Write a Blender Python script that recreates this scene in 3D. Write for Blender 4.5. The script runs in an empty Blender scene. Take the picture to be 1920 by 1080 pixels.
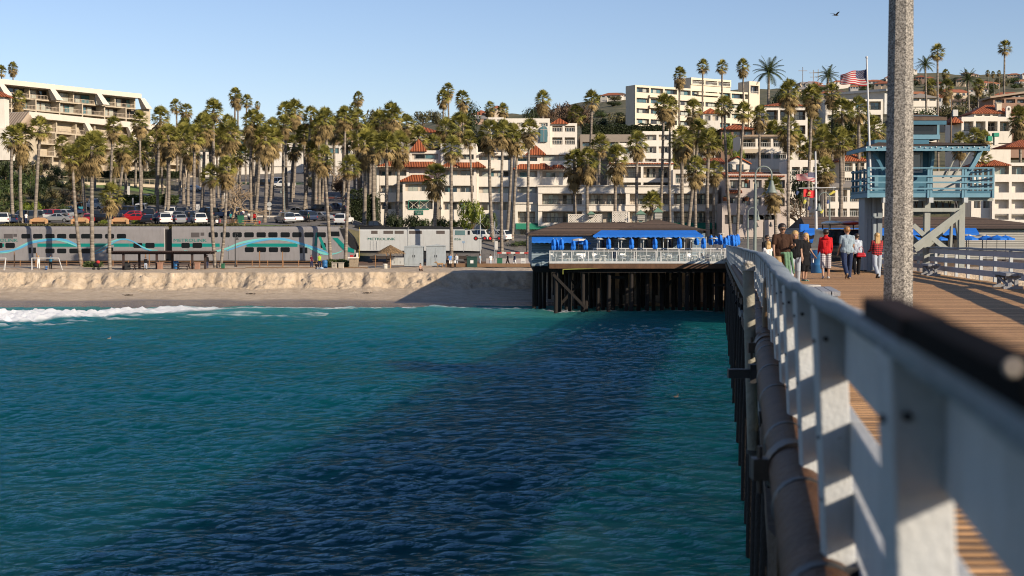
import bpy, math, random
import numpy as np
from mathutils import Vector, Matrix, noise as mnoise
R = math.radians
random.seed(7)
SC = bpy.context.scene
COL = SC.collection
# ---------------------------------------------------------------- camera
CAMZ = 7.3
FPX = 2667.0                       # focal length in photograph pixels (1920 wide)
PITCH = math.atan(103 / FPX)
cd = bpy.data.cameras.new('camera'); cam = bpy.data.objects.new('camera', cd); COL.objects.link(cam)
cam.location = (0, 0, CAMZ); cam.rotation_euler = (math.pi / 2 - PITCH, 0, 0)
cd.sensor_width = 36; cd.lens = 36 * FPX / 1920; cd.clip_start = 0.05; cd.clip_end = 9000
cd.dof.use_dof = True; cd.dof.focus_distance = 110; cd.dof.aperture_fstop = 3.4
SC.camera = cam
# ---------------------------------------------------------------- light
SUNV = Vector((1.0, -0.82, 0.52)).normalized()        # towards the sun
w = bpy.data.worlds.new("World"); SC.world = w; w.use_nodes = True
nt = w.node_tree; bg = nt.nodes['Background']
sky = nt.nodes.new('ShaderNodeTexSky'); sky.sky_type = 'NISHITA'; sky.sun_disc = False
sky.sun_elevation = math.asin(SUNV.z); sky.sun_rotation = math.atan2(SUNV.x, SUNV.y)
sky.air_density = 1.0; sky.dust_density = 0.1; sky.ozone_density = 3.0; sky.altitude = 0
tn = nt.nodes.new('ShaderNodeMix'); tn.data_type = 'RGBA'; tn.blend_type = 'MULTIPLY'; tn.inputs[0].default_value = 1; tn.inputs[7].default_value = (1.03, .935, 1.0, 1)
nt.links.new(sky.outputs[0], tn.inputs[6]); nt.links.new(tn.outputs[2], bg.inputs[0]); bg.inputs[1].default_value = 0.092
sl = bpy.data.lights.new('sun', 'SUN'); so = bpy.data.objects.new('sun', sl); COL.objects.link(so)
sl.energy = 5.0; sl.angle = R(0.5); sl.color = (1.0, 0.86, 0.68)
so.rotation_euler = SUNV.to_track_quat('Z', 'Y').to_euler(); so.location = (60, -40, 60)
SC.view_settings.view_transform = 'Standard'; SC.view_settings.look = 'None'
SC.view_settings.exposure = 0.55; SC.view_settings.gamma = 1
SC.cycles.filter_width = 1.05; SC.cycles.max_bounces = 6; SC.cycles.transparent_max_bounces = 8
SC.cycles.caustics_reflective = False; SC.cycles.caustics_refractive = False
# ---------------------------------------------------------------- photo pixel + depth -> point
def ray(px, py):
 u = (px - 960) / FPX; v = (540 - py) / FPX
 return Vector((u, math.cos(PITCH) + math.sin(PITCH) * v, -math.sin(PITCH) + math.cos(PITCH) * v))
def W(px, py, Y):
 d = ray(px, py); t = Y / d.y
 return Vector((d.x * t, Y, CAMZ + d.z * t))
# ---------------------------------------------------------------- materials
MATS = {}; ALB = .80
def nd(nt, t, **kw):
 n = nt.nodes.new(t)
 for k, v in kw.items():
  if k in n.inputs: n.inputs[k].default_value = v
  else: setattr(n, k, v)
 return n
def P(name, col, rough=0.6, var=0.12, scale=1.5, bump=0.0, bscale=20, metal=0.0, spec=0.4, dirt=0.0, island=0.0, coat=0.0, sub=0.0):
 """painted / plain surface with a noise variation of its own colour"""
 if name in MATS: return MATS[name]
 col = tuple(c * ALB for c in col)
 m = bpy.data.materials.new(name); m.use_nodes = True; nt = m.node_tree; b = nt.nodes['Principled BSDF']
 b.inputs['Roughness'].default_value = rough; b.inputs['Metallic'].default_value = metal
 b.inputs['Specular IOR Level'].default_value = spec; b.inputs['Coat Weight'].default_value = coat
 tc = nd(nt, 'ShaderNodeTexCoord'); L = nt.links.new
 n1 = nd(nt, 'ShaderNodeTexNoise', Scale=scale, Detail=5.0, Roughness=0.6); L(tc.outputs['Object'], n1.inputs['Vector'])
 mx = nd(nt, 'ShaderNodeMix', data_type='RGBA'); L(n1.outputs['Fac'], mx.inputs[0])
 mx.inputs[6].default_value = (*[c * (1 - var * 1.6) for c in col], 1); mx.inputs[7].default_value = (*[min(1, c * (1 + var)) for c in col], 1)
 out = mx.outputs[2]
 if dirt > 0:
  mp = nd(nt, 'ShaderNodeMapping'); mp.inputs['Scale'].default_value = (2.2, 2.2, .35); L(tc.outputs['Object'], mp.inputs[0])
  n2 = nd(nt, 'ShaderNodeTexNoise', Scale=1.3, Detail=6.0, Roughness=0.7); L(mp.outputs[0], n2.inputs['Vector'])
  cr = nd(nt, 'ShaderNodeValToRGB'); cr.color_ramp.elements[0].position = .5; cr.color_ramp.elements[1].position = .75; L(n2.outputs['Fac'], cr.inputs[0])
  ml = nd(nt, 'ShaderNodeMath', operation='MULTIPLY'); ml.inputs[1].default_value = dirt; L(cr.outputs[0], ml.inputs[0])
  m2 = nd(nt, 'ShaderNodeMix', data_type='RGBA'); L(ml.outputs[0], m2.inputs[0]); L(out, m2.inputs[6]); m2.inputs[7].default_value = (col[0] * .45, col[1] * .4, col[2] * .35, 1); out = m2.outputs[2]
 if island > 0:
  g = nd(nt, 'ShaderNodeNewGeometry'); m3 = nd(nt, 'ShaderNodeHueSaturation')
  mr = nd(nt, 'ShaderNodeMapRange'); mr.inputs[3].default_value = 1 - island; mr.inputs[4].default_value = 1 + island
  L(g.outputs['Random Per Island'], mr.inputs[0]); L(mr.outputs[0], m3.inputs['Value']); L(out, m3.inputs['Color']); out = m3.outputs[0]
 L(out, b.inputs['Base Color'])
 if bump > 0:
  n3 = nd(nt, 'ShaderNodeTexNoise', Scale=bscale, Detail=4.0); L(tc.outputs['Object'], n3.inputs['Vector'])
  bp = nd(nt, 'ShaderNodeBump', Strength=bump); bp.inputs['Distance'].default_value = .05; L(n3.outputs['Fac'], bp.inputs['Height']); L(bp.outputs[0], b.inputs['Normal'])
 MATS[name] = m; return m
def stripes(name, col, col2, axis='X', period=.3, rough=.7, sharp=(.35, .6), bump=.6, var=.25, nscale=3, dist=0.0):
 """surface with parallel lines: tiles, planks, siding, boards"""
 if name in MATS: return MATS[name]
 col = tuple(c * ALB for c in col); col2 = tuple(c * ALB for c in col2)
 m = bpy.data.materials.new(name); m.use_nodes = True; nt = m.node_tree; b = nt.nodes['Principled BSDF']; L = nt.links.new
 b.inputs['Roughness'].default_value = rough; b.inputs['Specular IOR Level'].default_value = .25
 tc = nd(nt, 'ShaderNodeTexCoord'); wv = nd(nt, 'ShaderNodeTexWave', wave_type='BANDS', bands_direction=axis)
 wv.inputs['Scale'].default_value = 2 * math.pi / (20 * period); wv.inputs['Distortion'].default_value = dist
 L(tc.outputs['Object'], wv.inputs['Vector'])
 cr = nd(nt, 'ShaderNodeValToRGB'); cr.color_ramp.elements[0].position = sharp[0]; cr.color_ramp.elements[1].position = sharp[1]; L(wv.outputs['Fac'], cr.inputs[0])
 # each stripe its own shade
 sp = nd(nt, 'ShaderNodeSeparateXYZ'); L(tc.outputs['Object'], sp.inputs[0])
 dv = nd(nt, 'ShaderNodeMath', operation='DIVIDE'); dv.inputs[1].default_value = period; L(sp.outputs[axis], dv.inputs[0])
 fl = nd(nt, 'ShaderNodeMath', operation='FLOOR'); L(dv.outputs[0], fl.inputs[0])
 wn = nd(nt, 'ShaderNodeTexWhiteNoise', noise_dimensions='1D'); L(fl.outputs[0], wn.inputs['W'])
 n1 = nd(nt, 'ShaderNodeTexNoise', Scale=nscale, Detail=5.0); L(tc.outputs['Object'], n1.inputs['Vector'])
 ad = nd(nt, 'ShaderNodeMath', operation='ADD'); L(wn.outputs[0], ad.inputs[0]); L(n1.outputs['Fac'], ad.inputs[1])
 mr = nd(nt, 'ShaderNodeMapRange'); mr.inputs[1].default_value = .2; mr.inputs[2].default_value = 1.6; mr.inputs[3].default_value = 1 - var; mr.inputs[4].default_value = 1 + var; L(ad.outputs[0], mr.inputs[0])
 mx = nd(nt, 'ShaderNodeMix', data_type='RGBA'); L(cr.outputs[0], mx.inputs[0]); mx.inputs[6].default_value = (*col2, 1); mx.inputs[7].default_value = (*col, 1)
 hs = nd(nt, 'ShaderNodeHueSaturation'); L(mx.outputs[2], hs.inputs['Color']); L(mr.outputs[0], hs.inputs['Value']); L(hs.outputs[0], b.inputs['Base Color'])
 bp = nd(nt, 'ShaderNodeBump', Strength=bump); bp.inputs['Distance'].default_value = period * .25; L(wv.outputs['Fac'], bp.inputs['Height']); L(bp.outputs[0], b.inputs['Normal'])
 MATS[name] = m; return m
def glassy(name, col, rough=.08, var=.3):
 m = P(name, col, rough, var, .6, spec=.9); return m
# ---------------------------------------------------------------- mesh helper
class MB:
 def __init__(s): s.v = []; s.f = []; s.mi = []; s.m = 0; s.sm = []; s.smooth = False
 def add(s, vs, fs):
  o = len(s.v); s.v += [tuple(v) for v in vs]
  for f in fs: s.f.append(tuple(i + o for i in f)); s.mi.append(s.m); s.sm.append(s.smooth)
  return s
 def box(s, x0, x1, y0, y1, z0, z1):
  if x0 > x1: x0, x1 = x1, x0
  if y0 > y1: y0, y1 = y1, y0
  if z0 > z1: z0, z1 = z1, z0
  return s.add([(x0, y0, z0), (x1, y0, z0), (x1, y1, z0), (x0, y1, z0), (x0, y0, z1), (x1, y0, z1), (x1, y1, z1), (x0, y1, z1)],
    [(0, 3, 2, 1), (4, 5, 6, 7), (0, 1, 5, 4), (1, 2, 6, 5), (2, 3, 7, 6), (3, 0, 4, 7)])
 def beam(s, p, q, w, h, up=(0, 0, 1)):
  p = Vector(p); q = Vector(q); d = (q - p).normalized(); up = Vector(up)
  if abs(d.dot(up)) > .98: up = Vector((0, 1, 0))
  a = d.cross(up).normalized() * (w / 2); b = a.cross(d).normalized() * (h / 2)
  vs = [p - a - b, p + a - b, p + a + b, p - a + b, q - a - b, q + a - b, q + a + b, q - a + b]
  return s.add(vs, [(0, 1, 2, 3), (7, 6, 5, 4), (0, 4, 5, 1), (1, 5, 6, 2), (2, 6, 7, 3), (3, 7, 4, 0)])
 def tube(s, pts, rs, n=8, cap=True):
  pts = [Vector(p) for p in pts]
  if not hasattr(rs, '__len__'): rs = [rs] * len(pts)
  old = s.smooth; s.smooth = n > 5; vs = []
  prev = None
  for i, p in enumerate(pts):
   d = (pts[min(i + 1, len(pts) - 1)] - pts[max(i - 1, 0)])
   if d.length < 1e-9: d = Vector((0, 0, 1))
   d.normalize()
   if prev is None: a = d.cross(Vector((0, 0, 1)) if abs(d.z) < .95 else Vector((0, 1, 0))).normalized()
   else: a = (prev - d * prev.dot(d)).normalized()
   prev = a; b = d.cross(a)
   for k in range(n):
    t = 2 * math.pi * k / n; vs.append(p + (a * math.cos(t) + b * math.sin(t)) * rs[i])
  fs = []
  for i in range(len(pts) - 1):
   for k in range(n): fs.append((i * n + k, i * n + (k + 1) % n, (i + 1) * n + (k + 1) % n, (i + 1) * n + k))
  s.add(vs, fs)
  s.smooth = False
  if cap: s.add(vs[:n], [tuple(range(n))[::-1]]); s.add(vs[-n:], [tuple(range(n))])
  s.smooth = old; return s
 def lathe(s, prof, n=16, c=(0, 0, 0)):
  old = s.smooth; s.smooth = True
  vs = [(c[0] + r * math.cos(2 * math.pi * k / n), c[1] + r * math.sin(2 * math.pi * k / n), c[2] + z) for r, z in prof for k in range(n)]
  s.add(vs, [(i * n + k, i * n + (k + 1) % n, (i + 1) * n + (k + 1) % n, (i + 1) * n + k) for i in range(len(prof) - 1) for k in range(n)])
  s.smooth = old; return s
 def ball(s, c, r, n=10, sc=(1, 1, 1)):
  old = s.smooth; s.smooth = True; m = max(4, n // 2); vs = []
  for i in range(m + 1):
   t = math.pi * i / m
   for k in range(n):
    a = 2 * math.pi * k / n; vs.append((c[0] + r * sc[0] * math.sin(t) * math.cos(a), c[1] + r * sc[1] * math.sin(t) * math.sin(a), c[2] + r * sc[2] * math.cos(t)))
  s.add(vs, [((i + 1) * n + k, (i + 1) * n + (k + 1) % n, i * n + (k + 1) % n, i * n + k) for i in range(m) for k in range(n)])
  s.smooth = old; return s
 def prism(s, poly, y0, y1):
  """(x,z) outline extruded along y"""
  n = len(poly); vs = [(x, y0, z) for x, z in poly] + [(x, y1, z) for x, z in poly]
  return s.add(vs, [tuple(range(n)), tuple(range(2 * n - 1, n - 1, -1))] + [(i, n + i, n + (i + 1) % n, (i + 1) % n) for i in range(n)])
 def xprism(s, poly, x0, x1):
  """(y,z) outline extruded along x"""
  n = len(poly); vs = [(x0, y, z) for y, z in poly] + [(x1, y, z) for y, z in poly]
  return s.add(vs, [tuple(range(n)), tuple(range(2 * n - 1, n - 1, -1))] + [(i, n + i, n + (i + 1) % n, (i + 1) % n) for i in range(n)])
 def hip(s, x0, x1, y0, y1, z0, z1, inset=None, th=.12):
  """hipped roof over a rectangle, ridge along the longer side"""
  w, d = x1 - x0, y1 - y0
  if inset is None: inset = min(w, d) / 2 * .98
  if w >= d: r = [(x0 + inset, (y0 + y1) / 2, z1), (x1 - inset, (y0 + y1) / 2, z1)]; top = [(0, 1, 5, 4), (1, 2, 5), (2, 3, 4, 5), (3, 0, 4)]
  else: r = [((x0 + x1) / 2, y0 + inset, z1), ((x0 + x1) / 2, y1 - inset, z1)]; top = [(0, 1, 4), (1, 2, 5, 4), (2, 3, 5), (3, 0, 4, 5)]
  vs = [(x0, y0, z0), (x1, y0, z0), (x1, y1, z0), (x0, y1, z0)] + r
  s.add(vs, top)
  return s.box(x0, x1, y0, y1, z0 - th, z0 - .004)
 def build(s, name, mat, parent=None, loc=None, rz=None):
  me = bpy.data.meshes.new(name); me.from_pydata(s.v, [], s.f)
  for m in (mat if isinstance(mat, (list, tuple)) else [mat]): me.materials.append(m)
  if any(s.mi): me.polygons.foreach_set('material_index', s.mi)
  me.polygons.foreach_set('use_smooth', s.sm); me.update()
  o = bpy.data.objects.new(name, me); COL.objects.link(o)
  if parent: o.parent = parent
  if loc is not None: o.location = loc
  if rz is not None: o.rotation_euler.z = rz
  return o
def tag(o, label, cat=None, group=None, kind=None):
 if label: o['label'] = label
 if cat: o['category'] = cat
 if group: o['group'] = group
 if kind: o['kind'] = kind
 return o
def empty(name, loc, rz=0, label=None, cat=None, group=None):
 o = bpy.data.objects.new(name, None); COL.objects.link(o); o.location = loc; o.rotation_euler.z = rz; o.empty_display_size = .3
 return tag(o, label, cat, group)
def struct(name, mb, mat): o = mb.build(name, mat); o['kind'] = 'structure'; return o
KIDS = {}
def kids(o):
 return [c for c in bpy.data.objects if c.parent == o] if o.name not in KIDS else KIDS[o.name]
def dup(o, loc, rz=0, label=None, group=None, scale=None, mats=None):
 """copy of a thing with its parts and sub-parts; mats: {part name: material} linked on the object"""
 if o.name not in KIDS:
  ks = [c for c in bpy.data.objects if c.parent == o]; KIDS[o.name] = ks
  for k in ks:
   if k.name not in KIDS: KIDS[k.name] = [c for c in bpy.data.objects if c.parent == k]
 r = o.copy(); COL.objects.link(r); r.location = loc; r.rotation_euler = (0, 0, rz)
 if scale: r.scale = scale if hasattr(scale, '__len__') else (scale,) * 3
 if label: r['label'] = label
 if group: r['group'] = group
 for ch in KIDS[o.name]:
  c = ch.copy(); COL.objects.link(c); c.parent = r
  key = ch.name.split('.')[0]
  if mats and key in mats: c.material_slots[0].link = 'OBJECT'; c.material_slots[0].material = mats[key]
  for g in KIDS.get(ch.name, []):
   d = g.copy(); COL.objects.link(d); d.parent = c
 return r
def text(name, s, size, mat, parent, loc, rot=(math.pi / 2, 0, 0), depth=.01, shear=0, xs=1.0):
 cu = bpy.data.curves.new(name, 'FONT'); cu.body = s; cu.size = size; cu.extrude = depth; cu.shear = shear; cu.resolution_u = 2
 t = bpy.data.objects.new(name + '_tmp', cu); COL.objects.link(t)
 dg = bpy.context.evaluated_depsgraph_get(); me = bpy.data.meshes.new_from_object(t.evaluated_get(dg)); bpy.data.objects.remove(t)
 me.materials.clear(); me.materials.append(mat)
 o = bpy.data.objects.new(name, me); COL.objects.link(o); o.parent = parent; o.location = loc; o.rotation_euler = rot; o.scale = (xs, 1, 1); return o
# pier geometry (metres, camera at x=y=0)
def railx(Y):      # outer face of the left railing posts at depth Y
 return float(np.interp(Y, [-10, 17, 30, 38, 60, 140], [-1.445, 3.04, 5.14, 6.3, 9.45, 21.0]))
def deckz(Y):      # top of the pier deck
 return CAMZ - float(np.interp(Y, [-10, 1.1, 2.4, 3.6, 4.5, 5.9, 8.7, 17, 30, 38, 60, 100, 135, 190], [1.2, 1.226, 1.24, 1.274, 1.29, 1.31, 1.36, 1.40, 1.50, 1.56, 1.68, 2.0, 2.2, 4.2]))
# ================================================================ ground, sea, beach
def vnoise(x, y, seed=0):
 xi = np.floor(x).astype(np.int64); yi = np.floor(y).astype(np.int64); xf = x - xi; yf = y - yi
 def h(a, b):
  n = (a * 374761393 + b * 668265263 + seed * 974634777) & 0x7fffffff
  n = ((n ^ (n >> 13)) * 1274126177) & 0x7fffffff
  return ((n ^ (n >> 16)) & 0xffff) / 65535.0
 u = xf * xf * (3 - 2 * xf); v = yf * yf * (3 - 2 * yf)
 return (h(xi, yi) * (1 - u) + h(xi + 1, yi) * u) * (1 - v) + (h(xi, yi + 1) * (1 - u) + h(xi + 1, yi + 1) * u) * v
def fbm(x, y, o=4, seed=0):
 s = 0; a = .5
 for i in range(o): s = s + a * (vnoise(x * 2 ** i, y * 2 ** i, seed + i) - .5) * 2; a *= .5
 return s
def grid(name, xs, ys, zfun, mat, attrs=None, smooth=True):
 X, Y = np.meshgrid(xs, ys); Z = zfun(X, Y); n, m = X.shape
 me = bpy.data.meshes.new(name); me.vertices.add(n * m); me.vertices.foreach_set('co', np.stack([X, Y, Z], -1).astype(np.float32).ravel())
 i = np.arange(n * m).reshape(n, m); q = np.stack([i[:-1, :-1], i[:-1, 1:], i[1:, 1:], i[1:, :-1]], -1).reshape(-1)
 k = len(q) // 4; me.loops.add(len(q)); me.loops.foreach_set('vertex_index', q.astype(np.int32)); me.polygons.add(k)
 me.polygons.foreach_set('loop_start', np.arange(0, 4 * k, 4, dtype=np.int32)); me.polygons.foreach_set('loop_total', np.full(k, 4, dtype=np.int32))
 me.polygons.foreach_set('use_smooth', np.full(k, smooth)); me.update(calc_edges=True)
 if attrs:
  for an, fn in attrs.items():
   a = me.attributes.new(an, 'FLOAT', 'POINT'); a.data.foreach_set('value', fn(X, Y, Z).astype(np.float32).ravel())
 me.materials.append(mat); o = bpy.data.objects.new(name, me); COL.objects.link(o); o['kind'] = 'structure'; return o
# hill profile: photo columns -> (depth, row the ground meets there)
HP = {
 -600: [(203,497),(206,494),(213,422),(235,415),(262,372),(300,330),(400,285),(620,262),(1500,250),(4000,262)],
 0:    [(203,497),(206,494),(213,421),(235,415),(262,372),(300,330),(400,290),(620,262),(1500,250),(4000,262)],
 180:  [(203,497),(206,494),(213,421),(240,404),(262,378),(300,352),(340,332),(400,305),(620,262),(1500,250),(4000,262)],
 350:  [(203,497),(206,494),(213,422),(240,406),(270,388),(300,370),(340,345),(380,331),(420,318),(620,285),(1500,250),(4000,262)],
 640:  [(203,497),(206,494),(213,428),(240,408),(260,396),(300,372),(340,348),(400,316),(620,285),(900,262),(1500,240),(4000,252)],
 720:  [(203,497),(206,494),(213,445),(225,434),(245,430),(270,420),(300,395),(400,320),(620,270),(900,250),(1500,236),(4000,246)],
 960:  [(203,494),(206,480),(213,455),(225,446),(245,440),(270,432),(300,360),(400,290),(620,240),(900,222),(1500,220),(4000,240)],
 1180: [(203,490),(213,470),(225,455),(245,441),(270,430),(300,360),(400,256),(620,232),(950,192),(1500,190),(4000,225)],
 1450: [(203,480),(213,465),(225,455),(245,445),(270,425),(300,355),(400,256),(620,215),(950,185),(1500,172),(4000,215)],
 1600: [(203,480),(213,465),(225,455),(245,445),(270,420),(300,350),(400,260),(620,220),(950,188),(1500,163),(4000,205)],
 1700: [(203,480),(213,465),(225,455),(245,445),(270,415),(300,345),(400,262),(620,215),(950,180),(1500,142),(4000,190)],
 1920: [(203,480),(213,465),(225,455),(245,445),(270,405),(300,340),(400,262),(620,215),(950,184),(1500,146),(4000,190)],
 2600: [(203,480),(213,465),(225,455),(245,445),(270,405),(300,340),(400,262),(620,215),(950,184),(1500,150),(4000,190)]}
_pc = sorted(HP); _ys = np.array([203,206,213,225,235,240,245,262,270,300,340,380,400,420,500,620,760,900,1100,1300,1500,2200,4000], float)
_tb = np.array([np.interp(_ys, [a for a, b in HP[p]], [b for a, b in HP[p]]) for p in _pc])
def hillz(X, Y):
 X = np.asarray(X, float); Y = np.asarray(Y, float)
 px = 960 + FPX * X / Y; row = np.zeros_like(px + Y)
 cols = np.stack([np.interp(Y, _ys, _tb[k]) for k in range(len(_pc))])
 j = np.clip(np.searchsorted(_pc, px) - 1, 0, len(_pc) - 2); pa = np.array(_pc)
 t = np.clip((px - pa[j]) / (pa[j + 1] - pa[j]), 0, 1); t = t * t * (3 - 2 * t)
 a = np.take_along_axis(cols, j[None], 0)[0] if cols.ndim > 1 else cols[j]
 b = np.take_along_axis(cols, (j + 1)[None], 0)[0] if cols.ndim > 1 else cols[j + 1]
 return CAMZ + (437 - (a * (1 - t) + b * t)) * Y / FPX
def edgeY(X):  # lip of the eroded sand bank
 return 160.6 + 1.3 * fbm(X / 7, X * 0 + 3.3, 3, 5) + .7 * fbm(X / 1.6, X * 0 + 9.1, 3, 11)
def beachz(X, Y):
 base = np.interp(Y, [100, 128, 139, 143.5, 150, 156, 159], [-4, -1.6, -.35, .05, .42, .72, .95])
 top = 2.85 + .10 * fbm(X / 2.3, Y / 2.3, 4, 2) * (Y < 190) + .05 * fbm(X / .8, Y / .8, 2, 8) * (Y < 190)
 e = edgeY(X); foot = e - 1.9 - .9 * fbm(X / 3.1, X * 0, 3, 21)
 t = np.clip((Y - foot) / (e - foot), 0, 1)
 steep = t ** (1.0 + .9 * (vnoise(X / 1.7, Y / 5, 31)));
 rough = (fbm(X / .9, Y / .55, 4, 41) * .55 + fbm(X / 2.6, Y / 1.2, 2, 47) * .5 + np.abs(fbm(X / .5, Y / .4, 3, 43)) * .35) * np.sin(np.pi * np.clip(t, 0, 1)) ** .7
 rough = rough - .38 * np.clip(np.abs(fbm(X / 1.3 + .35 * Y, Y / 2.5, 3, 45)) * -3 + .5, 0, 1) * np.sin(np.pi * np.clip(t, 0, 1)) - .22 * np.clip(.35 - np.abs(fbm(X / 4, Y / .35, 3, 49)) * 2, 0, 1) * (t > .3) * (t < .98)
 fan = .35 * np.clip(1 - np.abs(Y - foot) / 2.2, 0, 1) * (vnoise(X / 2.2, X * 0 + 1, 51) + .25 * fbm(X / .5, Y / .5, 2, 53))
 z = base * (1 - steep) + top * steep + rough + fan
 z = z + .015 * fbm(X / .7, Y / .7, 2, 61)
 return np.where(Y >= e, np.maximum(top, z * (t < 1)) , z)
def groundz(X, Y):
 X = np.asarray(X, float); Y = np.asarray(Y, float)
 return np.where(Y < 203, np.where(Y < 165, beachz(X, Y), 2.85), hillz(X, np.maximum(Y, 203)))
def gz(x, y): return float(groundz(np.array([x]), np.array([y]))[0])
# --- sand
def sand_mat():
 m = bpy.data.materials.new('sand'); m.use_nodes = True; nt = m.node_tree; b = nt.nodes['Principled BSDF']; L = nt.links.new
 tc = nd(nt, 'ShaderNodeTexCoord'); n = nd(nt, 'ShaderNodeTexNoise', Scale=.9, Detail=10.0, Roughness=.75); L(tc.outputs['Object'], n.inputs['Vector'])
 cr = nd(nt, 'ShaderNodeValToRGB'); cr.color_ramp.elements[0].color = (.33, .245, .16, 1); cr.color_ramp.elements[1].color = (.56, .455, .335, 1)
 cr.color_ramp.elements[0].position = .3; cr.color_ramp.elements[1].position = .7; L(n.outputs['Fac'], cr.inputs[0])
 sp = nd(nt, 'ShaderNodeSeparateXYZ'); L(tc.outputs['Object'], sp.inputs[0])
 n2 = nd(nt, 'ShaderNodeTexNoise', Scale=.12, Detail=2.0); L(tc.outputs['Object'], n2.inputs['Vector'])
 ad = nd(nt, 'ShaderNodeMath', operation='MULTIPLY_ADD'); ad.inputs[1].default_value = -.45; L(n2.outputs['Fac'], ad.inputs[0]); L(sp.outputs['Z'], ad.inputs[2])
 wet = nd(nt, 'ShaderNodeMapRange'); wet.inputs[1].default_value = -.05; wet.inputs[2].default_value = .17; wet.inputs[3].default_value = 1; wet.inputs[4].default_value = 0; L(ad.outputs[0], wet.inputs[0])
 mx = nd(nt, 'ShaderNodeMix', data_type='RGBA'); L(wet.outputs[0], mx.inputs[0]); L(cr.outputs[0], mx.inputs[6]); mx.inputs[7].default_value = (.13, .105, .085, 1)
 L(mx.outputs[2], b.inputs['Base Color'])
 rr = nd(nt, 'ShaderNodeMapRange'); rr.inputs[3].default_value = .9; rr.inputs[4].default_value = .22; L(wet.outputs[0], rr.inputs[0]); L(rr.outputs[0], b.inputs['Roughness'])
 n3 = nd(nt, 'ShaderNodeTexNoise', Scale=2.5, Detail=8.0, Roughness=.7); L(tc.outputs['Object'], n3.inputs['Vector'])
 bp = nd(nt, 'ShaderNodeBump', Strength=.9); bp.inputs['Distance'].default_value = .3; L(n3.outputs['Fac'], bp.inputs['Height']); L(bp.outputs[0], b.inputs['Normal'])
 return m
SAND = sand_mat()
ysb = np.concatenate([np.arange(100, 140, 2.), np.arange(140, 156, .5), np.arange(156, 163.5, .09), np.arange(163.5, 204, .8)])
grid('beach', np.concatenate([np.arange(-170, -66, 2.), np.arange(-66, 36, .16), np.arange(36, 150, 3.)]), ysb, beachz, SAND)
# --- hill terrain with asphalt, scrub and grass patches
def terrain_mat():
 m = bpy.data.materials.new('hillside_ground'); m.use_nodes = True; nt = m.node_tree; b = nt.nodes['Principled BSDF']; L = nt.links.new
 b.inputs['Roughness'].default_value = .95
 tc = nd(nt, 'ShaderNodeTexCoord'); at = nd(nt, 'ShaderNodeAttribute', attribute_name='asphalt'); ag = nd(nt, 'ShaderNodeAttribute', attribute_name='lawn')
 n = nd(nt, 'ShaderNodeTexNoise', Scale=.08, Detail=9.0, Roughness=.7); L(tc.outputs['Object'], n.inputs['Vector'])
 cr = nd(nt, 'ShaderNodeValToRGB'); e = cr.color_ramp.elements; e[0].position = .32; e[0].color = (.022, .03, .012, 1); e[1].position = .72; e[1].color = (.17, .13, .075, 1)
 k = e.new(.5); k.color = (.085, .08, .035, 1); L(n.outputs['Fac'], cr.inputs[0])
 n2 = nd(nt, 'ShaderNodeTexNoise', Scale=.6, Detail=8.0, Roughness=.7); L(tc.outputs['Object'], n2.inputs['Vector'])
 c2 = nd(nt, 'ShaderNodeValToRGB'); c2.color_ramp.elements[0].position = .3; c2.color_ramp.elements[0].color = (.085, .078, .072, 1); c2.color_ramp.elements[1].position = .7; c2.color_ramp.elements[1].color = (.16, .145, .13, 1); L(n2.outputs['Fac'], c2.inputs[0])
 mx = nd(nt, 'ShaderNodeMix', data_type='RGBA'); L(at.outputs['Fac'], mx.inputs[0]); L(cr.outputs[0], mx.inputs[6]); L(c2.outputs[0], mx.inputs[7])
 m2 = nd(nt, 'ShaderNodeMix', data_type='RGBA'); L(ag.outputs['Fac'], m2.inputs[0]); L(mx.outputs[2], m2.inputs[6]); m2.inputs[7].default_value = (.10, .16, .03, 1)
 L(m2.outputs[2], b.inputs['Base Color'])
 bp = nd(nt, 'ShaderNodeBump', Strength=.6); bp.inputs['Distance'].default_value = .5; L(n2.outputs['Fac'], bp.inputs['Height']); L(bp.outputs[0], b.inputs['Normal'])
 return m
def f_asph(X, Y, Z):
 px = 960 + FPX * X / Y
 a = ((Y > 213.5) & (Y < 395) & (px > 130 + 200 * np.clip((Y - 245) / 60, 0, 1)) & (px < 700 - .25 * np.maximum(Y - 330, 0)))
 b = ((Y > 214) & (Y < 236) & (px > -700) & (px <= 1400))
 c = (Y < 246) & (px > 690)
 d = ((Y > 352) & (Y < 362)) & (px > 250) & (px < 700)
 return (a | b | c | d).astype(float)
def f_lawn(X, Y, Z):
 px = 960 + FPX * X / Y
 return (((Y > 341) & (Y < 351) & (px > 430) & (px < 565)) | ((Y > 214) & (Y < 219) & (px > 437) & (px < 520)) | ((px > 120) & (px < 300) & (Y > 300) & (Y < 318))).astype(float)
ysh = np.concatenate([np.arange(203, 216, .5), np.arange(216, 300, 1.5), np.arange(300, 420, 3.), np.arange(420, 900, 12.), np.arange(900, 2000, 40.), np.arange(2000, 4001, 250.)])
def hz(X, Y): return hillz(X, Y) + np.where(Y > 430, 6 * fbm(X / 60, Y / 60, 4, 71) * np.clip((Y - 430) / 300, 0, 1), 0)
xsh = np.concatenate([np.arange(-1500, -260, 40.), np.arange(-260, 260, 2.), np.arange(260, 600, 10.), np.arange(600, 2400, 40.)])
grid('hillside', xsh, ysh, hz, terrain_mat(), {'asphalt': f_asph, 'lawn': f_lawn})
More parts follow.
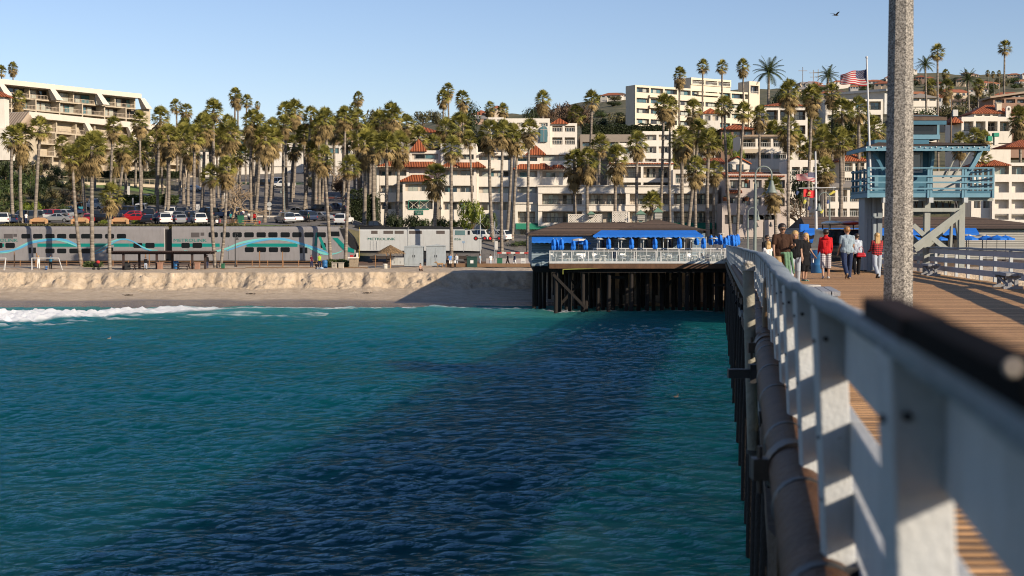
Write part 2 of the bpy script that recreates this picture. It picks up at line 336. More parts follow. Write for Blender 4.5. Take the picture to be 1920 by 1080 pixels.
# --- sea
def ridge(X):   # where the last wave breaks, by photo column
 px = 960 + FPX * X / 132.0
 return np.interp(px, [-300, 0, 150, 290, 480, 640, 900, 1050, 1400, 1800], [104, 111, 117, 128, 131.5, 134, 135, 131.5, 130.5, 130]) + .9 * fbm(X / 5, X * 0 + 2, 3, 81)
rw = np.random.RandomState(4); WAV = []
for i in range(46):
 lam = .42 * 1.075 ** i; lam = min(lam, 8); th = rw.normal(0, .62); WAV.append((2 * math.pi / lam * math.sin(th), 2 * math.pi / lam * math.cos(th), rw.uniform(0, 6.28), .0125 * lam ** .35 * (1 if lam > .8 else .7)))
def seaz(X, Y):
 z = np.zeros_like(X)
 wx = X + .8 * fbm(X / 6, Y / 6, 2, 91); wy = Y + .8 * fbm(X / 5, Y / 5, 2, 93)
 for kx, ky, ph, a in WAV: s = np.sin(kx * wx + ky * wy + ph); z += a * (1 - 2 * np.sqrt(np.maximum(0, .5 - .5 * s) ** 1.0 + 1e-4)) * .8
 env = .55 + .9 * vnoise(X / 11, Y / 7, 95)
 z = z * env * np.clip((147 - Y) / 8, .15, 1)
 r = ridge(X); d = Y - r; px = 960 + FPX * X / 132.0
 hgt = np.interp(px, [-200, 300, 480, 900, 1100, 1400], [.10, .22, .5, .42, .28, .2]) * (.7 + .5 * vnoise(X / 6, X * 0, 97))
 z += hgt * np.exp(-(np.where(d < 0, d / 2.6, d / 1.3)) ** 2)
 fo = seafoam(X, Y, z); z += fo * (.06 + 1.0 * np.abs(fbm(X / 1.1, Y / 1.1, 4, 99)) * np.clip(1.15 - px / 480, .06, 1))
 sw = 147.5 - Y
 return z * np.clip(sw / 3, 0, 1) + .02
def seafoam(X, Y, Z):
 r = ridge(X); px = 960 + FPX * X / 132.0; d = Y - r
 back = np.interp(px, [-300, 0, 290, 480, 900, 1100, 1500], [26, 23, 14, 9, 8, 7, 6])
 inside = np.clip((d + .4) / .8, 0, 1) * np.clip((back - d) / 3.5, 0, 1)
 br = np.clip(1 - d / back, 0, 1)
 pat = fbm(X / 1.7, Y / .9, 5, 101) * .9 + fbm(X / .5, Y / .3, 2, 107) * .3
 strength = np.interp(px, [-300, 330, 480, 640, 900, 1100, 1400], [1.1, 1.0, .7, .3, .15, .0, -.1])
 f = np.clip((strength * .8 + br * .35 + pat - .22) * 2.6, 0, 1) * inside
 lace = np.clip((fbm(X / 2.6, Y / .8, 4, 111) - .12 - .018 * np.maximum(r - Y, 0)) * 4, 0, 1) * np.clip((px < 620), 0, 1) * np.clip((d + 11) / 6, 0, 1) * np.clip(-d / 2, 0, 1) * .55
 return np.clip(f + lace, 0, 1)
def water_mat():
 m = bpy.data.materials.new('sea_water'); m.use_nodes = True; nt = m.node_tree; b = nt.nodes['Principled BSDF']; L = nt.links.new
 tc = nd(nt, 'ShaderNodeTexCoord'); at = nd(nt, 'ShaderNodeAttribute', attribute_name='foam')
 sp = nd(nt, 'ShaderNodeSeparateXYZ'); L(tc.outputs['Object'], sp.inputs[0])
 n0 = nd(nt, 'ShaderNodeTexNoise', Scale=.06, Detail=3.0); L(tc.outputs['Object'], n0.inputs['Vector'])
 ad = nd(nt, 'ShaderNodeMath', operation='MULTIPLY_ADD'); ad.inputs[1].default_value = 34; L(n0.outputs['Fac'], ad.inputs[0]); L(sp.outputs['Y'], ad.inputs[2])
 mr = nd(nt, 'ShaderNodeMapRange'); mr.inputs[1].default_value = 40; mr.inputs[2].default_value = 160; L(ad.outputs[0], mr.inputs[0])
 cr = nd(nt, 'ShaderNodeValToRGB'); e = cr.color_ramp.elements; e[0].position = 0; e[0].color = (.0, .044, .049, 1); e[1].position = 1; e[1].color = (.06, .24, .20, 1)
 k = e.new(.55); k.color = (.002, .082, .092, 1); k = e.new(.8); k.color = (.008, .125, .13, 1); L(mr.outputs[0], cr.inputs[0])
 mx = nd(nt, 'ShaderNodeMix', data_type='RGBA'); L(at.outputs['Fac'], mx.inputs[0]); L(cr.outputs[0], mx.inputs[6]); mx.inputs[7].default_value = (.80, .80, .78, 1)
 L(mx.outputs[2], b.inputs['Base Color'])
 rr = nd(nt, 'ShaderNodeMapRange'); rr.inputs[3].default_value = .09; rr.inputs[4].default_value = .8; L(at.outputs['Fac'], rr.inputs[0]); L(rr.outputs[0], b.inputs['Roughness'])
 b.inputs['Specular IOR Level'].default_value = 0; b.subsurface_method = 'BURLEY'
 b.inputs['Subsurface Weight'].default_value = .85; b.inputs['Subsurface Radius'].default_value = (1.0, 1.0, 1.0); b.inputs['Subsurface Scale'].default_value = 6.0
 mp = nd(nt, 'ShaderNodeMapping'); mp.inputs['Scale'].default_value = (.8, 2.0, 1); L(tc.outputs['Object'], mp.inputs[0])
 n1 = nd(nt, 'ShaderNodeTexNoise', Scale=2.0, Detail=9.0, Roughness=.7, Distortion=.5); L(mp.outputs[0], n1.inputs['Vector'])
 n2 = nd(nt, 'ShaderNodeTexNoise', Scale=7.0, Detail=3.0, Roughness=.6, Distortion=.8); L(mp.outputs[0], n2.inputs['Vector'])
 am = nd(nt, 'ShaderNodeMath', operation='MULTIPLY_ADD'); am.inputs[1].default_value = .22; L(n2.outputs['Fac'], am.inputs[0]); L(n1.outputs['Fac'], am.inputs[2])
 bp = nd(nt, 'ShaderNodeBump', Strength=1.0); bp.inputs['Distance'].default_value = .34; L(am.outputs[0], bp.inputs['Height']); L(bp.outputs[0], b.inputs['Normal'])
 gl = nd(nt, 'ShaderNodeBsdfGlossy'); gl.inputs['Color'].default_value = (.50, .76, .96, 1); gl.inputs['Roughness'].default_value = .05; L(bp.outputs[0], gl.inputs['Normal'])
 fr = nd(nt, 'ShaderNodeFresnel'); fr.inputs['IOR'].default_value = 1.33; L(bp.outputs[0], fr.inputs['Normal'])
 inv = nd(nt, 'ShaderNodeMath', operation='SUBTRACT'); inv.inputs[0].default_value = 1; L(at.outputs['Fac'], inv.inputs[1]); fm = nd(nt, 'ShaderNodeMath', operation='MULTIPLY'); L(fr.outputs[0], fm.inputs[0]); L(inv.outputs[0], fm.inputs[1])
 f2 = nd(nt, 'ShaderNodeMath', operation='MULTIPLY'); f2.inputs[1].default_value = 1.0; L(fm.outputs[0], f2.inputs[0])
 ms = nd(nt, 'ShaderNodeMixShader'); L(f2.outputs[0], ms.inputs[0]); L(b.outputs[0], ms.inputs[1]); L(gl.outputs[0], ms.inputs[2]); L(ms.outputs[0], nt.nodes['Material Output'].inputs[0])
 return m
ysw = [10.]
while ysw[-1] < 148: ysw.append(ysw[-1] + max(.09, .0028 * ysw[-1]))
xsw = np.concatenate([np.arange(-300, -62, 3.), np.arange(-62, -22, .2), np.arange(-22, 14, .11), np.arange(14, 30, .5), np.arange(30, 200, 4.)])
WATER = water_mat()
grid('sea', xsw, np.array(ysw), seaz, WATER, {'foam': seafoam})
sm = MB(); sm.add([(-900, -300, -.02), (900, -300, -.02), (900, 10, -.02), (-900, 10, -.02)], [(0, 1, 2, 3)])
struct('sea', sm, WATER)
sb = MB(); sb.add([(-900, -300, -6), (900, -300, -6), (900, 210, -6), (-900, 210, -6)], [(0, 1, 2, 3)]); struct('seabed', sb, SAND)
# ================================================================ pier
DECKM = stripes('weathered_deck_planks', (.50, .285, .135), (.12, .065, .03), 'Y', .146, .75, (.01, .12), .5, .5, 9)
WHITE = P('white_rail_paint', (.54, .555, .555), .55, .12, 9, .16, 60, dirt=.45)
CAPB = P('blue_grey_cap_paint', (.27, .315, .35), .6, .25, 9, .5, 45, dirt=.5)
def chips(m, amount=.62, scale=7, under=(.16, .11, .07)):
 nt = m.node_tree; b = nt.nodes['Principled BSDF']; src = b.inputs['Base Color'].links[0].from_socket; L = nt.links.new; tc = nd(nt, 'ShaderNodeTexCoord'); n = nd(nt, 'ShaderNodeTexNoise', Scale=float(scale), Detail=8.0, Roughness=.75); L(tc.outputs['Object'], n.inputs['Vector'])
 cr = nd(nt, 'ShaderNodeValToRGB'); cr.color_ramp.elements[0].position = amount; cr.color_ramp.elements[1].position = amount + .02; L(n.outputs['Fac'], cr.inputs[0]); mx = nd(nt, 'ShaderNodeMix', data_type='RGBA'); L(cr.outputs[0], mx.inputs[0]); L(src, mx.inputs[6]); mx.inputs[7].default_value = (*under, 1); L(mx.outputs[2], b.inputs['Base Color'])
chips(WHITE, .69, 9); chips(CAPB, .63, 14, (.30, .27, .22))
DWOOD = P('tarred_pile_wood', (.016, .012, .010), .9, .35, 3, .6, 14, dirt=.5)
RWOOD = P('raw_timber', (.12, .075, .045), .8, .35, 4, .5, 20, dirt=.4)
PWOOD = P('pale_painted_timber', (.24, .24, .225), .7, .25, 3, .5, 20, dirt=.6)
STEEL = P('black_steel', (.03, .03, .032), .5, .3, 6)
GALV = P('galvanised_steel', (.42, .43, .43), .45, .15, 4, .2, 30, metal=.5, dirt=.3)
def rightx(Y): return float(np.interp(Y, [-10, 10, 42, 62, 140, 200], [3.9, 7.9, 15.2, 17.9, 28.5, 36.5]))  # near stretch, out of view, narrowed to slim the pier's shadow on the water
pier = empty('pier', (railx(0), 0, 0), 0, 'long timber fishing pier running to the shore on dark piles', 'pier')
po = Vector(pier.location)
ys = list(np.arange(-8, 60, 2.0)) + list(np.arange(60, 196, 5.0))
d = MB()
for a, b in zip(ys[:-1], ys[1:]):
 z0, z1 = deckz(a), deckz(b)
 l0, l1, r0, r1 = railx(a) + .17, railx(b) + .17, rightx(a), rightx(b)
 d.add([(l0, a, z0), (r0, a, z0), (r1, b, z1), (l1, b, z1), (l0, a, z0 - .09), (r0, a, z0 - .09), (r1, b, z1 - .09), (l1, b, z1 - .09)], [(0, 1, 2, 3), (7, 6, 5, 4), (0, 3, 7, 4), (1, 5, 6, 2)])
dk = d.build('pier_deck', DECKM); dk['kind'] = 'structure'
# stringers, bent caps, piles
rp = random.Random(3)
for off, wd in ((.0, .15), (2.2, .15), (4.4, .15), (6.6, .15)):
 s = MB()
 for a, b in zip(ys[:-1], ys[1:]): s.beam((railx(a) + off + .1, a, deckz(a) - .27), (railx(b) + off + .1, b, deckz(b) - .27), wd, .34)
 o = s.build('stringer', RWOOD if off else PWOOD, pier, -po)
bents = [8.5, 13.5, 18.5, 23.5, 28, 32.6, 36, 39.6, 44.5, 50, 56, 62, 68, 74, 80, 86, 92, 98, 104, 110, 116, 122, 128, 134, 140, 146]
for bi, by in enumerate(bents):
 z = deckz(by)
 c = MB(); c.box(railx(by) - .06, rightx(by) + .2, by - .15, by + .15, z - .79, z - .45); c.build('cap_beam', RWOOD, pier, -po)
 for k, t in enumerate((.14, 2.6, 5.2, 7.6)):
  x = railx(by) + t; q = MB(); lean = -.12 if k == 0 else rp.uniform(-.1, .1)
  q.tube([(x, by, z - .78), (x + lean * .5 + rp.uniform(-.03, .03), by, z - 3.5), (x + lean, by + rp.uniform(-.1, .1), -3)], [.13, .15, .17], 10)
  q.build('pile', DWOOD, pier, -po)
 if bi % 2 == 0:
  q = MB(); q.beam((railx(by), by + .25, z - 1.0), (railx(by) + 5.2, by + .25, 1.0), .1, .28); q.build('brace', DWOOD, pier, -po)
for a, b in zip(bents[:9], bents[1:10]):
 q = MB(); q.beam((railx(a) - .0, a, deckz(a) - 1.05), (railx(b) - .0, b, deckz(b) - 1.12), .09, .26); q.build('wale', PWOOD if rp.random() < .6 else RWOOD, pier, -po)
 q = MB(); m = (a + b) / 2
 for t in (.25, .55, .8):
  yy = a + (b - a) * t; L = rp.uniform(-.1, .12); zz = rp.uniform(0, .3); q = MB(); q.box(railx(yy) - L, railx(yy) + .5, yy - .06, yy + .06, deckz(yy) - .60 - zz, deckz(yy) - .44 - zz); q.build('outrigger', rp.choice([RWOOD, DWOOD, PWOOD]), pier, -po)
# big pipe under the left railing
pipe = empty('utility_pipe', (railx(6), 6, deckz(6) + .1), 0, 'thick weathered brown pipe strapped along the outside edge of the pier', 'pipe'); pp = Vector(pipe.location)
PIPE = P('weathered_plastic_pipe', (.11, .055, .03), .55, .5, 3, .4, 25, spec=.12, dirt=.6)
def pipept(y): return Vector((railx(y) - .005 + .03 * min(1, max(0, (12 - y) / 6)), y, deckz(y) + .13))
q = MB(); q.tube([pipept(y) for y in np.arange(3, 70, 1.0)], .125, 24); q.build('pipe_run', PIPE, pipe, -pp)
for i, y in enumerate([4.4, 6.1, 7.4, 8.2, 10.4, 12.1, 14.3, 15.1, 16.4, 17.6, 19.7, 22.5, 25.6, 29, 33, 38]):
 c = pipept(y); q = MB(); q.tube([c + Vector((0, -.03, 0)), c + Vector((0, .03, 0))], .132, 20)
 q.beam(c + Vector((.06, 0, .10)), c + Vector((.16, 0, .10)), .03, .03); q.build('strap', STEEL, pipe, -pp)
for y in (7.2, 15.6):
 c = pipept(y); q = MB(); q.tube([c + Vector((0, -.06, 0)), c + Vector((0, .06, 0))], .147, 20); q.box(c.x - .21, c.x - .1, y - .05, y + .05, c.z - .05, c.z + .06)
 q.tube([(c.x - .17, y, c.z - .12), (c.x - .17, y, c.z + .12)], .014, 6); q.tube([(c.x + .13, y, c.z - .1), (c.x + .13, y, c.z + .1)], .014, 6)
 q.build('coupling', P('rusty_coupling', (.10, .075, .06), .5, .4, 9, metal=.4), pipe, -pp)
# bent vent pipe and standing pipe
y = 17.4; c = pipept(y) + Vector((.02, 0, .1))
vt = empty('vent_pipe', c, 0, 'short rusty vent pipe with a hooked top rising from the big pipe', 'pipe')
q = MB(); pts = [(0, 0, 0), (0, 0, .56)]; pts += [(.09 - .09 * math.cos(t), 0, .56 + .09 * math.sin(t)) for t in np.linspace(.4, 2.6, 6)]
q.tube(pts, .052, 14); q.build('bent_tube', P('tan_rusty_pipe', (.20, .13, .07), .4, .4, 8, .2, 30, dirt=.5), vt)
q = MB(); q.tube([(0, 0, .1), (0, 0, .17)], .058, 14); q.build('collar', P('tan_rusty_pipe', (.2, .13, .07)), vt)
y = 17.0; bx = W(1402, 640, y)
sp_ = empty('standing_pipe', (bx.x, y, CAMZ - 2.65), -0, 'pale upright pipe with a broken cap outside the railing', 'pipe')
q = MB(); q.tube([(.075, 0, 0), (0, 0, 2.22)], .069, 16); q.build('tube', P('pale_aged_pipe', (.30, .28, .22), .55, .35, 5, .35, 18, dirt=.6), sp_)
q = MB(); q.tube([(0, 0, 2.2), (0, 0, 2.27)], .088, 16); q.ball((.0, 0, 2.29), .05, 8, (1.3, 1, .6)); q.build('cap', P('crumbling_cap', (.5, .46, .4), .9, .4, 20, .9, 30), sp_)
q = MB(); q.tube([(.078, 0, .0), (.078, 0, .05)], .085, 14); q.tube([(.08, 0, -.28), (.08, 0, 0)], .055, 12); q.build('collar', STEEL, sp_)
# black beam stub sticking out
c = W(1365, 701, 14.5); st = empty('beam_stub', (railx(14.5) - .1, 14.5, c.z), 0, 'short black steel stub sticking out from the pier edge over the water', 'beam')
q = MB(); q.box(c.x - railx(14.5) + .1, .1, -.05, .05, -.04, .05); q.build('channel', STEEL, st); q = MB(); q.box(-.1, .1, -.07, .07, -.09, .1); q.build('bracket', STEEL, st)
# ---------------------------------------------------------------- left railing
rail = empty('left_railing', (railx(0), 0, deckz(0)), 0, 'long white post and board railing with a blue grey cap, nearest to the camera', 'railing'); ro = Vector(rail.location)
py = [2.19 - 2.1, 2.19, 4.5, 6.45, 8.6, 10.6, 12.7]
while py[-1] < 128: py.append(py[-1] + 2.1)
capz = lambda y: deckz(y) + 1.1 - float(np.interp(y, [6, 12, 17, 26], [0, .035, .03, 0]))
for y in py:
 x = railx(y); z = deckz(y); zt = capz(y) - .045; q = MB(); l = .055; wv = rp.uniform(-.004, .004)
 q.add([(x + l * 1.25 + a, y + b, z - .34) for a, b in ((0, 0), (.093, 0), (.093, .09), (0, .09))] + [(x + wv + a, y + b, zt) for a, b in ((0, 0), (.093, 0), (.093, .09), (0, .09))],
   [(0, 3, 2, 1), (4, 5, 6, 7), (0, 1, 5, 4), (1, 2, 6, 5), (2, 3, 7, 6), (3, 0, 4, 7)])
 o = q.build('post', WHITE, rail, -ro)
 if y < 14:
  bv = o.modifiers.new('edge', 'BEVEL'); bv.width = .005; bv.segments = 2
  for zz in (.11, .42, .62):
   q = MB(); q.tube([(x - .006 + l * zz, y + .045, zt - zz), (x + .01 + l * zz, y + .045, zt - zz)], .007, 8); q.build('bolt', STEEL, o, (0, 0, 0))
 if y < 12:
  q = MB(); q.tube([(x + .03, y - .008, zt - .10), (x + .03, y + .01, zt - .10)], .008, 8); q.build('bolt', STEEL, o, (0, 0, 0))
for i, (a, b) in enumerate(zip(py[:-1], py[1:])):
 for k, (zt, h) in enumerate(((.05, .22), (.41, .16), (.64, .15), (.86, .16))):
  lz = .055 * zt; q = MB(); e = .002
  j0, j1 = rp.uniform(-.006, .006), rp.uniform(-.006, .006)
  x0, x1 = railx(a) + .095 + lz, railx(b) + .095 + lz; z0, z1 = capz(a) - zt + j0, capz(b) - zt + j1
  a2, b2 = a + .047, b + .043
  q.add([(x0, a2, z0 - h), (x0 + .04, a2, z0 - h), (x0 + .04, a2, z0), (x0, a2, z0), (x1, b2, z1 - h), (x1 + .04, b2, z1 - h), (x1 + .04, b2, z1), (x1, b2, z1)],
    [(0, 1, 2, 3), (7, 6, 5, 4), (0, 3, 7, 4), (3, 2, 6, 7), (2, 1, 5, 6), (1, 0, 4, 5)])
  o = q.build('rail_board', WHITE, rail, -ro)
  if a < 12: bv = o.modifiers.new('edge', 'BEVEL'); bv.width = .004; bv.segments = 2
cy = list(np.arange(-.4, 20, .3)) + list(np.arange(20, 128, 2.1)); q = MB(); q.smooth = True
def capsec(y):
 x = railx(y) - .006; z = capz(y) + .006 * math.sin(y * 2.3); j = .003 * math.sin(y * 4.1) + .003 * math.sin(y * 9.7)
 t = math.radians(float(np.interp(y, [2, 3.2, 4.5, 12, 16, 22], [27, 26, 22, 20, 10, 3]))); c_, s_ = math.cos(t), math.sin(t); w_ = .20
 P_ = [(0, -.042), (-.001, -.006), (.006, 0), (w_ - .006, 0), (w_, -.006), (w_, -.042)]
 return [(x + j + u * c_ + v * s_ * .0, y, z + v * 1.0 - u * s_) for u, v in P_]
vs = [p for y in cy for p in capsec(y)]
q.add(vs, [(i * 6 + k, i * 6 + (k + 1) % 6, (i + 1) * 6 + (k + 1) % 6, (i + 1) * 6 + k) for i in range(len(cy) - 1) for k in range(6)]); q.smooth = False
q.add(vs[:6], [(0, 1, 2, 3, 4, 5)])
q.build('rail_cap', CAPB, rail, -ro)
# brown steel bar lying on the cap, very near the lens
bar = empty('steel_bar', tuple(W(1750, 640, 1.5)), 0, 'dark brown metal box section bolted on top of the railing cap, out of focus', 'metal bar'); bo = Vector(bar.location)
q = MB(); a = W(1650, 576, 2.05); b = W(1990, 748, .98); m_ = a.lerp(b, .40); q.beam(a, m_, .05, .029)
q.build('plate', P('brown_painted_steel', (.035, .024, .022), .8, .3, 6, spec=.05), bar, -bo)
q = MB(); q.beam(m_ + (b - a) * .001, b, .045, .027); q.build('channel', P('dark_brown_steel', (.006, .005, .005), .8, .3, 6, spec=.03), bar, -bo)
bc = W(1898, 690, 1.0); q = MB(); q.ball(tuple(bc), .0042, 8); q.build('bolt_head', P('bolt_glint', (1, .85, .7), .5, .02, 6), bar, -bo)  # pale diffuse colour paints the sun glint on the bolt
# ---------------------------------------------------------------- right railing
rr = empty('right_railing', (rightx(40), 40, deckz(40)), 0, 'white railing with horizontal boards along the right side of the pier', 'railing'); rro = Vector(rr.location)
DB = P('blue_grey_board', (.40, .42, .47), .6, .12, 3, dirt=.3)  # boards toned bluer and darker than the white posts
yy = np.arange(-6, 150, 2.4)
for y in yy:
 x = rightx(y); q = MB(); q.box(x, x + .1, y - .05, y + .05, deckz(y) - .3, deckz(y) + 1.04); q.build('post', WHITE, rr, -rro)
for a, b in zip(yy[:-1], yy[1:]):
 if b < 24: continue
 for k, (zt, h) in enumerate(((.93, .19), (.60, .19), (.26, .19))):
  q = MB(); q.beam((rightx(a) - .025, a + .004, deckz(a) + zt), (rightx(b) - .025, b - .004, deckz(b) + zt + rp.uniform(-.01, .01)), .045, h); q.build('rail_board', DB, rr, -rro)
q = MB()
for a, b in zip(yy[:-1], yy[1:]): q.beam((rightx(a) + .01, a, deckz(a) + 1.075 + .012 * math.sin(a)), (rightx(b) + .01, b, deckz(b) + 1.075 + .012 * math.sin(b)), .24, .06)
q.build('rail_cap', P('dark_blue_cap_paint', (.16, .21, .28), .6, .2, 5), rr, -rro)
# ---------------------------------------------------------------- benches
BEN = P('grey_bench_paint', (.34, .35, .38), .7, .2, 5, .3, 30, dirt=.4)
def bench(x, y, z, L, rz, label, slat=.14, n=3):
 t = empty('park_bench', (x, y, z), rz, label, 'bench', 'benches on the pier')
 for k in range(n):
  q = MB(); q.box((k - (n - 1) / 2) * .16 - slat / 2, (k - (n - 1) / 2) * .16 + slat / 2, 0, L, .37, .45); q.build('seat_slat', BEN, t)
 for yy_ in (.25, L - .25):
  q = MB(); q.box(-.2, .2, yy_ - .05, yy_ + .05, .29, .37); q.box(-.14, -.04, yy_ - .05, yy_ + .05, .08, .29); q.box(.04, .14, yy_ - .05, yy_ + .05, .08, .29); q.box(-.26, .26, yy_ - .05, yy_ + .05, 0, .08); q.build('leg', BEN, t)
 for s in (-1, 1):
  q = MB(); q.beam((s * .12, .3, .1), (s * .12, L - .3, .3), .04, .07); q.build('stretcher', BEN, t)
 return t
bench(5.45, 24.6, deckz(25), 2.4, -.15, 'grey plank bench end beside the near left railing')
bench(rightx(40.5) - .85, 39.6, deckz(40), 2.0, -.14, 'nearer grey slatted bench against the right railing')
bench(rightx(56) - .75, 55.0, deckz(56), 2.0, -.14, 'farther grey slatted bench by the right railing, just past the concrete lamp post')
# low metal board under the woman in black
c = W(1513, 534, 33); t = empty('low_table', (c.x, 33, deckz(33)), 0, 'small pale round fishing table beside the woman in black', 'table')
q = MB(); q.tube([(0, 0, .27), (0, 0, .32)], .32, 16); q.build('table_top', P('pale_plank', (.5, .48, .44), .7), t); q = MB(); q.tube([(0, 0, 0), (0, 0, .27)], .06, 8); q.build('leg', GALV, t)
# concrete lamp post in the foreground
LPY = 14.6; c = W(1684, 560, LPY); lp = empty('lamp_post', (c.x, LPY, deckz(LPY)), 0, 'thick eight sided speckled concrete lamp post close to the camera', 'lamp post')
AGG = bpy.data.materials.new('exposed_aggregate'); AGG.use_nodes = True; nt = AGG.node_tree; b_ = nt.nodes['Principled BSDF']; L_ = nt.links.new; b_.inputs['Roughness'].default_value = .85
tc = nd(nt, 'ShaderNodeTexCoord'); vo = nd(nt, 'ShaderNodeTexVoronoi', Scale=105.0); L_(tc.outputs['Object'], vo.inputs['Vector']); n_ = nd(nt, 'ShaderNodeTexNoise', Scale=60.0, Detail=6.0, Roughness=.8); L_(tc.outputs['Object'], n_.inputs['Vector'])
sp = nd(nt, 'ShaderNodeSeparateColor'); L_(vo.outputs['Color'], sp.inputs[0]); a_ = nd(nt, 'ShaderNodeMath', operation='MULTIPLY'); L_(sp.outputs[0], a_.inputs[0]); L_(n_.outputs['Fac'], a_.inputs[1])
cr = nd(nt, 'ShaderNodeValToRGB'); e = cr.color_ramp.elements; e[0].position = .05; e[0].color = (.05, .045, .04, 1); e[1].position = .55; e[1].color = (.44, .41, .365, 1); k = e.new(.2); k.color = (.17, .155, .135, 1); L_(a_.outputs[0], cr.inputs[0]); L_(cr.outputs[0], b_.inputs['Base Color'])
bp_ = nd(nt, 'ShaderNodeBump', Strength=.6); bp_.inputs['Distance'].default_value = .01; L_(a_.outputs[0], bp_.inputs['Height']); L_(bp_.outputs[0], b_.inputs['Normal'])
q = MB(); ang = R(6)
def octa(r, z): return [(r * math.cos(ang + math.pi / 4 * k), r * math.sin(ang + math.pi / 4 * k), z) for k in range(8)]
r0 = .163; zs = [0, 1.2, 2.4, 3.8, 5.4, 7.0]; vs = [p for z in zs for p in octa(r0 - .0085 * z, z)]
q.add(vs, [(i * 8 + k, i * 8 + (k + 1) % 8, (i + 1) * 8 + (k + 1) % 8, (i + 1) * 8 + k) for i in range(5) for k in range(8)]); q.add(octa(r0 - .0595, 7), [tuple(range(8))])
q.build('shaft', AGG, lp)
q = MB(); q.tube([(0, 0, 7), (0, 0, 7.5)] + [(.5 - .5 * math.cos(t), 0, 7.5 + .5 * math.sin(t)) for t in np.linspace(.2, 3.14, 10)], .035, 8); q.build('arm', GALV, lp)
q = MB(); q.lathe([(.04, .1), (.07, 0), (.12, -.15), (.28, -.35), (.27, -.36), (.05, -.2)], 16, (1.0, 0, 7.45)); q.build('lamp_shade', GALV, lp)
# ================================================================ people
SKIN = P('skin', (.42, .24, .16), .6, .06, 8); SKIN2 = P('skin_tanned', (.34, .19, .12), .6, .06, 8)
def cap_(mb, a, b, ra, rb, n=10):
 a, b = Vector(a), Vector(b); d = b - a; L = d.length
 if L < 1e-6: mb.ball(a, ra, n); return
 dn = d / L; pts = []; rs = []
 for t in (-90, -50, -20): pts.append(a + dn * ra * math.sin(R(t))); rs.append(max(.001, ra * math.cos(R(t))))
 for t in (20, 50, 90): pts.append(b + dn * rb * math.sin(R(t))); rs.append(max(.001, rb * math.cos(R(t))))
 mb.tube(pts, rs, n)
def fuse(name, mb, mat, parent, vox, smooth=4):
 o = mb.build(name, mat, parent); m = o.modifiers.new('fuse', 'REMESH'); m.mode = 'VOXEL'; m.voxel_size = vox; m.use_smooth_shade = True
 s = o.modifiers.new('soft', 'SMOOTH'); s.factor = .5; s.iterations = smooth
 return o
def rot(v, ax, a): return Matrix.Rotation(a, 3, ax) @ Vector(v)
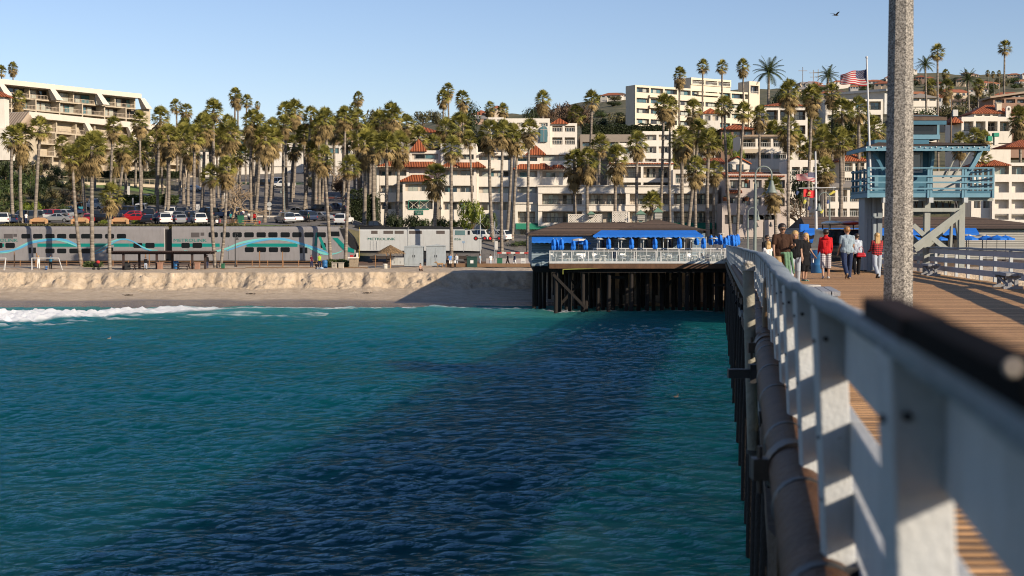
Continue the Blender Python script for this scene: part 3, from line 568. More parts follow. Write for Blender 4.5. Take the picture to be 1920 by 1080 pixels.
def person(loc, rz, H, label, pose='stand', top=None, sleeve='short', legs=None, leglen='long', shoe=None, hair=None, hairlen='short', skin=None, near=False, wide=1.0, group=None,
   armL=(8, 12), armR=(8, 12), legL=(0, 0), legR=(0, 0), lean=0, dress=False, extra=None, hood=False, glasses=False, gaze=0):
 """local axes: faces -Y, z up, feet at 0. legX=(hip swing forward, knee bend) armX=(shoulder swing forward, elbow bend)"""
 skin = skin or SKIN; k = H / 1.75
 t = empty('person', loc, rz, label, 'person', group)
 hipz = .93 * k; kneez = .49 * k
 if pose == 'sit': hipz = .16 * k if legL[1] > 100 or legL[0] > 70 else .5 * k
 J = {}
 J['pel'] = Vector((0, 0, hipz)); ln = R(lean)
 def up(z, x=0, y=0): return J['pel'] + rot((x, y, z), 'X', ln)
 J['wai'] = up(.14 * k); J['che'] = up(.34 * k); J['nek'] = up(.53 * k); J['hd'] = up(.632 * k, 0, -.015)
 sw = .178 * k * wide
 for s, n, arm, leg in ((-1, 'L', armL, legL), (1, 'R', armR, legR)):
  J['sh' + n] = up(.455 * k, s * sw * .96); ab = .11 if len(arm) < 3 else R(arm[2])
  u = rot(rot((0, 0, -.29 * k), 'X', -R(arm[0])), 'Y', -s * ab * .8); J['el' + n] = J['sh' + n] + u
  f = rot(rot((0, 0, -.25 * k), 'X', -R(arm[0] + arm[1])), 'Y', -s * ab * .4 + s * (R(arm[3]) if len(arm) > 3 else 0)); J['wr' + n] = J['el' + n] + f
  J['hdir' + n] = f.normalized()
  J['hp' + n] = J['pel'] + Vector((s * .095 * k * wide, 0, -.02 * k))
  th = rot((s * .012, 0, -.43 * k), 'X', -R(leg[0])); J['kn' + n] = J['hp' + n] + th
  sh = rot((0, 0, -.41 * k), 'X', -R(leg[0] - leg[1])); J['an' + n] = J['kn' + n] + sh
 vox = .010 if near else .022; n = 10 if near else 8
 # body, one continuous surface
 b = MB(); w = wide
 cap_(b, J['pel'] + Vector((-.07 * w * k, 0, 0)), J['pel'] + Vector((.07 * w * k, 0, 0)), .105 * k * w, .105 * k * w, n)
 cap_(b, J['pel'], J['wai'], .115 * k * w, .105 * k * w, n)
 for s in (-1, 1): cap_(b, J['wai'] + Vector((s * .04 * k, 0, 0)), J['che'] + Vector((s * .075 * k * w, 0, 0)), .10 * k * w, .105 * k, n); cap_(b, J['che'], up(.43 * k, s * sw * .72), .10 * k, .06 * k, n); cap_(b, up(.455 * k, s * sw * .75), up(.52 * k), .045 * k, .05 * k, n)
 if w > 1.1: cap_(b, J['wai'] + Vector((0, -.07 * k, -.02)), J['che'] + Vector((0, -.05 * k, -.05)), .13 * k, .11 * k, n)
 cap_(b, up(.42 * k), up(.50 * k), .09 * k, .07 * k, n); cap_(b, up(.46 * k), J['hd'] - Vector((0, 0, .06 * k)), .062 * k, .056 * k, n)
 hd = J['hd']; g = R(gaze)
 def hv(x, y, z): return hd + rot((x * k, y * k, z * k), 'Z', g)
 cap_(b, hv(0, .005, .045), hv(0, .02, .07), .104 * k, .10 * k, n); cap_(b, hv(0, -.02, -.03), hv(0, 0, .03), .068 * k, .09 * k, n)
 if near:
  cap_(b, hv(0, -.085, .01), hv(0, -.098, -.008), .014 * k, .017 * k, 6)
  for s in (-1, 1): cap_(b, hv(s * .083, .0, .02), hv(s * .086, .005, -.01), .016 * k, .012 * k, 6)
 for s, nn in ((-1, 'L'), (1, 'R')):
  cap_(b, J['sh' + nn], J['el' + nn], .050 * k * (w + 1) / 2, .040 * k, n); cap_(b, J['el' + nn], J['wr' + nn], .040 * k, .027 * k, n)
  h = J['hdir' + nn]; pw = J['wr' + nn]; side = Vector((0, 1, 0)) if abs(h.y) < .8 else Vector((0, 0, 1)); side = (side - h * side.dot(h)).normalized(); cl = h.cross(side) * s
  cap_(b, pw + h * .02, pw + h * .075 * k, .026 * k, .030 * k, 8)
  if near:
   for fi in range(4):
    o_ = side * (.028 - .019 * fi) * k; L1 = (.045, .05, .047, .036)[fi] * k; p0 = pw + h * .085 * k + o_; p1 = p0 + (h + cl * .15).normalized() * L1; p2 = p1 + (h + cl * .6).normalized() * L1 * .8
    cap_(b, p0, p1, .0095, .0088, 6); cap_(b, p1, p2, .0088, .0078, 6)
   p0 = pw + h * .035 * k + side * .028; p1 = p0 + (h * .7 + side * .6).normalized() * .04 * k; cap_(b, p0, p1, .012, .010, 6); cap_(b, p1, p1 + (h + side * .2).normalized() * .03, .010, .009, 6)
  else: cap_(b, pw + h * .08 * k, pw + h * .15 * k, .022 * k, .015 * k, 6); cap_(b, pw + h * .05 * k, pw + h * .1 * k + side * .035, .014, .012, 6)
  cap_(b, J['hp' + nn], J['kn' + nn], .082 * k * (w + 1) / 2, .056 * k, n); cap_(b, J['kn' + nn], J['kn' + nn].lerp(J['an' + nn], .35), .054 * k, .056 * k, n); cap_(b, J['kn' + nn].lerp(J['an' + nn], .35), J['an' + nn], .056 * k, .036 * k, n)
  fd = rot((0, -1, 0), 'X', -R((legL if nn == 'L' else legR)[0] - (legL if nn == 'L' else legR)[1]) * .8)
  J['fd' + nn] = fd; cap_(b, J['an' + nn], J['an' + nn] + fd * .14 * k + Vector((0, 0, -.03)), .036 * k, .03 * k, 8)
 fuse('body', b, skin, t, vox)
 # clothes
 if top:
  c = MB(); e = .016
  cap_(c, J['pel'] + Vector((-.07 * w * k, 0, .03)), J['pel'] + Vector((.07 * w * k, 0, .03)), .122 * k * w + e, .122 * k * w + e, n)
  if dress: cap_(c, J['pel'] + Vector((-.05, 0, -.3 * k)), J['pel'] + Vector((-.03, 0, 0)), .15 * k, .12 * k, n); cap_(c, J['pel'] + Vector((.05, 0, -.3 * k)), J['pel'] + Vector((.03, 0, 0)), .15 * k, .12 * k, n)
  cap_(c, J['pel'] + Vector((0, 0, .03)), J['wai'], .132 * k * w + e, .125 * k * w + e, n)
  for s in (-1, 1): cap_(c, J['wai'] + Vector((s * .045 * k, 0, 0)), J['che'] + Vector((s * .075 * k * w, 0, 0)), .118 * k * w + e, .11 * k + e, n); cap_(c, J['che'], up(.42 * k, s * sw * .7), .105 * k + e, .064 * k + e, n); cap_(c, up(.45 * k, s * sw * .8), up(.50 * k, s * .03), .048 * k + e, .045 * k + e, n)
  cap_(c, up(.36 * k), up(.47 * k), .11 * k + e, .078 * k + e, n)
  if w > 1.1: cap_(c, J['wai'] + Vector((0, -.07 * k, -.02)), J['che'] + Vector((0, -.05 * k, -.05)), .13 * k + e, .11 * k + e, n)
  if hood: cap_(c, up(.49 * k, -.05, .09), up(.49 * k, .05, .09), .06, .06, n); cap_(c, up(.5 * k), up(.55 * k), .085, .075, n)
  for s, nn in ((-1, 'L'), (1, 'R')):
   sh, el, wr = J['sh' + nn], J['el' + nn], J['wr' + nn]
   if sleeve == 'short': cap_(c, sh, sh.lerp(el, .62), .066 * k * (w + 1) / 2, .066 * k, n)
   elif sleeve == 'long': cap_(c, sh, el, .068 * k, .058 * k, n); cap_(c, el, el.lerp(wr, .93), .058 * k, .044 * k, n)
  fuse('shirt', c, top, t, vox * 1.1)
 if legs:
  c = MB(); e = .014
  cap_(c, J['pel'] + Vector((-.07 * w * k, 0, -.01)), J['pel'] + Vector((.07 * w * k, 0, -.01)), .106 * k * w + e, .106 * k * w + e, n)
  for nn in 'LR':
   hp, kn, an = J['hp' + nn], J['kn' + nn], J['an' + nn]
   if leglen == 'long': cap_(c, hp, kn, .096 * k * (w + 1) / 2 + e, .074 * k + e, n); cap_(c, kn, kn.lerp(an, .95), .072 * k + e, .062 * k + e, n)
   else: cap_(c, hp, hp.lerp(kn, 1.0 if leglen == 'short' else 1.0) + (Vector((0, 0, -.06)) if leglen == 'short' else Vector()), .088 * k + e, .085 * k + e, n)
  fuse('trousers', c, legs, t, vox * 1.1)
 if shoe:
  for nn in 'LR':
   c = MB(); a = J['an' + nn] + Vector((0, .01, -.035 * k)); cap_(c, a + J['fd' + nn] * -.03, a + J['fd' + nn] * .17 * k + Vector((0, 0, -.012)), .045 * k, .036 * k, 8)
   o = fuse('shoe', c, shoe, t, vox)
 if hair:
  c = MB(); c.ball(hv(0, .024, .078), .117 * k, 12, (1, 1.02, .92));
  if hairlen in ('long', 'bob'):
   L = .34 if hairlen == 'long' else .14
   for s in (-.05, 0, .05): cap_(c, hv(s, .06, .05), hv(s * 1.3, .085, -L), .06 * k, .045 * k, 8)
   for s in (-1, 1): cap_(c, hv(s * .075, .01, .04), hv(s * .085, .03, -L * .6), .035 * k, .028 * k, 8)
  o = fuse('hair', c, hair, t, vox, 2)
 if near:
  for s in (-1, 1): c = MB(); c.ball(hv(s * .034, -.098, .025), .011 * k, 8); c.build('eye', P('eye_dark', (.03, .02, .02), .2), t)
  c = MB(); cap_(c, hv(-.018, -.092, -.048), hv(.018, -.092, -.048), .006, .006, 6); c.build('mouth', P('lips', (.30, .12, .09), .5), t)
 if glasses:
  c = MB(); cap_(c, hv(-.06, -.103, .025), hv(.06, -.103, .025), .018, .018, 8)
  for s in (-1, 1): cap_(c, hv(s * .07, -.07, .03), hv(s * .088, .0, .025), .006, .006, 6)
  c.build('sunglasses', P('dark_lens', (.01, .01, .01), .1), t)
 return t, J
CL = lambda n, c, **k: P('cloth_' + n, c, .9, .18, 14, .25, 30, spec=.15, **k)
BLACK = CL('black', (.012, .012, .014)); RED = CL('red', (.55, .02, .025)); JEAN = CL('denim', (.03, .045, .10)); LJEAN = CL('pale_denim', (.42, .47, .54)); BROWN = CL('brown', (.055, .028, .018))
GREYB = CL('grey_blue', (.30, .38, .44)); WHT = CL('white', (.75, .74, .72)); KHAKI = CL('khaki', (.40, .27, .14)); GREEN = CL('sage_green', (.13, .24, .15)); NAVY = CL('navy', (.02, .03, .08)); BLUE = CL('blue', (.12, .28, .62))
BLOND = P('hair_blond', (.52, .33, .13), .5, .35, 30); DARKH = P('hair_dark', (.03, .018, .012), .5, .3, 30); REDH = P('hair_ginger', (.32, .15, .05), .5, .3, 30); SHOE = P('shoe_dark', (.04, .035, .03), .6); SHOEW = P('shoe_white', (.6, .6, .6), .6)
def plaid(name, c1, c2, sc):
 m = bpy.data.materials.new(name); m.use_nodes = True; nt = m.node_tree; b = nt.nodes['Principled BSDF']; L = nt.links.new; b.inputs['Roughness'].default_value = .9
 tc = nd(nt, 'ShaderNodeTexCoord'); fs = []
 for ax in 'XZ':
  wv = nd(nt, 'ShaderNodeTexWave', bands_direction=ax, Scale=sc); L(tc.outputs['Object'], wv.inputs['Vector']); g = nd(nt, 'ShaderNodeMath', operation='GREATER_THAN'); g.inputs[1].default_value = .55; L(wv.outputs['Fac'], g.inputs[0]); fs.append(g)
 a = nd(nt, 'ShaderNodeMath', operation='ADD'); L(fs[0].outputs[0], a.inputs[0]); L(fs[1].outputs[0], a.inputs[1]); d = nd(nt, 'ShaderNodeMath', operation='MULTIPLY'); d.inputs[1].default_value = .5; L(a.outputs[0], d.inputs[0])
 mx = nd(nt, 'ShaderNodeMix', data_type='RGBA'); L(d.outputs[0], mx.inputs[0]); mx.inputs[6].default_value = (*c1, 1); mx.inputs[7].default_value = (*c2, 1); L(mx.outputs[2], b.inputs['Base Color']); return m
PLAIDR = plaid('red_check_cloth', (.02, .008, .01), (.42, .025, .03), 4.2); PLAIDW = plaid('plaid_short_cloth', (.10, .07, .10), (.62, .60, .60), 4.2)
def deckp(px, Y): return (W(px, 500, Y).x, Y, deckz(Y))
G = None
# facing camera: rz=0; walking away: rz=pi
t, J = person(deckp(1466, 40), R(12), 1.86, 'heavy man in brown T-shirt and sunglasses walking towards the camera, green jacket round his waist', top=BROWN, legs=KHAKI, shoe=SHOE, hair=DARKH, near=True, wide=1.22, armL=(12, 15, 14), armR=(15, 88, 10, -38), legL=(14, 4), legR=(-12, 16), glasses=True, gaze=-8, skin=SKIN2)
q = MB(); z0 = J['pel'].z + .02
for s, x in ((0, .20), (1, .10), (2, .02)): cap_(q, (x, -.16, z0), (x + .07, -.20, z0 - .55 - .1 * s), .05, .035, 8)
cap_(q, (-.2, -.03, z0), (-.02, -.19, z0), .045, .045, 8); cap_(q, (-.02, -.19, z0), (.22, -.05, z0), .045, .045, 8); cap_(q, (-.15, .1, z0), (-.16, .15, z0 - .45), .12, .09, 8); cap_(q, (.15, .1, z0), (.17, .15, z0 - .5), .12, .09, 8)
fuse('tied_jacket', q, GREEN, t, .014)
person(deckp(1490, 43), R(-8), 1.68, 'curly blond woman in black top and pale jeans half hidden behind the man in brown', top=BLACK, sleeve='short', legs=LJEAN, shoe=SHOE, hair=BLOND, hairlen='bob', near=True, legL=(10, 4), legR=(-12, 14))
t, J = person(deckp(1509, 48), R(28), 1.64, 'blond woman in black T-shirt and long black shorts, head turned to the side', top=BLACK, legs=BLACK, leglen='short', dress=True, shoe=P('shoe_mint', (.15, .32, .26), .7), hair=BLOND, hairlen='bob', near=True, armL=(5, 18), armR=(8, 38, 12), legL=(4, 2), legR=(-4, 6), gaze=-70)
q = MB(); q.box(.19, .22, -.2, -.12, .62, .78); q.build('phone', P('phone_white', (.7, .7, .7), .4), t)
person(deckp(1548, 51), R(176), 1.79, 'person in red hooded sweater and plaid shorts seen from behind', top=RED, sleeve='long', legs=PLAIDW, leglen='short', shoe=SHOEW, hair=DARKH, near=True, hood=True, armL=(14, 30, 9), armR=(14, 30, 9), legL=(6, 4), legR=(-5, 8))
person(deckp(1588, 50), R(183), 1.87, 'big man in grey blue T-shirt and dark jeans walking away', top=GREYB, legs=JEAN, shoe=P('shoe_tan', (.28, .19, .12), .7), hair=REDH, near=True, wide=1.12, armL=(10, 14, 8), armR=(4, 35, 8), legL=(12, 6), legR=(-16, 28), gaze=-25)
t, J = person(deckp(1606, 57), R(180), 1.66, 'woman in pale blouse and black trousers carrying a red handbag', top=CL('pale', (.5, .55, .62)), sleeve='long', legs=BLACK, shoe=SHOE, hair=DARKH, near=True, legL=(8, 4), legR=(-10, 12))
hb = empty('handbag', t.location + Vector((0.14, -.16, .74)), 0, 'shiny red handbag hanging beside the black vehicle', 'handbag'); q = MB(); cap_(q, (-.11, 0, .08), (.11, 0, .08), .07, .07, 8); cap_(q, (-.13, 0, .02), (.13, 0, .02), .07, .07, 8); fuse('bag_body', q, P('red_leather', (.45, .02, .03), .35), hb, .012)
q = MB(); q.tube([(-.1, 0, .12), (-.06, 0, .32), (0, 0, .40), (.06, 0, .32), (.1, 0, .12)], .01, 6); q.build('strap', P('red_leather', (.45, .02, .03)), hb)
person(deckp(1644, 51.5), R(187), 1.66, 'woman with long blond hair in red checked shirt and pale jeans walking away', top=PLAIDR, sleeve='long', legs=LJEAN, shoe=SHOE, hair=BLOND, hairlen='long', near=True, armL=(10, 60, 10), armR=(10, 60, 10), legL=(8, 5), legR=(-14, 26))
person(deckp(1438, 58), R(5), 1.6, 'distant person in black jacket and dark glasses beyond the railing', top=BLACK, sleeve='long', legs=NAVY, shoe=SHOE, hair=DARKH, near=True, glasses=True)
person(deckp(1440, 46.5), R(190), 1.36, 'blond child in white shirt seen from behind beside the railing', top=WHT, sleeve='long', legs=BLACK, shoe=SHOE, hair=BLOND, hairlen='bob', near=True)
# people ashore (about twenty pixels tall)
def gp(px, Y): x = W(px, 490, Y).x; return (x, Y, gz(x, Y))
def far(px, Y, rz, H, label, **k): return person(gp(px, Y), R(rz), H, label, **k)
far(72, 176, 200, 1.7, 'person in white with raised hands standing by the swing set', top=WHT, sleeve='long', legs=WHT, hair=BLOND, shoe=SHOE, armL=(60, 110), armR=(60, 110), legL=(15, 5), legR=(-12, 10))
far(95, 176, 170, 1.82, 'man in blue jacket and black trousers behind the swing', top=CL('teal', (.04, .16, .26)), sleeve='long', legs=BLACK, hair=DARKH, shoe=SHOE, armL=(40, 30))
far(388, 178, 20, 1.75, 'person in black jacket and jeans standing alone near the sun shelter', top=BLACK, sleeve='long', legs=JEAN, hair=DARKH, shoe=SHOEW)
far(584, 182, 40, 1.7, 'person in dark red top standing by the track fence', top=CL('maroon', (.10, .02, .03)), legs=NAVY, hair=DARKH, shoe=SHOE)
far(599, 184, 0, 1.75, 'person in yellow green safety vest beside the track fence', top=CL('lime', (.45, .60, .06)), legs=NAVY, hair=DARKH, shoe=SHOE)
far(844, 186, 10, 1.78, 'person in bright blue shirt standing near the utility boxes', top=BLUE, legs=WHT, leglen='short', hair=DARKH, shoe=SHOEW)
far(856, 186.5, -15, 1.78, 'person in white shirt next to the one in bright blue', top=WHT, sleeve='long', legs=LJEAN, hair=DARKH, shoe=SHOEW)
far(840, 183, 0, 1.15, 'small child in black jacket in front of the person in blue', top=BLACK, legs=BLACK, hair=BLOND, shoe=SHOEW)
far(853, 183, 0, 1.1, 'small child in white top in front of the person in white', top=WHT, legs=BLACK, hair=DARKH, shoe=SHOEW)
far(900, 187, 60, 1.75, 'person in blue jeans and grey shirt left of the crossing sign', top=GREYB, legs=LJEAN, hair=DARKH, shoe=SHOEW, legL=(12, 4), legR=(-12, 10))
far(920, 187, 30, 1.72, 'person in white shirt walking right under the crossing lights', top=WHT, legs=LJEAN, hair=DARKH, shoe=SHOEW, legL=(8, 4), legR=(-8, 8))
far(952, 189, -80, 1.74, 'person in black coat striding along the boardwalk', top=BLACK, sleeve='long', legs=BLACK, hair=DARKH, shoe=SHOE, legL=(24, 5), legR=(-20, 14))
far(965, 191, -70, 1.68, 'person in dark jacket and pale trousers following the one in black', top=NAVY, sleeve='long', legs=WHT, hair=DARKH, shoe=SHOEW, legL=(16, 4), legR=(-14, 12))
far(788, 167, 25, 1.7, 'bare chested sunbather sitting on the sand near the bank edge', pose='sit', legs=BLACK, leglen='short', hair=DARKH, legL=(100, 95), legR=(95, 90), armL=(35, 20), armR=(35, 20), lean=4)
far(593, 176, 40, 1.6, 'person sitting on a pale towel on the sand beside the blue barrel', pose='sit', top=BLACK, legs=CL('grey', (.3, .3, .32)), hair=DARKH, legL=(105, 100), legR=(100, 95))
far(50, 218, 200, 1.7, 'person standing among the parked cars at far left', top=WHT, legs=NAVY, hair=DARKH, shoe=SHOE)
far(355, 221, 0, 1.7, 'person in black standing among the parked cars near the planted verge', top=BLACK, sleeve='long', legs=NAVY, hair=DARKH, shoe=SHOE)
far(407, 217, 20, 1.65, 'person in white top and dark scarf sitting at the verge picnic table', top=WHT, legs=BLACK, hair=DARKH, shoe=SHOE, pose='sit', legL=(85, 85), legR=(85, 85))
far(413, 218, -20, 1.65, 'person in pale red sitting at the verge picnic table', top=CL('rose', (.4, .1, .1)), legs=NAVY, hair=DARKH, shoe=SHOE, pose='sit', legL=(85, 85), legR=(85, 85))
far(433, 221, 0, 1.72, 'person in teal top under the bare tree', top=CL('teal2', (.03, .22, .22)), legs=BLACK, hair=DARKH, shoe=SHOE)
far(467, 223, 0, 1.72, 'person in white shirt standing beyond the picnic table', top=WHT, legs=NAVY, hair=DARKH, shoe=SHOE)
far(478, 222, 0, 1.74, 'person in a crimson jacket standing beyond the picnic table', top=RED, sleeve='long', legs=BLACK, hair=DARKH, shoe=SHOE)
far(487, 219, 0, 1.3, 'child in red sitting on the grass beside the crimson jacket', top=RED, legs=NAVY, hair=BLOND, pose='sit', legL=(85, 85), legR=(85, 85))
far(527, 231, 0, 1.75, 'person in pale pink shirt beside the parked cars on the kerb', top=CL('pink', (.5, .32, .30)), legs=KHAKI, hair=DARKH, shoe=SHOE)
far(579, 226, 0, 1.74, 'person in dark clothes crossing the street between cars and palms', top=CL('dkgreen', (.02, .06, .05)), legs=BLACK, hair=DARKH, shoe=SHOE)
# ================================================================ facade helper: photo pixels projected on a wall plane
PLAST = P('white_plaster', (.80, .74, .645), .8, .08, .8, .15, 12, dirt=.25); PLAST2 = P('warm_plaster', (.70, .63, .54), .8, .08, .8, .15, 12, dirt=.25); CREAM = P('cream_plaster', (.72, .63, .49), .8, .07, .8, .12, 12, dirt=.2)
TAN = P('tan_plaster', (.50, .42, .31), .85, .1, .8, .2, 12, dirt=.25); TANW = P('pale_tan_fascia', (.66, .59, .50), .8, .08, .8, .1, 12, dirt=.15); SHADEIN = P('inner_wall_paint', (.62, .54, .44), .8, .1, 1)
TILE = stripes('red_clay_tile', (.43, .135, .055), (.16, .035, .015), 'X', .30, .8, (.25, .7), .8, .32, 2)
TILEY = stripes('red_clay_tile_side', (.50, .14, .05), (.16, .035, .015), 'Y', .30, .8, (.25, .7), .8, .32, 2)
SHAKE = stripes('brown_wood_shake', (.125, .085, .062), (.04, .028, .02), 'Y', .25, .9, (.1, .5), .6, .65, 5)
FRAME = P('window_frame', (.42, .40, .36), .5, .1, 3); FRAMED = P('dark_frame', (.06, .05, .05), .5, .1, 3)
GL = [glassy('glass_dark', (.012, .016, .02)), glassy('glass_teal', (.07, .17, .19), .06), glassy('glass_curtain', (.42, .44, .38), .25), glassy('glass_blue', (.03, .06, .09), .05), glassy('glass_brown', (.035, .025, .018), .1)]
RAILM = P('balcony_rail_paint', (.58, .47, .36), .6); WRAIL = P('white_metal_rail', (.62, .60, .56), .5); IRON = P('dark_iron', (.02, .02, .02), .5)
GREENA = P('green_canvas', (.02, .22, .13), .8, .12, 2); BLUEA = P('blue_canvas', (.008, .17, .68), .75, .22, 1.2, .4, 4, dirt=.35); TANA = P('tan_canvas', (.55, .46, .34), .8, .1, 2)
class Fac:
 def __init__(s, name, label, cat, pa, Ya, base, pb=None, Yb=None, group=None):
  s.A = W(pa, base, Ya); B = W(pb if pb else pa + 100, base, Yb if Yb else Ya); d = Vector((B.x - s.A.x, B.y - s.A.y, 0)); s.L = d.length; s.u = d / s.L; s.n = Vector((-s.u.y, s.u.x, 0))
  s.root = empty(name, s.A, math.atan2(s.u.y, s.u.x), label, cat, group); s.rnd = random.Random(name + label)
 def m(s, px, py, d=0):
  """local (u, z) where the pixel's ray meets the facade plane moved back by d"""
  o = Vector((0, 0, CAMZ)); r = ray(px, py); p0 = s.A + s.n * d; t = (p0 - o).dot(s.n) / r.dot(s.n); p = o + r * t
  return (p - s.A).dot(s.u), p.z - s.A.z
 def box(s, mb, pa, pb, ya, yb, d0, d1, d=None):
  d = d0 if d is None else d; u0, z1 = s.m(pa, ya, d); _, z0 = s.m(pa, yb, d); u1, _ = s.m(pb, yb, d); return mb.box(u0, u1, d0, d1, z0, z1)
 def win(s, pa, pb, ya, yb, d=0, g=None, fr=None, n=2, name='window', sc=True):
  u0, z1 = s.m(pa, ya, d); _, z0 = s.m(pa, yb, d); u1, _ = s.m(pb, yb, d); return s.winl(u0, u1, z0, z1, d, g, fr, n, name)
 def winl(s, u0, u1, z0, z1, d=0, g=None, fr=None, n=2, name='window'):
  f = MB(); t = .09
  f.box(u0, u1, d - .07, d + .03, z1 - t, z1); f.box(u0, u1, d - .07, d + .03, z0, z0 + t)
  for i in range(n + 1):
   x = u0 + (u1 - u0 - t) * i / n; f.box(x, x + t, d - .066, d + .026, z0 + t, z1 - t)
  o = f.build(name, fr or FRAME, s.root)
  for i in range(n if n < 4 else 1):
   k = n if n < 4 else 1; xa = u0 + (u1 - u0) * i / k + .05; xb = u0 + (u1 - u0) * (i + 1) / k - .05
   p = MB(); p.box(xa, xb, d - .012 * (i % 2) - .03, d, z0 + .05, z1 - .05)
   gm = g if g is not None else s.rnd.choice([GL[0], GL[0], GL[1], GL[1], GL[2], GL[2], GL[2], GL[3], GL[4]]); p.build('pane', gm, o)
  return o
 def shell(s, mb, pa, pb, ytop, ybot, D, d0=0):
  """side walls, back and roof slab of a block; the front is left to the floors"""
  u0, z1 = s.m(pa, ytop, d0); _, z0 = s.m(pa, ybot, d0); u1, _ = s.m(pb, ybot, d0)
  mb.box(u0, u0 + .25, d0 + .012, d0 + D, z0, z1 - .01); mb.box(u1 - .25, u1, d0 + .012, d0 + D, z0, z1 - .01); mb.box(u0 + .05, u1 - .05, d0 + .3, d0 + D, z0 - 9, z0 - .002); mb.box(u0 + .25, u1 - .25, d0 + D - .25, d0 + D, z0, z1 - .012); mb.box(u0 + .25, u1 - .25, d0 + .3, d0 + D - .25, z1 - .35, z1 - .05)
  return u0, u1, z0, z1
 def floors(s, mb, pa, pb, rows, ytop, ybot, nb, rec=1.4, d0=0, pil=.45, win='balcony', rail=None, railm=None, th=.22, wn=2, pads=(.12, .88), inner=None, wfr=None, glass=None, lintel=.0):
  """front wall with rows of openings (ya, yb); deep ones hold a recessed wall with glazed doors"""
  u0, zt = s.m(pa, ytop, d0); _, zb = s.m(pa, ybot, d0); u1, _ = s.m(pb, ybot, d0); L = u1 - u0; prev = zt
  inn = MB()
  for ya, yb in rows:
   z1 = s.m(pa, ya, d0)[1]; z0 = s.m(pa, yb, d0)[1]
   mb.box(u0, u1, d0, d0 + th, z1, prev); prev = z0
   for i in range(nb + 1):
    x = u0 + (L - pil) * i / nb; mb.box(x, x + pil, d0 + .004, d0 + (rec if 0 < i < nb else th), z0, z1)
   dd = d0 + rec
   if win == 'balcony':
    fl = z0 - .95 if rail is None else z0
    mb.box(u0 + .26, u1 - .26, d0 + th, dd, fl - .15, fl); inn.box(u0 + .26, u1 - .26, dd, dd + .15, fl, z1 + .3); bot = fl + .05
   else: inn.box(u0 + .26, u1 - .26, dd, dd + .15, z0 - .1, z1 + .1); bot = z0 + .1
   for i in range(nb):
    xa = u0 + L * i / nb + pil * .5; xb = u0 + L * (i + 1) / nb - pil * .5; w = xb - xa; r = s.rnd.random()
    a = xa + w * pads[0] * s.rnd.uniform(.6, 1.4); b = xa + w * pads[1] * s.rnd.uniform(.95, 1.04)
    if w > 5.2: s.winl(a, xa + w * .46, bot, z1 - .15 - lintel, dd - .01, glass, wfr, wn); s.winl(xa + w * .56, min(b, xb - .2), bot, z1 - .15 - lintel, dd - .01, glass, wfr, wn)
    else: s.winl(a, min(b, xb - .1), bot, z1 - .15 - lintel, dd - .01, glass, wfr, wn)
   if rail is not None:
    for i in range(nb):
     xa = u0 + L * i / nb + pil * .5; xb = u0 + L * (i + 1) / nb - pil * .2; q = MB(); h = rail
     q.box(xa, xb, d0 + .05, d0 + .1, z0 + h - .07, z0 + h); q.box(xa, xb, d0 + .05, d0 + .1, z0 + .08, z0 + .13); k = max(2, int((xb - xa) / .28))
     for j in range(k): x = xa + (xb - xa - .05) * j / (k - 1); q.box(x, x + .045, d0 + .052, d0 + .098, z0 + .13, z0 + h - .07)
     q.build('balcony_rail', railm or RAILM, s.root)
  mb.box(u0, u1, d0, d0 + th, zb, prev)
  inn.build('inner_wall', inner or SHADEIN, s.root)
 def tiled(s, pa, pb, yr, ye, d0, d1, hip=True, inset=None, mat=None):
  """tiled roof: eave row ye at depth d0, ridge row yr"""
  u0, z0 = s.m(pa, ye, d0); u1, _ = s.m(pb, ye, d0); dm = (d0 + d1) / 2; z1 = s.m(pa, yr, dm)[1]; q = MB()
  if hip: q.hip(u0, u1, d0, d1, z0, z1, inset)
  else: q.add([(u0, d0, z0), (u1, d0, z0), (u1, d1, z1), (u0, d1, z1), (u0, d0, z0 - .15), (u1, d0, z0 - .15), (u1, d1, z0 - .15), (u0, d1, z0 - .15)], [(0, 1, 2, 3), (7, 6, 5, 4), (0, 4, 5, 1), (1, 5, 6, 2), (2, 6, 7, 3), (3, 7, 4, 0)])
  return q.build('roof', mat or TILE, s.root)
 def fin(s, mb, mat, name='wall'): return mb.build(name, mat, s.root)
# ================================================================ restaurant on the pier
SIDING = stripes('blue_grey_siding', (.25, .32, .37), (.14, .18, .21), 'Z', .16, .7, (.05, .3), .6, .12, 2); SIDP = stripes('pale_siding', (.40, .38, .34), (.2, .19, .17), 'Z', .16, .7, (.05, .3), .6, .12, 2)
F = Fac('restaurant', 'low grey restaurant with brown shake roofs and blue awnings standing on piles over the surf', 'restaurant', 997, 134.5, 498)
q = MB(); F.box(q, 997, 1322, 437, 499, 0, 27); F.fin(q, SIDING)
q = MB(); a = F.m(990, 438, -.4); b = F.m(1285, 438, -.4); zr_ = F.m(1060, 417, 3.2)[1]; q.add([(a[0], -.4, a[1]), (b[0], -.4, a[1]), (b[0], 27.4, a[1]), (a[0], 27.4, a[1]), (a[0] + 3.4, 3.2, zr_), (b[0] - 2.8, 3.2, zr_), (b[0] - 2.8, 24, zr_), (a[0] + 3.4, 24, zr_)], [(0, 1, 5, 4), (1, 2, 6, 5), (2, 3, 7, 6), (3, 0, 4, 7), (4, 5, 6, 7)]); q.box(a[0], b[0], -.4, 27.4, a[1] - .18, a[1] - .004); F.fin(q, SHAKE, 'roof')
q = MB(); a = F.m(1158, 432, -.9); b = F.m(1331, 432, -.9); zt = F.m(1228, 411.5, 3.2)[1]
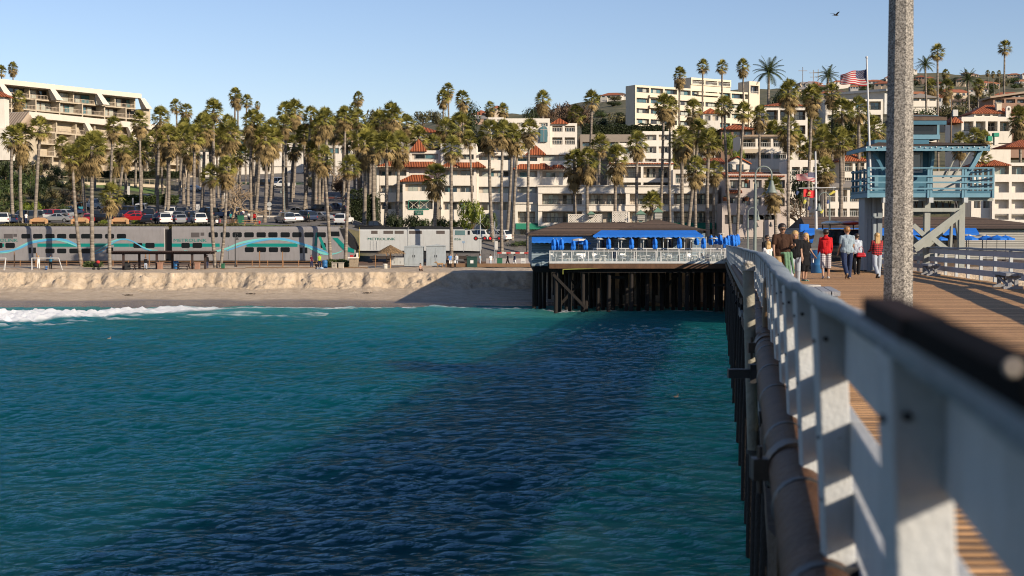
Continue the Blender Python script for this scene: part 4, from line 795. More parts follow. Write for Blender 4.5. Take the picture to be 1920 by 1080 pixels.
q.add([(a[0], -.9, a[1]), (b[0], -.9, a[1]), (b[0], 8, a[1]), (a[0], 8, a[1]), (F.m(1226, 420, 3.2)[0], 3.2, zt), (F.m(1232, 420, 3.2)[0], 3.2, zt)], [(0, 1, 5, 4), (1, 2, 5), (2, 3, 4, 5), (3, 0, 4), (3, 2, 1, 0)]); F.fin(q, SHAKE, 'roof')
def awning(F, pa, pb, yt, yb, dt, db, mat, flare=0, name='awning', scal=.14):
 u0, z1 = F.m(pa, yt, dt); u1, _ = F.m(pb, yt, dt); z0 = F.m(pa, yb, db)[1]; v0 = F.m(pa - flare, yb, db)[0]; v1 = F.m(pb + flare, yb, db)[0]; q = MB()
 q.add([(u0, dt, z1), (u1, dt, z1), (v1, db, z0), (v0, db, z0), (u0, dt, z1 - .03), (u1, dt, z1 - .03), (v1, db, z0 - .03), (v0, db, z0 - .03)], [(3, 2, 1, 0), (4, 5, 6, 7), (0, 4, 7, 3), (1, 2, 6, 5), (2, 3, 7, 6)])
 q.add([(v0, db, z0 - .03), (u0, dt, z1 - .03), (u0, dt, z0 - .03)], [(0, 1, 2)]); q.add([(v1, db, z0 - .03), (u1, dt, z1 - .03), (u1, dt, z0 - .03)], [(0, 2, 1)])
 n = max(4, int((v1 - v0) / .45))
 for i in range(n):
  x0 = v0 + (v1 - v0) * i / n; x1 = v0 + (v1 - v0) * (i + 1) / n; q.add([(x0, db - .01, z0), (x1, db - .01, z0), (x1, db - .01, z0 - scal), ((x0 + x1) / 2, db - .01, z0 - scal * 1.5), (x0, db - .01, z0 - scal)], [(0, 4, 3, 2, 1)])
 return q.build(name, mat, F.root)
awning(F, 997, 1092, 443.5, 452, -.05, -1.5, BLUEA)
awning(F, 1127, 1304, 431.8, 441.5, -.95, -3.1, BLUEA, 15)
for a, b in ((1128, 1150), (1212, 1232), (1240, 1262), (1276, 1298)): F.win(a, b, 447, 474, -.02, GL[0], FRAMED)
F.win(1180, 1196, 447, 480, -.02, GL[0], FRAMED, 1, 'door')
q = MB(); F.box(q, 1018, 1043, 455.5, 457, -.5, -.05); F.fin(q, IRON, 'wall_lamp')
# roof furniture
LATT = bpy.data.materials.new('white_lattice'); LATT.use_nodes = True; nt = LATT.node_tree; b_ = nt.nodes['Principled BSDF']; L_ = nt.links.new; b_.inputs['Base Color'].default_value = (.5, .46, .40, 1); b_.inputs['Roughness'].default_value = .8
tc = nd(nt, 'ShaderNodeTexCoord'); mp = nd(nt, 'ShaderNodeMapping'); mp.inputs['Rotation'].default_value = (0, R(45), 0); L_(tc.outputs['Object'], mp.inputs[0]); gs = []
for ax in 'XZ':
 wv = nd(nt, 'ShaderNodeTexWave', bands_direction=ax, Scale=1.9); L_(mp.outputs[0], wv.inputs['Vector']); g = nd(nt, 'ShaderNodeMath', operation='GREATER_THAN'); g.inputs[1].default_value = .42; L_(wv.outputs['Fac'], g.inputs[0]); gs.append(g)
mxm = nd(nt, 'ShaderNodeMath', operation='MAXIMUM'); L_(gs[0].outputs[0], mxm.inputs[0]); L_(gs[1].outputs[0], mxm.inputs[1]); L_(mxm.outputs[0], b_.inputs['Alpha'])
for a, b, t_, bo_ in ((1065, 1129, 401.5, 417), (1148, 1178, 396.5, 416), (1185, 1212, 405.5, 415)):
 q = MB(); F.box(q, a, b, t_, bo_, 5.0, 5.05, 5); fr = q.build('lattice_screen', LATT, F.root); q = MB(); F.box(q, a, b, t_, t_ + 1.2, 4.96, 5.1, 5); F.box(q, a, a + 1.2, t_ + 1.2, bo_, 4.962, 5.098, 5); F.box(q, b - 1.2, b, t_ + 1.2, bo_, 4.962, 5.098, 5); q.build('frame', PLAST2, fr)
GRF = P('green_copper_roof', (.14, .24, .17), .7, .15, 3)
for c_, w_, t_, m_, bo_ in ((1109, 7, 395.5, 401, 407), (1202, 9, 393, 401, 413), (1234.5, 9, 388.5, 397, 411)):
 q = MB(); F.box(q, c_ - w_ + 2, c_ + w_ - 2, m_, bo_, 4.2, 5.0, 4.4); v = q.build('vent_cupola', SIDP, F.root); a = F.m(c_ - w_, m_, 4.1); b = F.m(c_ + w_, m_, 4.1); q = MB(); q.hip(a[0], b[0], 4.1, 5.1, a[1], F.m(c_, t_, 4.6)[1], None, .05); q.build('cupola_roof', GRF, v)
# ---- patio deck
Pd = Fac('dining_patio', 'open dining deck with white glass railing beside the grey restaurant', 'patio', 1030, 129.5, 495); RUST = P('rusty_brown_beam', (.13, .065, .032), .8, .5, 1.2, .4, 8, dirt=.6)
q = MB(); F2 = Pd; u0, z0 = Pd.m(1030, 494); u1, _ = Pd.m(1392, 494); q.box(u0, u1, .1, 4.9, z0 - .12, z0); q.box(u1 - 2.6, u1 + 1, 4.9, 30, z0 - .12, z0 - .003); q.build('patio_floor', RWOOD, Pd.root)
q = MB(); q.box(u0, u1, -.08, .1, z0 - .46, z0 - .02); q.build('edge_beam', RUST, Pd.root)
q = MB();
for k in range(6): q.box(u0, u1, .4 + k * .8, .55 + k * .8, z0 - .5, z0 - .13)
o = q.build('floor_joists', DWOOD, Pd.root)
q = MB(); a, b = Fac.m(Pd, 1001, 501, 5.1); q.box(a, u0 + 17.5, 5.02, 32, b - .5, b - .02); q.build('restaurant_floor', DWOOD, Pd.root)
GLP = bpy.data.materials.new('clear_wind_screen'); GLP.use_nodes = True; b_ = GLP.node_tree.nodes['Principled BSDF']; b_.inputs['Base Color'].default_value = (.4, .46, .46, 1); b_.inputs['Roughness'].default_value = .08; b_.inputs['Alpha'].default_value = .16
WR = P('white_patio_rail', (.60, .60, .58), .5, .1, 4, dirt=.2)
posts = [1031, 1054, 1072, 1103, 1112, 1148, 1156, 1189, 1193, 1230, 1239, 1274, 1288, 1311, 1319, 1359, 1374]
zt = Pd.m(1031, 470.5)[1] - z0
for i, p in enumerate(posts):
 u = Pd.m(p, 494)[0]; q = MB(); q.box(u - .05, u + .05, -.03, .07, z0, z0 + zt - .05); q.build('railing_post', WR, Pd.root)
for a, b in zip(posts[:-1], posts[1:]):
 if b - a < 9: continue
 ua, ub = Pd.m(a, 494)[0] + .055, Pd.m(b, 494)[0] - .055; q = MB(); q.box(ua, ub, .01, .025, z0 + .22, z0 + zt - .06); q.build('glass_panel', GLP, Pd.root)
q = MB(); q.box(u0 - .02, u1, -.05, .09, z0 + zt - .05, z0 + zt + .03); q.box(u0, u1, -.04, .08, z0 + .0, z0 + .2); q.build('rail_cap', WR, Pd.root)
q = MB(); a, zz = Pd.m(1112, 465, 1.6); q.box(a, u1, 1.56, 1.66, zz - .12, zz);
for p in range(1112, 1380, 20): uu = Pd.m(p, 470, 1.6)[0]; q.box(uu, uu + .06, 1.58, 1.64, z0, zz - .12)
q.build('inner_rail', WR, Pd.root)
for p in (1120, 1160, 1202, 1244, 1284, 1324):
 uu, t_ = Pd.m(p, 444, 2.0); q = MB(); q.box(uu - .03, uu + .03, 1.97, 2.03, z0, t_); q.build('awning_post', WR, Pd.root)
q = MB(); # piles under the patio and restaurant
rq = random.Random(8)
for px, dd in [(1002, 6.0), (1012, 8), (1021, 11), (1007, 13), (1043, .6), (1050, 3), (1061, 6), (1069, 2), (1079, 9), (1093, .8), (1099, 5), (1108, 10), (1122, 3), (1130, 7), (1142, 1), (1150, 6), (1165, 10), (1175, 3), (1184, .8), (1196, 6), (1204, 11), (1214, 2), (1226, 7), (1240, 4), (1252, 10), (1262, 6), (1275, 2), (1288, .8), (1297, 5), (1310, 9), (1322, 3), (1333, 7), (1343, 1.2), (1352, 5), (1362, 9), (1370, 2), (1010, 18), (1030, 20), (1055, 15), (1085, 17), (1115, 14), (1150, 18), (1185, 15), (1215, 18), (1245, 14), (1275, 17), (1305, 15), (1335, 18), (1040, 24), (1100, 24), (1170, 24), (1230, 24), (1290, 24), (1068, 11), (1136, 12), (1208, 13), (1267, 12), (1327, 12), (1350, 14)]:
 u, _ = Pd.m(px, 540, dd); q = MB(); q.tube([(u + rq.uniform(-.1, .1), dd, -7), (u, dd, z0 - .12 if dd < 5 else z0 - .2)], [.2, .17], 8); q.build('pile', DWOOD, Pd.root)
for a, b, c, e_, dd in ((1037, 514, 1099, 578, .4), (1100, 516, 1048, 574, 3.3), (1058, 512, 1090, 545, 6), (1335, 535, 1395, 533, 1), (1135, 520, 1170, 520, 1.5), (1240, 545, 1275, 512, 4)):
 p = Pd.m(a, b, dd); r_ = Pd.m(c, e_, dd); q = MB(); q.beam((p[0], dd, p[1]), (r_[0], dd, r_[1]), .1, .25); q.build('cross_brace', DWOOD, Pd.root)
for dd in (.6, 3.2, 6.2, 9.2, 12.4):
 q = MB(); q.box(u0 + (.2 if dd < 5 else -1.3), u1 - .3, dd - .13, dd + .13, z0 - .85, z0 - .5); q.build('cap_beam', DWOOD, Pd.root)
q = MB(); a = Pd.m(1055, 505, .0); b = Pd.m(1200, 500.5, .0); q.beam((a[0], -.05, a[1]), (b[0], -.05, b[1] ), .05, .07); q.box(a[0], a[0] + .06, -.07, 0, a[1] - .45, a[1]); q.build('yellow_conduit', P('yellow_green_pipe', (.30, .32, .06), .6), Pd.root)
# ---- patio furniture
def ppos(px, py, d): u, z = Pd.m(px, py, d); return Pd.A + Pd.u * u + Pd.n * d + Vector((0, 0, z0))
PL = P('white_plastic', (.72, .72, .70), .4)
def chair(loc, rz, label):
 t = empty('patio_chair', loc, rz, label, 'chair', 'white plastic chairs on the dining patio')
 q = MB(); q.box(-.24, .24, -.22, .22, .41, .45); q.build('seat', PL, t)
 q = MB(); q.add([(-.22, .2, .45), (.22, .2, .45), (.25, .32, .9), (-.25, .32, .9), (-.22, .24, .45), (.22, .24, .45), (.25, .36, .9), (-.25, .36, .9)], [(0, 1, 2, 3), (7, 6, 5, 4), (0, 4, 5, 1), (1, 5, 6, 2), (2, 6, 7, 3), (3, 7, 4, 0)]); q.build('backrest', PL, t)
 for x in (-.23, .23):
  q = MB(); q.tube([(x, -.22, .43), (x, -.22, .65), (x, .22, .65)], .022, 6); q.build('armrest', PL, t)
  for y in (-.2, .2): q = MB(); q.beam((x, y, .42), (x * 1.15, y * 1.25, 0), .04, .04); q.build('leg', PL, t)
 return t
def nearp(px):
 ref = [(1038, 'leftmost folded parasol'), (1075, 'cream parasol'), (1098, 'left awning parasol'), (1123, 'leftmost heater'), (1141, 'first long-awning parasol'), (1165, 'second heater'), (1184, 'second long-awning parasol'), (1206, 'third heater'), (1228, 'third long-awning parasol'), (1252, 'fourth heater'), (1274, 'fourth long-awning parasol'), (1295, 'fifth heater'), (1319, 'parasol at the awning end'), (1338, 'heater right of the awning'), (1362, 'parasol crowd')]
 r_ = min(ref, key=lambda a: abs(a[0] - px)); return ('left of the ' if px < r_[0] - 1 else 'right of the ' if px > r_[0] + 1 else 'in front of the ') + r_[1]
ch0 = None; rc = random.Random(5)
for i, (px, dd) in enumerate([(1040, .7), (1048, .6), (1062, .8), (1069, 1.1), (1088, .7), (1096, 1.3), (1117, .8), (1124, 2.3), (1131, .9), (1137, 2.2), (1160, 2.4), (1170, .7), (1176, 2.2), (1183, .8), (1198, 2.3), (1205, .7), (1213, 2.5), (1219, .9), (1243, .8), (1249, 2.4), (1256, .7), (1264, 2.2), (1279, 2.4), (1286, .8), (1294, .8), (1302, 2.3), (1313, .8), (1322, 2.4), (1329, .8), (1337, 2.3), (1345, .8), (1352, 2.6), (1363, .8), (1370, 2.2)]):
 L = f"white plastic armchair in the {'front' if dd < 1.2 else 'rear'} patio row, {nearp(px)}"
 p = ppos(px, 485, dd); z_ = rc.choice([R(90), R(-90), R(100), R(-80), R(60), R(20)])
 if ch0 is None: ch0 = chair(p, z_, L)
 else: dup(ch0, p, z_, L)
tb0 = None
for px, dd in ((1055, .9), (1080, 1.0), (1128, 1.5), (1165, 1.2), (1190, 1.3), (1210, 1.6), (1250, 1.5), (1272, 1.3), (1298, 1.5), (1331, 1.5), (1357, 1.4)):
 p = ppos(px, 485, dd); L = 'round white patio table ' + nearp(px)
 if tb0 is None:
  tb0 = empty('patio_table', p, 0, L, 'table', 'round patio tables'); q = MB(); q.tube([(0, 0, .70), (0, 0, .74)], .48, 16); q.build('table_top', PL, tb0); q = MB(); q.tube([(0, 0, .02), (0, 0, .7)], .05, 8); q.tube([(0, 0, 0), (0, 0, .02)], .25, 10); q.build('leg', PL, tb0)
 else: dup(tb0, p, 0, L)
HCAP = P('heater_hood', (.62, .56, .46), .4, metal=.3)
def heater(px, dd, ytop, L):
 p = ppos(px, 480, dd); h = Pd.m(px, ytop, dd)[1] - z0; t = empty('patio_heater', p, 0, L, 'heater', 'gas heaters on the dining patio')
 q = MB(); q.lathe([(.001, h), (.2, h - .02), (.42, h - .12), (.41, h - .14), (.1, h - .06)], 14); q.build('heater_hood', HCAP, t); q = MB(); q.tube([(0, 0, h - .42), (0, 0, h - .1)], .09, 8); q.build('burner', GALV, t)
 q = MB(); q.tube([(0, 0, .7), (0, 0, h - .4)], .035, 8); q.build('pole', GALV, t); q = MB(); q.lathe([(.23, 0), (.22, .5), (.14, .72), (.03, .75)], 12); q.build('base', GALV, t)
for px, dd, yt, L in ((1123, 1.9, 446, 'leftmost'), (1165, 1.9, 446, 'second from left'), (1206, 1.9, 445.5, 'third from left'), (1252, 1.9, 445, 'fourth from left'), (1295, 1.9, 445, 'rightmost')): heater(px, dd, yt, L + ' mushroom gas heater under the long blue awning')
heater(1338, 5.5, 445, 'mushroom gas heater right of the long awning, in front'); heater(1353, 9, 436.5, 'taller mushroom gas heater right of the awning beyond the folded parasols')
def closed(px, dd, yt, yb, L, grp='folded blue parasols'):
 p = ppos(px, 480, dd); h1 = Pd.m(px, yt, dd)[1] - z0; h0 = Pd.m(px, yb, dd)[1] - z0; t = empty('folded_parasol', p, 0, L, 'parasol', grp)
 q = MB(); n = 14; rr_ = [.03, .13, .17, .19, .14, .20, .21, .16]; zs_ = [h1, h1 - .1, h1 - .3, h1 - .5, (h0 + h1) / 2 - .1, h0 + .4, h0 + .15, h0]
 vs = [((r * (1 + .35 * math.cos(k * 2 * math.pi / n * 4 + z * 3))) * math.cos(2 * math.pi * k / n), r * (1 + .35 * math.cos(k * 2 * math.pi / n * 4 + z * 3)) * math.sin(2 * math.pi * k / n), z) for r, z in zip(rr_, zs_) for k in range(n)]
 q.smooth = True; q.add(vs, [(i * n + k, i * n + (k + 1) % n, (i + 1) * n + (k + 1) % n, (i + 1) * n + k) for i in range(7) for k in range(n)]); q.build('canopy', BLUEA, t)
 q = MB(); q.tube([(0, 0, 0), (0, 0, h1 + .08)], .022, 6); q.build('pole', WR, t)
for px, dd, yt, yb, L in ((1038, 1.3, 448, 469, 'leftmost folded blue parasol of the three near the patio corner'), (1044, 1.9, 449, 469, 'middle folded blue parasol of the three near the patio corner'), (1053, 1.3, 448, 468, 'right folded blue parasol of the three near the patio corner'),
 (1075, 1.5, 451, 469, 'folded blue parasol left of the open cream parasol pole'), (1098, 1.4, 449, 468, 'folded blue parasol under the left end of the long awning'), (1141, .5, 447, 467, 'folded blue parasol between the first and second heater'), (1184, .5, 447, 467, 'folded blue parasol between the second and third heater'),
 (1228, .5, 447, 467, 'folded blue parasol between the third and fourth heater'), (1274, .5, 446, 466, 'folded blue parasol between the fourth and fifth heater'), (1319, .5, 446, 466, 'folded blue parasol at the right end of the long awning'), (1306, 3.5, 446, 459, 'short folded blue parasol in shade behind the fifth heater')): closed(px, dd, yt, yb, L)
for i, (px, dd, yt, yb) in enumerate(((1333, 7, 441, 459), (1342, 8, 443, 458), (1350.5, 6, 440, 459), (1360, 2.5, 445, 466), (1365, 7, 441, 462), (1370, 9, 440, 458), (1374, 5, 440, 461), (1379, 7, 441, 462), (1383, 10, 439, 459))):
 closed(px, dd, yt, yb, 'folded blue parasol in the crowd beside the pier, ' + ['leftmost', 'short one behind the leftmost', 'behind the tall heater', 'fourth from left, in front', 'fifth, behind the front one', 'sixth, farther back', 'third from right', 'second from right', 'rightmost'][i], 'folded blue parasols crowded at the pier side')
def openpar(loc, r, h, mat, L, grp, droop=.28):
 t = empty('open_parasol', loc, 0, L, 'parasol', grp); q = MB(); n = 8; vs = [(0, 0, h)] + [(r * math.cos(2 * math.pi * k / n), r * math.sin(2 * math.pi * k / n), h - droop * r - .0) for k in range(n)] + [(r * math.cos(2 * math.pi * k / n), r * math.sin(2 * math.pi * k / n), h - droop * r - .14) for k in range(n)]
 q.add(vs, [(0, 1 + k, 1 + (k + 1) % n) for k in range(n)] + [(1 + k, 9 + k, 9 + (k + 1) % n, 1 + (k + 1) % n) for k in range(n)]); q.build('canopy', mat, t); q = MB(); q.tube([(0, 0, 0), (0, 0, h + .06)], .025, 6); q.build('pole', FRAMED, t); q = MB(); q.tube([(0, 0, 0), (0, 0, .08)], .28, 12); q.build('base', FRAMED, t)
openpar(ppos(1085, 480, 2.2), .62, Pd.m(1085, 447, 2.2)[1] - z0, P('cream_canvas', (.66, .60, .50), .8), 'open cream parasol at the left part of the dining patio', 'open parasols', .12)
openpar(ppos(1090, 480, 3.2), .9, Pd.m(1090, 450, 3.2)[1] - z0, BLUEA, 'open blue parasol half behind the cream parasol', 'open parasols')
# ================================================================ right-hand cafe beyond the lifeguard tower
F = Fac('cafe_building', 'long low cafe with brown shake roof and blue awnings right of the pier', 'cafe', 1500, 128, 500)
q = MB(); F.box(q, 1500, 2010, 428, 500, 0, 8); F.fin(q, SIDP)
q = MB(); a = F.m(1512, 429, -.5); b = F.m(2020, 429, -.5); zt_ = F.m(1520, 406.5, 4)[1]; q.add([(a[0], -.5, a[1]), (b[0], -.5, a[1]), (b[0], 8.5, a[1]), (a[0], 8.5, a[1]), (a[0] + .4, 4, zt_), (F.m(1825, 407, 4)[0], 4, zt_), (b[0], 4, zt_ - 1.0)], [(0, 1, 6, 5, 4), (2, 3, 4, 5, 6), (3, 0, 4), (1, 2, 6), (3, 2, 1, 0)]); F.fin(q, SHAKE, 'roof')
awning(F, 1512, 1830, 427.5, 437.5, -.55, -2.4, BLUEA, 6)
q = MB(); F.box(q, 1501, 1517, 420, 435, -1.2, -.6); F.fin(q, BLUEA, 'awning_side')
for a in (1535, 1640, 1730, 1775): F.win(a, a + 24, 443, 470, -.02, GL[0], FRAMED)
def dk(px, Y): return (W(px, 470, Y).x, Y, CAMZ - 2.35)
for px, Y, yt, L in ((1759, 121, 441.5, 'open blue parasol just left of the tower legs, seen through the braces'), (1816, 119, 441, 'open blue parasol right of the tower legs'), (1849, 123, 441, 'open blue parasol second right of the tower legs'), (1869, 117, 440.5, 'open blue parasol third right of the tower legs, in front'), (1885, 121, 441, 'rightmost open blue parasol against the pale siding'), (1714, 122, 442, 'open blue parasol right beside the concrete lamp post'), (1528, 118, 446, 'open blue parasol behind the person in red sweater')):
 openpar(dk(px, Y), .82, (437 - yt) * Y / FPX + 2.35, BLUEA, L, 'open blue parasols at the cafe', .34)
for px, Y, L in ((1812, 125, 'mushroom heater with cream hood between the cafe parasols'), (1842, 125, 'second mushroom heater with cream hood by the pale siding')):
 p = dk(px, Y); h = (437 - 439) * Y / FPX + 2.35; t = empty('patio_heater', p, 0, L, 'heater'); q = MB(); q.lathe([(.001, h), (.3, h - .02), (.55, h - .13), (.54, h - .15), (.1, h - .07)], 14); q.build('heater_hood', HCAP, t); q = MB(); q.tube([(0, 0, 0), (0, 0, h - .1)], .05, 8); q.build('pole', IRON, t)
q = MB(); a_ = dk(1512, 116); q.box(a_[0], rightx(110) + 20, 112, 127, a_[2] - .3, a_[2]); o = q.build('cafe_terrace', RWOOD); o['kind'] = 'structure'
# ================================================================ lifeguard tower
TB = P('tower_shaded_blue', (.04, .155, .235), .6, .12, 2, dirt=.3); TL = P('tower_light_blue_paint', (.14, .30, .39), .6, .12, 3, dirt=.3); TG = P('tower_grey_boards_base', (.26, .30, .33), .7, .1, 3); TGB = stripes('tower_grey_boards', (.27, .31, .34), (.14, .16, .18), 'X', .22, .7, (.02, .12), .5, .1, 2); TGR = P('tower_pale_green_timber', (.36, .37, .33), .7, .12, 3, dirt=.35)  # the darker tower blue has shade mixed into its colour
TY = 61.0; T = Fac('lifeguard_tower', 'blue lifeguard tower with wrap-around balcony on braced pale timber legs beside the pier', 'lifeguard tower', 1612, TY, 507)
# balcony floor, fascia
q = MB(); T.box(q, 1626, 1862, 362, 370, -1.2, 1.7, -1.2); T.fin(q, TL, 'balcony_floor')
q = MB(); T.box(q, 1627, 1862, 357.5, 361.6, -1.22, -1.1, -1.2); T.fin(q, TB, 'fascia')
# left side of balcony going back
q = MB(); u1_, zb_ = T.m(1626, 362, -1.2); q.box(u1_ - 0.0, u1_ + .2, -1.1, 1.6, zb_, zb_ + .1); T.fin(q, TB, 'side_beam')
zr1 = T.m(1626, 315, -1.2)[1]; zr0 = T.m(1626, 360, -1.2)[1]
for px in (1626, 1665, 1700, 1738.5, 1743.5, 1803, 1808, 1860):
 u = T.m(px, 340, -1.2)[0]; q = MB(); q.box(u, u + .09, -1.25, -1.16, zr0 - .25, zr1); T.fin(q, TL, 'railing_post')
for yt, h in ((314, 2.2), (329, 3), (340.5, 3), (352, 3.4)):
 q = MB(); T.box(q, 1626, 1862, yt, yt + h, -1.3, -1.255, -1.2); T.fin(q, TL, 'railing_board')
uR = T.m(1861, 340, -1.2)[0]; uL = T.m(1626, 340, -1.2)[0]
for (u, sd) in ((uR, 1), (uL, 0)):
 for z in (zr1 - .05, zr1 - .42, zr1 - .68, zr1 - .95):
  q = MB(); q.box(u - .02, u + .03, -1.15, 1.6, z - .07, z); T.fin(q, TL if sd else TB, 'railing_board')  # left run takes the shade-darkened blue, right run the light blue
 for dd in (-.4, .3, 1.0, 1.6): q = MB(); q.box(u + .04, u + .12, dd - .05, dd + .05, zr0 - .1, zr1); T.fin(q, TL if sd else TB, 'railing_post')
for yy_ in (zr1 - .05, zr1 - .42, zr1 - .68, zr1 - .95): q = MB(); q.box(uL, uR, 1.62, 1.66, yy_ - .07, yy_); T.fin(q, TL, 'railing_board')
for k in range(10): u = uL + .2 + (uR - uL - .3) * k / 9; q = MB(); q.box(u, u + .1, 1.67, 1.73, zr0 - .1, zr1); T.fin(q, TL, 'railing_post')
# cabin
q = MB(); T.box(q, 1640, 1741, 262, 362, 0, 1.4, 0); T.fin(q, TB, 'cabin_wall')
q = MB(); T.box(q, 1741, 1748, 276, 362, -.06, .04, 0); T.box(q, 1640, 1646, 276, 362, -.06, .04, 0); T.fin(q, TL, 'corner_board')
T.win(1700, 1729, 286, 324, -.05, GL[3], WRAIL, 1); T.win(1660, 1690, 286, 324, -.05, GL[3], WRAIL, 1)
q = MB(); T.box(q, 1742, 1806, 321, 362, 1.0, 1.1, 1.0); T.fin(q, P('pale_storage_board', (.48, .46, .42), .7), 'storage_box')
# sweeping roof: thin slab with deep curved right brace
ze = T.m(1640, 276, -1.4)[1]; q = MB(); a = T.m(1622, 276, -1.4); b = T.m(1854, 276, -1.4); zt_ = T.m(1700, 262.5, 1)[1]
q.add([(a[0], -1.5, ze), (b[0], -1.5, ze + .12), (b[0], 1.9, ze + .12), (a[0], 1.9, ze), (a[0] + 1.4, .8, zt_), (b[0] - 1.2, .8, zt_ - .12)], [(0, 1, 5, 4), (1, 2, 5), (2, 3, 4, 5), (3, 0, 4), (3, 2, 1, 0)]); T.fin(q, SHAKE, 'roof')
q = MB(); q.box(a[0], b[0], -1.56, -1.505, ze - .16, ze + .02); q.box(a[0], a[0] + .06, -1.5, 1.9, ze - .16, ze - .005); q.box(b[0] - .06, b[0], -1.5, 1.9, ze - .05, ze + .1); T.fin(q, TL, 'roof_fascia')
for k in range(16): u = a[0] + .2 + (b[0] - a[0] - .4) * k / 15; q = MB(); q.box(u, u + .07, -1.5, -.2, ze - .13, ze - .02); T.fin(q, TB, 'rafter_tail')
lp_ = []
for k in range(24):
 u = a[0] + (b[0] - a[0]) * k / 23; c = MB(); c.ball((u, -1.59, ze - .02 + .03 * math.sin(k * 2.6)), .03, 6); c.build('roof_light_bulb', P('white_bulb', (.8, .8, .78), .3), T.root)
# curved braces at left and right
def curve(px0, y0, px1, y1, bulge, dd, mat, name, w_=.12):
 p = T.m(px0, y0, dd); r_ = T.m(px1, y1, dd); q = MB(); n = 8; pts = []
 for i in range(n + 1): t = i / n; pts.append((p[0] + (r_[0] - p[0]) * t + bulge * math.sin(math.pi * t) * .5, dd, p[1] + (r_[1] - p[1]) * t + bulge * .4 * math.sin(math.pi * t)))
 for i in range(n): q.beam(pts[i], pts[i + 1], w_, .26, (0, 1, 0))
 T.fin(q, mat, name)
curve(1838, 280, 1810, 330, .12, -1.0, TL, 'curved_brace'); curve(1840, 280, 1812, 332, .12, 2.4, TL, 'curved_brace'); curve(1748, 280, 1743, 325, .1, -.5, TL, 'curved_brace')
curve(1636, 288, 1658, 330, .1, -.9, TB, 'curved_brace'); curve(1642, 286, 1668, 326, .1, 1.4, PWOOD, 'curved_brace')
for x0, x1 in ((1795, 1775), (1818, 1790)): p = T.m(x0, 285, .9); r_ = T.m(x1, 330, .9); q = MB(); q.beam((p[0], .9, p[1]), (r_[0], .9, r_[1]), .05, .05); T.fin(q, TGR, 'stair_rail')
# top lookout
q = MB(); T.box(q, 1690, 1759, 216, 262, .6, 1.7, .6); T.fin(q, TB, 'lookout_wall')
q = MB(); T.box(q, 1706, 1757, 226.5, 252, .52, .6, .6); lw = T.fin(q, P('dark_opening', (.012, .014, .016), .15, spec=.6), 'lookout_window');
q = MB(); T.box(q, 1756, 1760, 219, 262, .5, .7, .6); T.fin(q, TL, 'corner_board')
q = MB(); T.box(q, 1690, 1760, 253, 261.5, .1, .55, .3); T.fin(q, TL, 'sill_shelf')
a = T.m(1684, 219.5, .1); b = T.m(1776, 219.5, .1); q = MB(); q.hip(a[0], b[0], .1, 2.2, a[1], T.m(1720, 213.5, 1.5)[1], 1.2, .14); T.fin(q, SHAKE, 'roof'); q = MB(); q.box(a[0] + .02, b[0] - .02, .12, .16, a[1] - .32, a[1] - .15); T.fin(q, TB, 'roof_fascia')
q = MB(); u, z_ = T.m(1783, 262, 1.4); q.tube([(u, 1.4, z_ - .5), (u, 1.4, T.m(1783, 178, 1.4)[1])], .03, 6); T.fin(q, P('brown_pole', (.20, .12, .06), .7), 'antenna_pole')
q = MB(); T.box(q, 1786, 1795, 206, 218, 1.3, 1.6, 1.4); T.fin(q, WRAIL, 'siren')
# enclosure and legs
q = MB(); T.box(q, 1621, 1653, 370, 507, -.2, .8, -.2); T.fin(q, TGB, 'stair_enclosure')
q = MB(); T.box(q, 1621, 1625, 371, 506, -.24, -.205, -.2); T.box(q, 1646, 1653, 371, 506, -.24, -.205, -.2); T.box(q, 1625.3, 1645.7, 406, 410, -.24, -.205, -.2); T.fin(q, TG, 'trim')
for px, dd in ((1738, -.8), (1803, -.8), (1665, -.8), (1738, 1.4), (1803, 1.4), (1665, 1.4)):
 u, zt_ = T.m(px, 371, dd); q = MB(); q.box(u - .12, u + .12, dd - .12, dd + .12, T.m(px, 512, dd)[1], zt_); T.fin(q, TGR, 'tower_leg')
for ya, yb, x0, x1 in ((390, 397, 1660, 1806), (370.3, 377, 1652, 1862)):
 for dd in (-.95, 1.55): q = MB(); T.box(q, x0, x1, ya, yb, dd - .05, dd + .05, dd); T.fin(q, TGR, 'cross_beam')
for x0, y0, x1, y1, dd in ((1803, 396, 1714, 463, -1.08), (1800, 404, 1716, 470, -1.0), (1740, 440, 1776, 468, -.92), (1712, 422, 1740, 448, -.92), (1665, 400, 1735, 470, 1.65), (1803, 400, 1740, 460, 1.55), (1790, 400, 1800, 465, 1.0), (1785, 396, 1782, 466, .2)):
 p = T.m(x0, y0, dd); r_ = T.m(x1, y1, dd); q = MB(); q.beam((p[0], dd, p[1]), (r_[0], dd, r_[1]), .09, .2); T.fin(q, TGR, 'diagonal_brace')
for px in (1655, 1741, 1806): q = MB(); T.box(q, px, px + 8, 370.5, 380, -1.3, -1.0, -1.2); T.fin(q, WHITE, 'corbel')
q = MB()
for k in range(14): u, z_ = T.m(1715 + k * 6.5, 384, 1); q.beam((u, 1 + .02 * k, z_ + .25), (u + .1 * (-1) ** k, 1 + .02 * k, z_ - .25), .03, .05)
o = T.fin(q, RUST, 'rusty_truss')
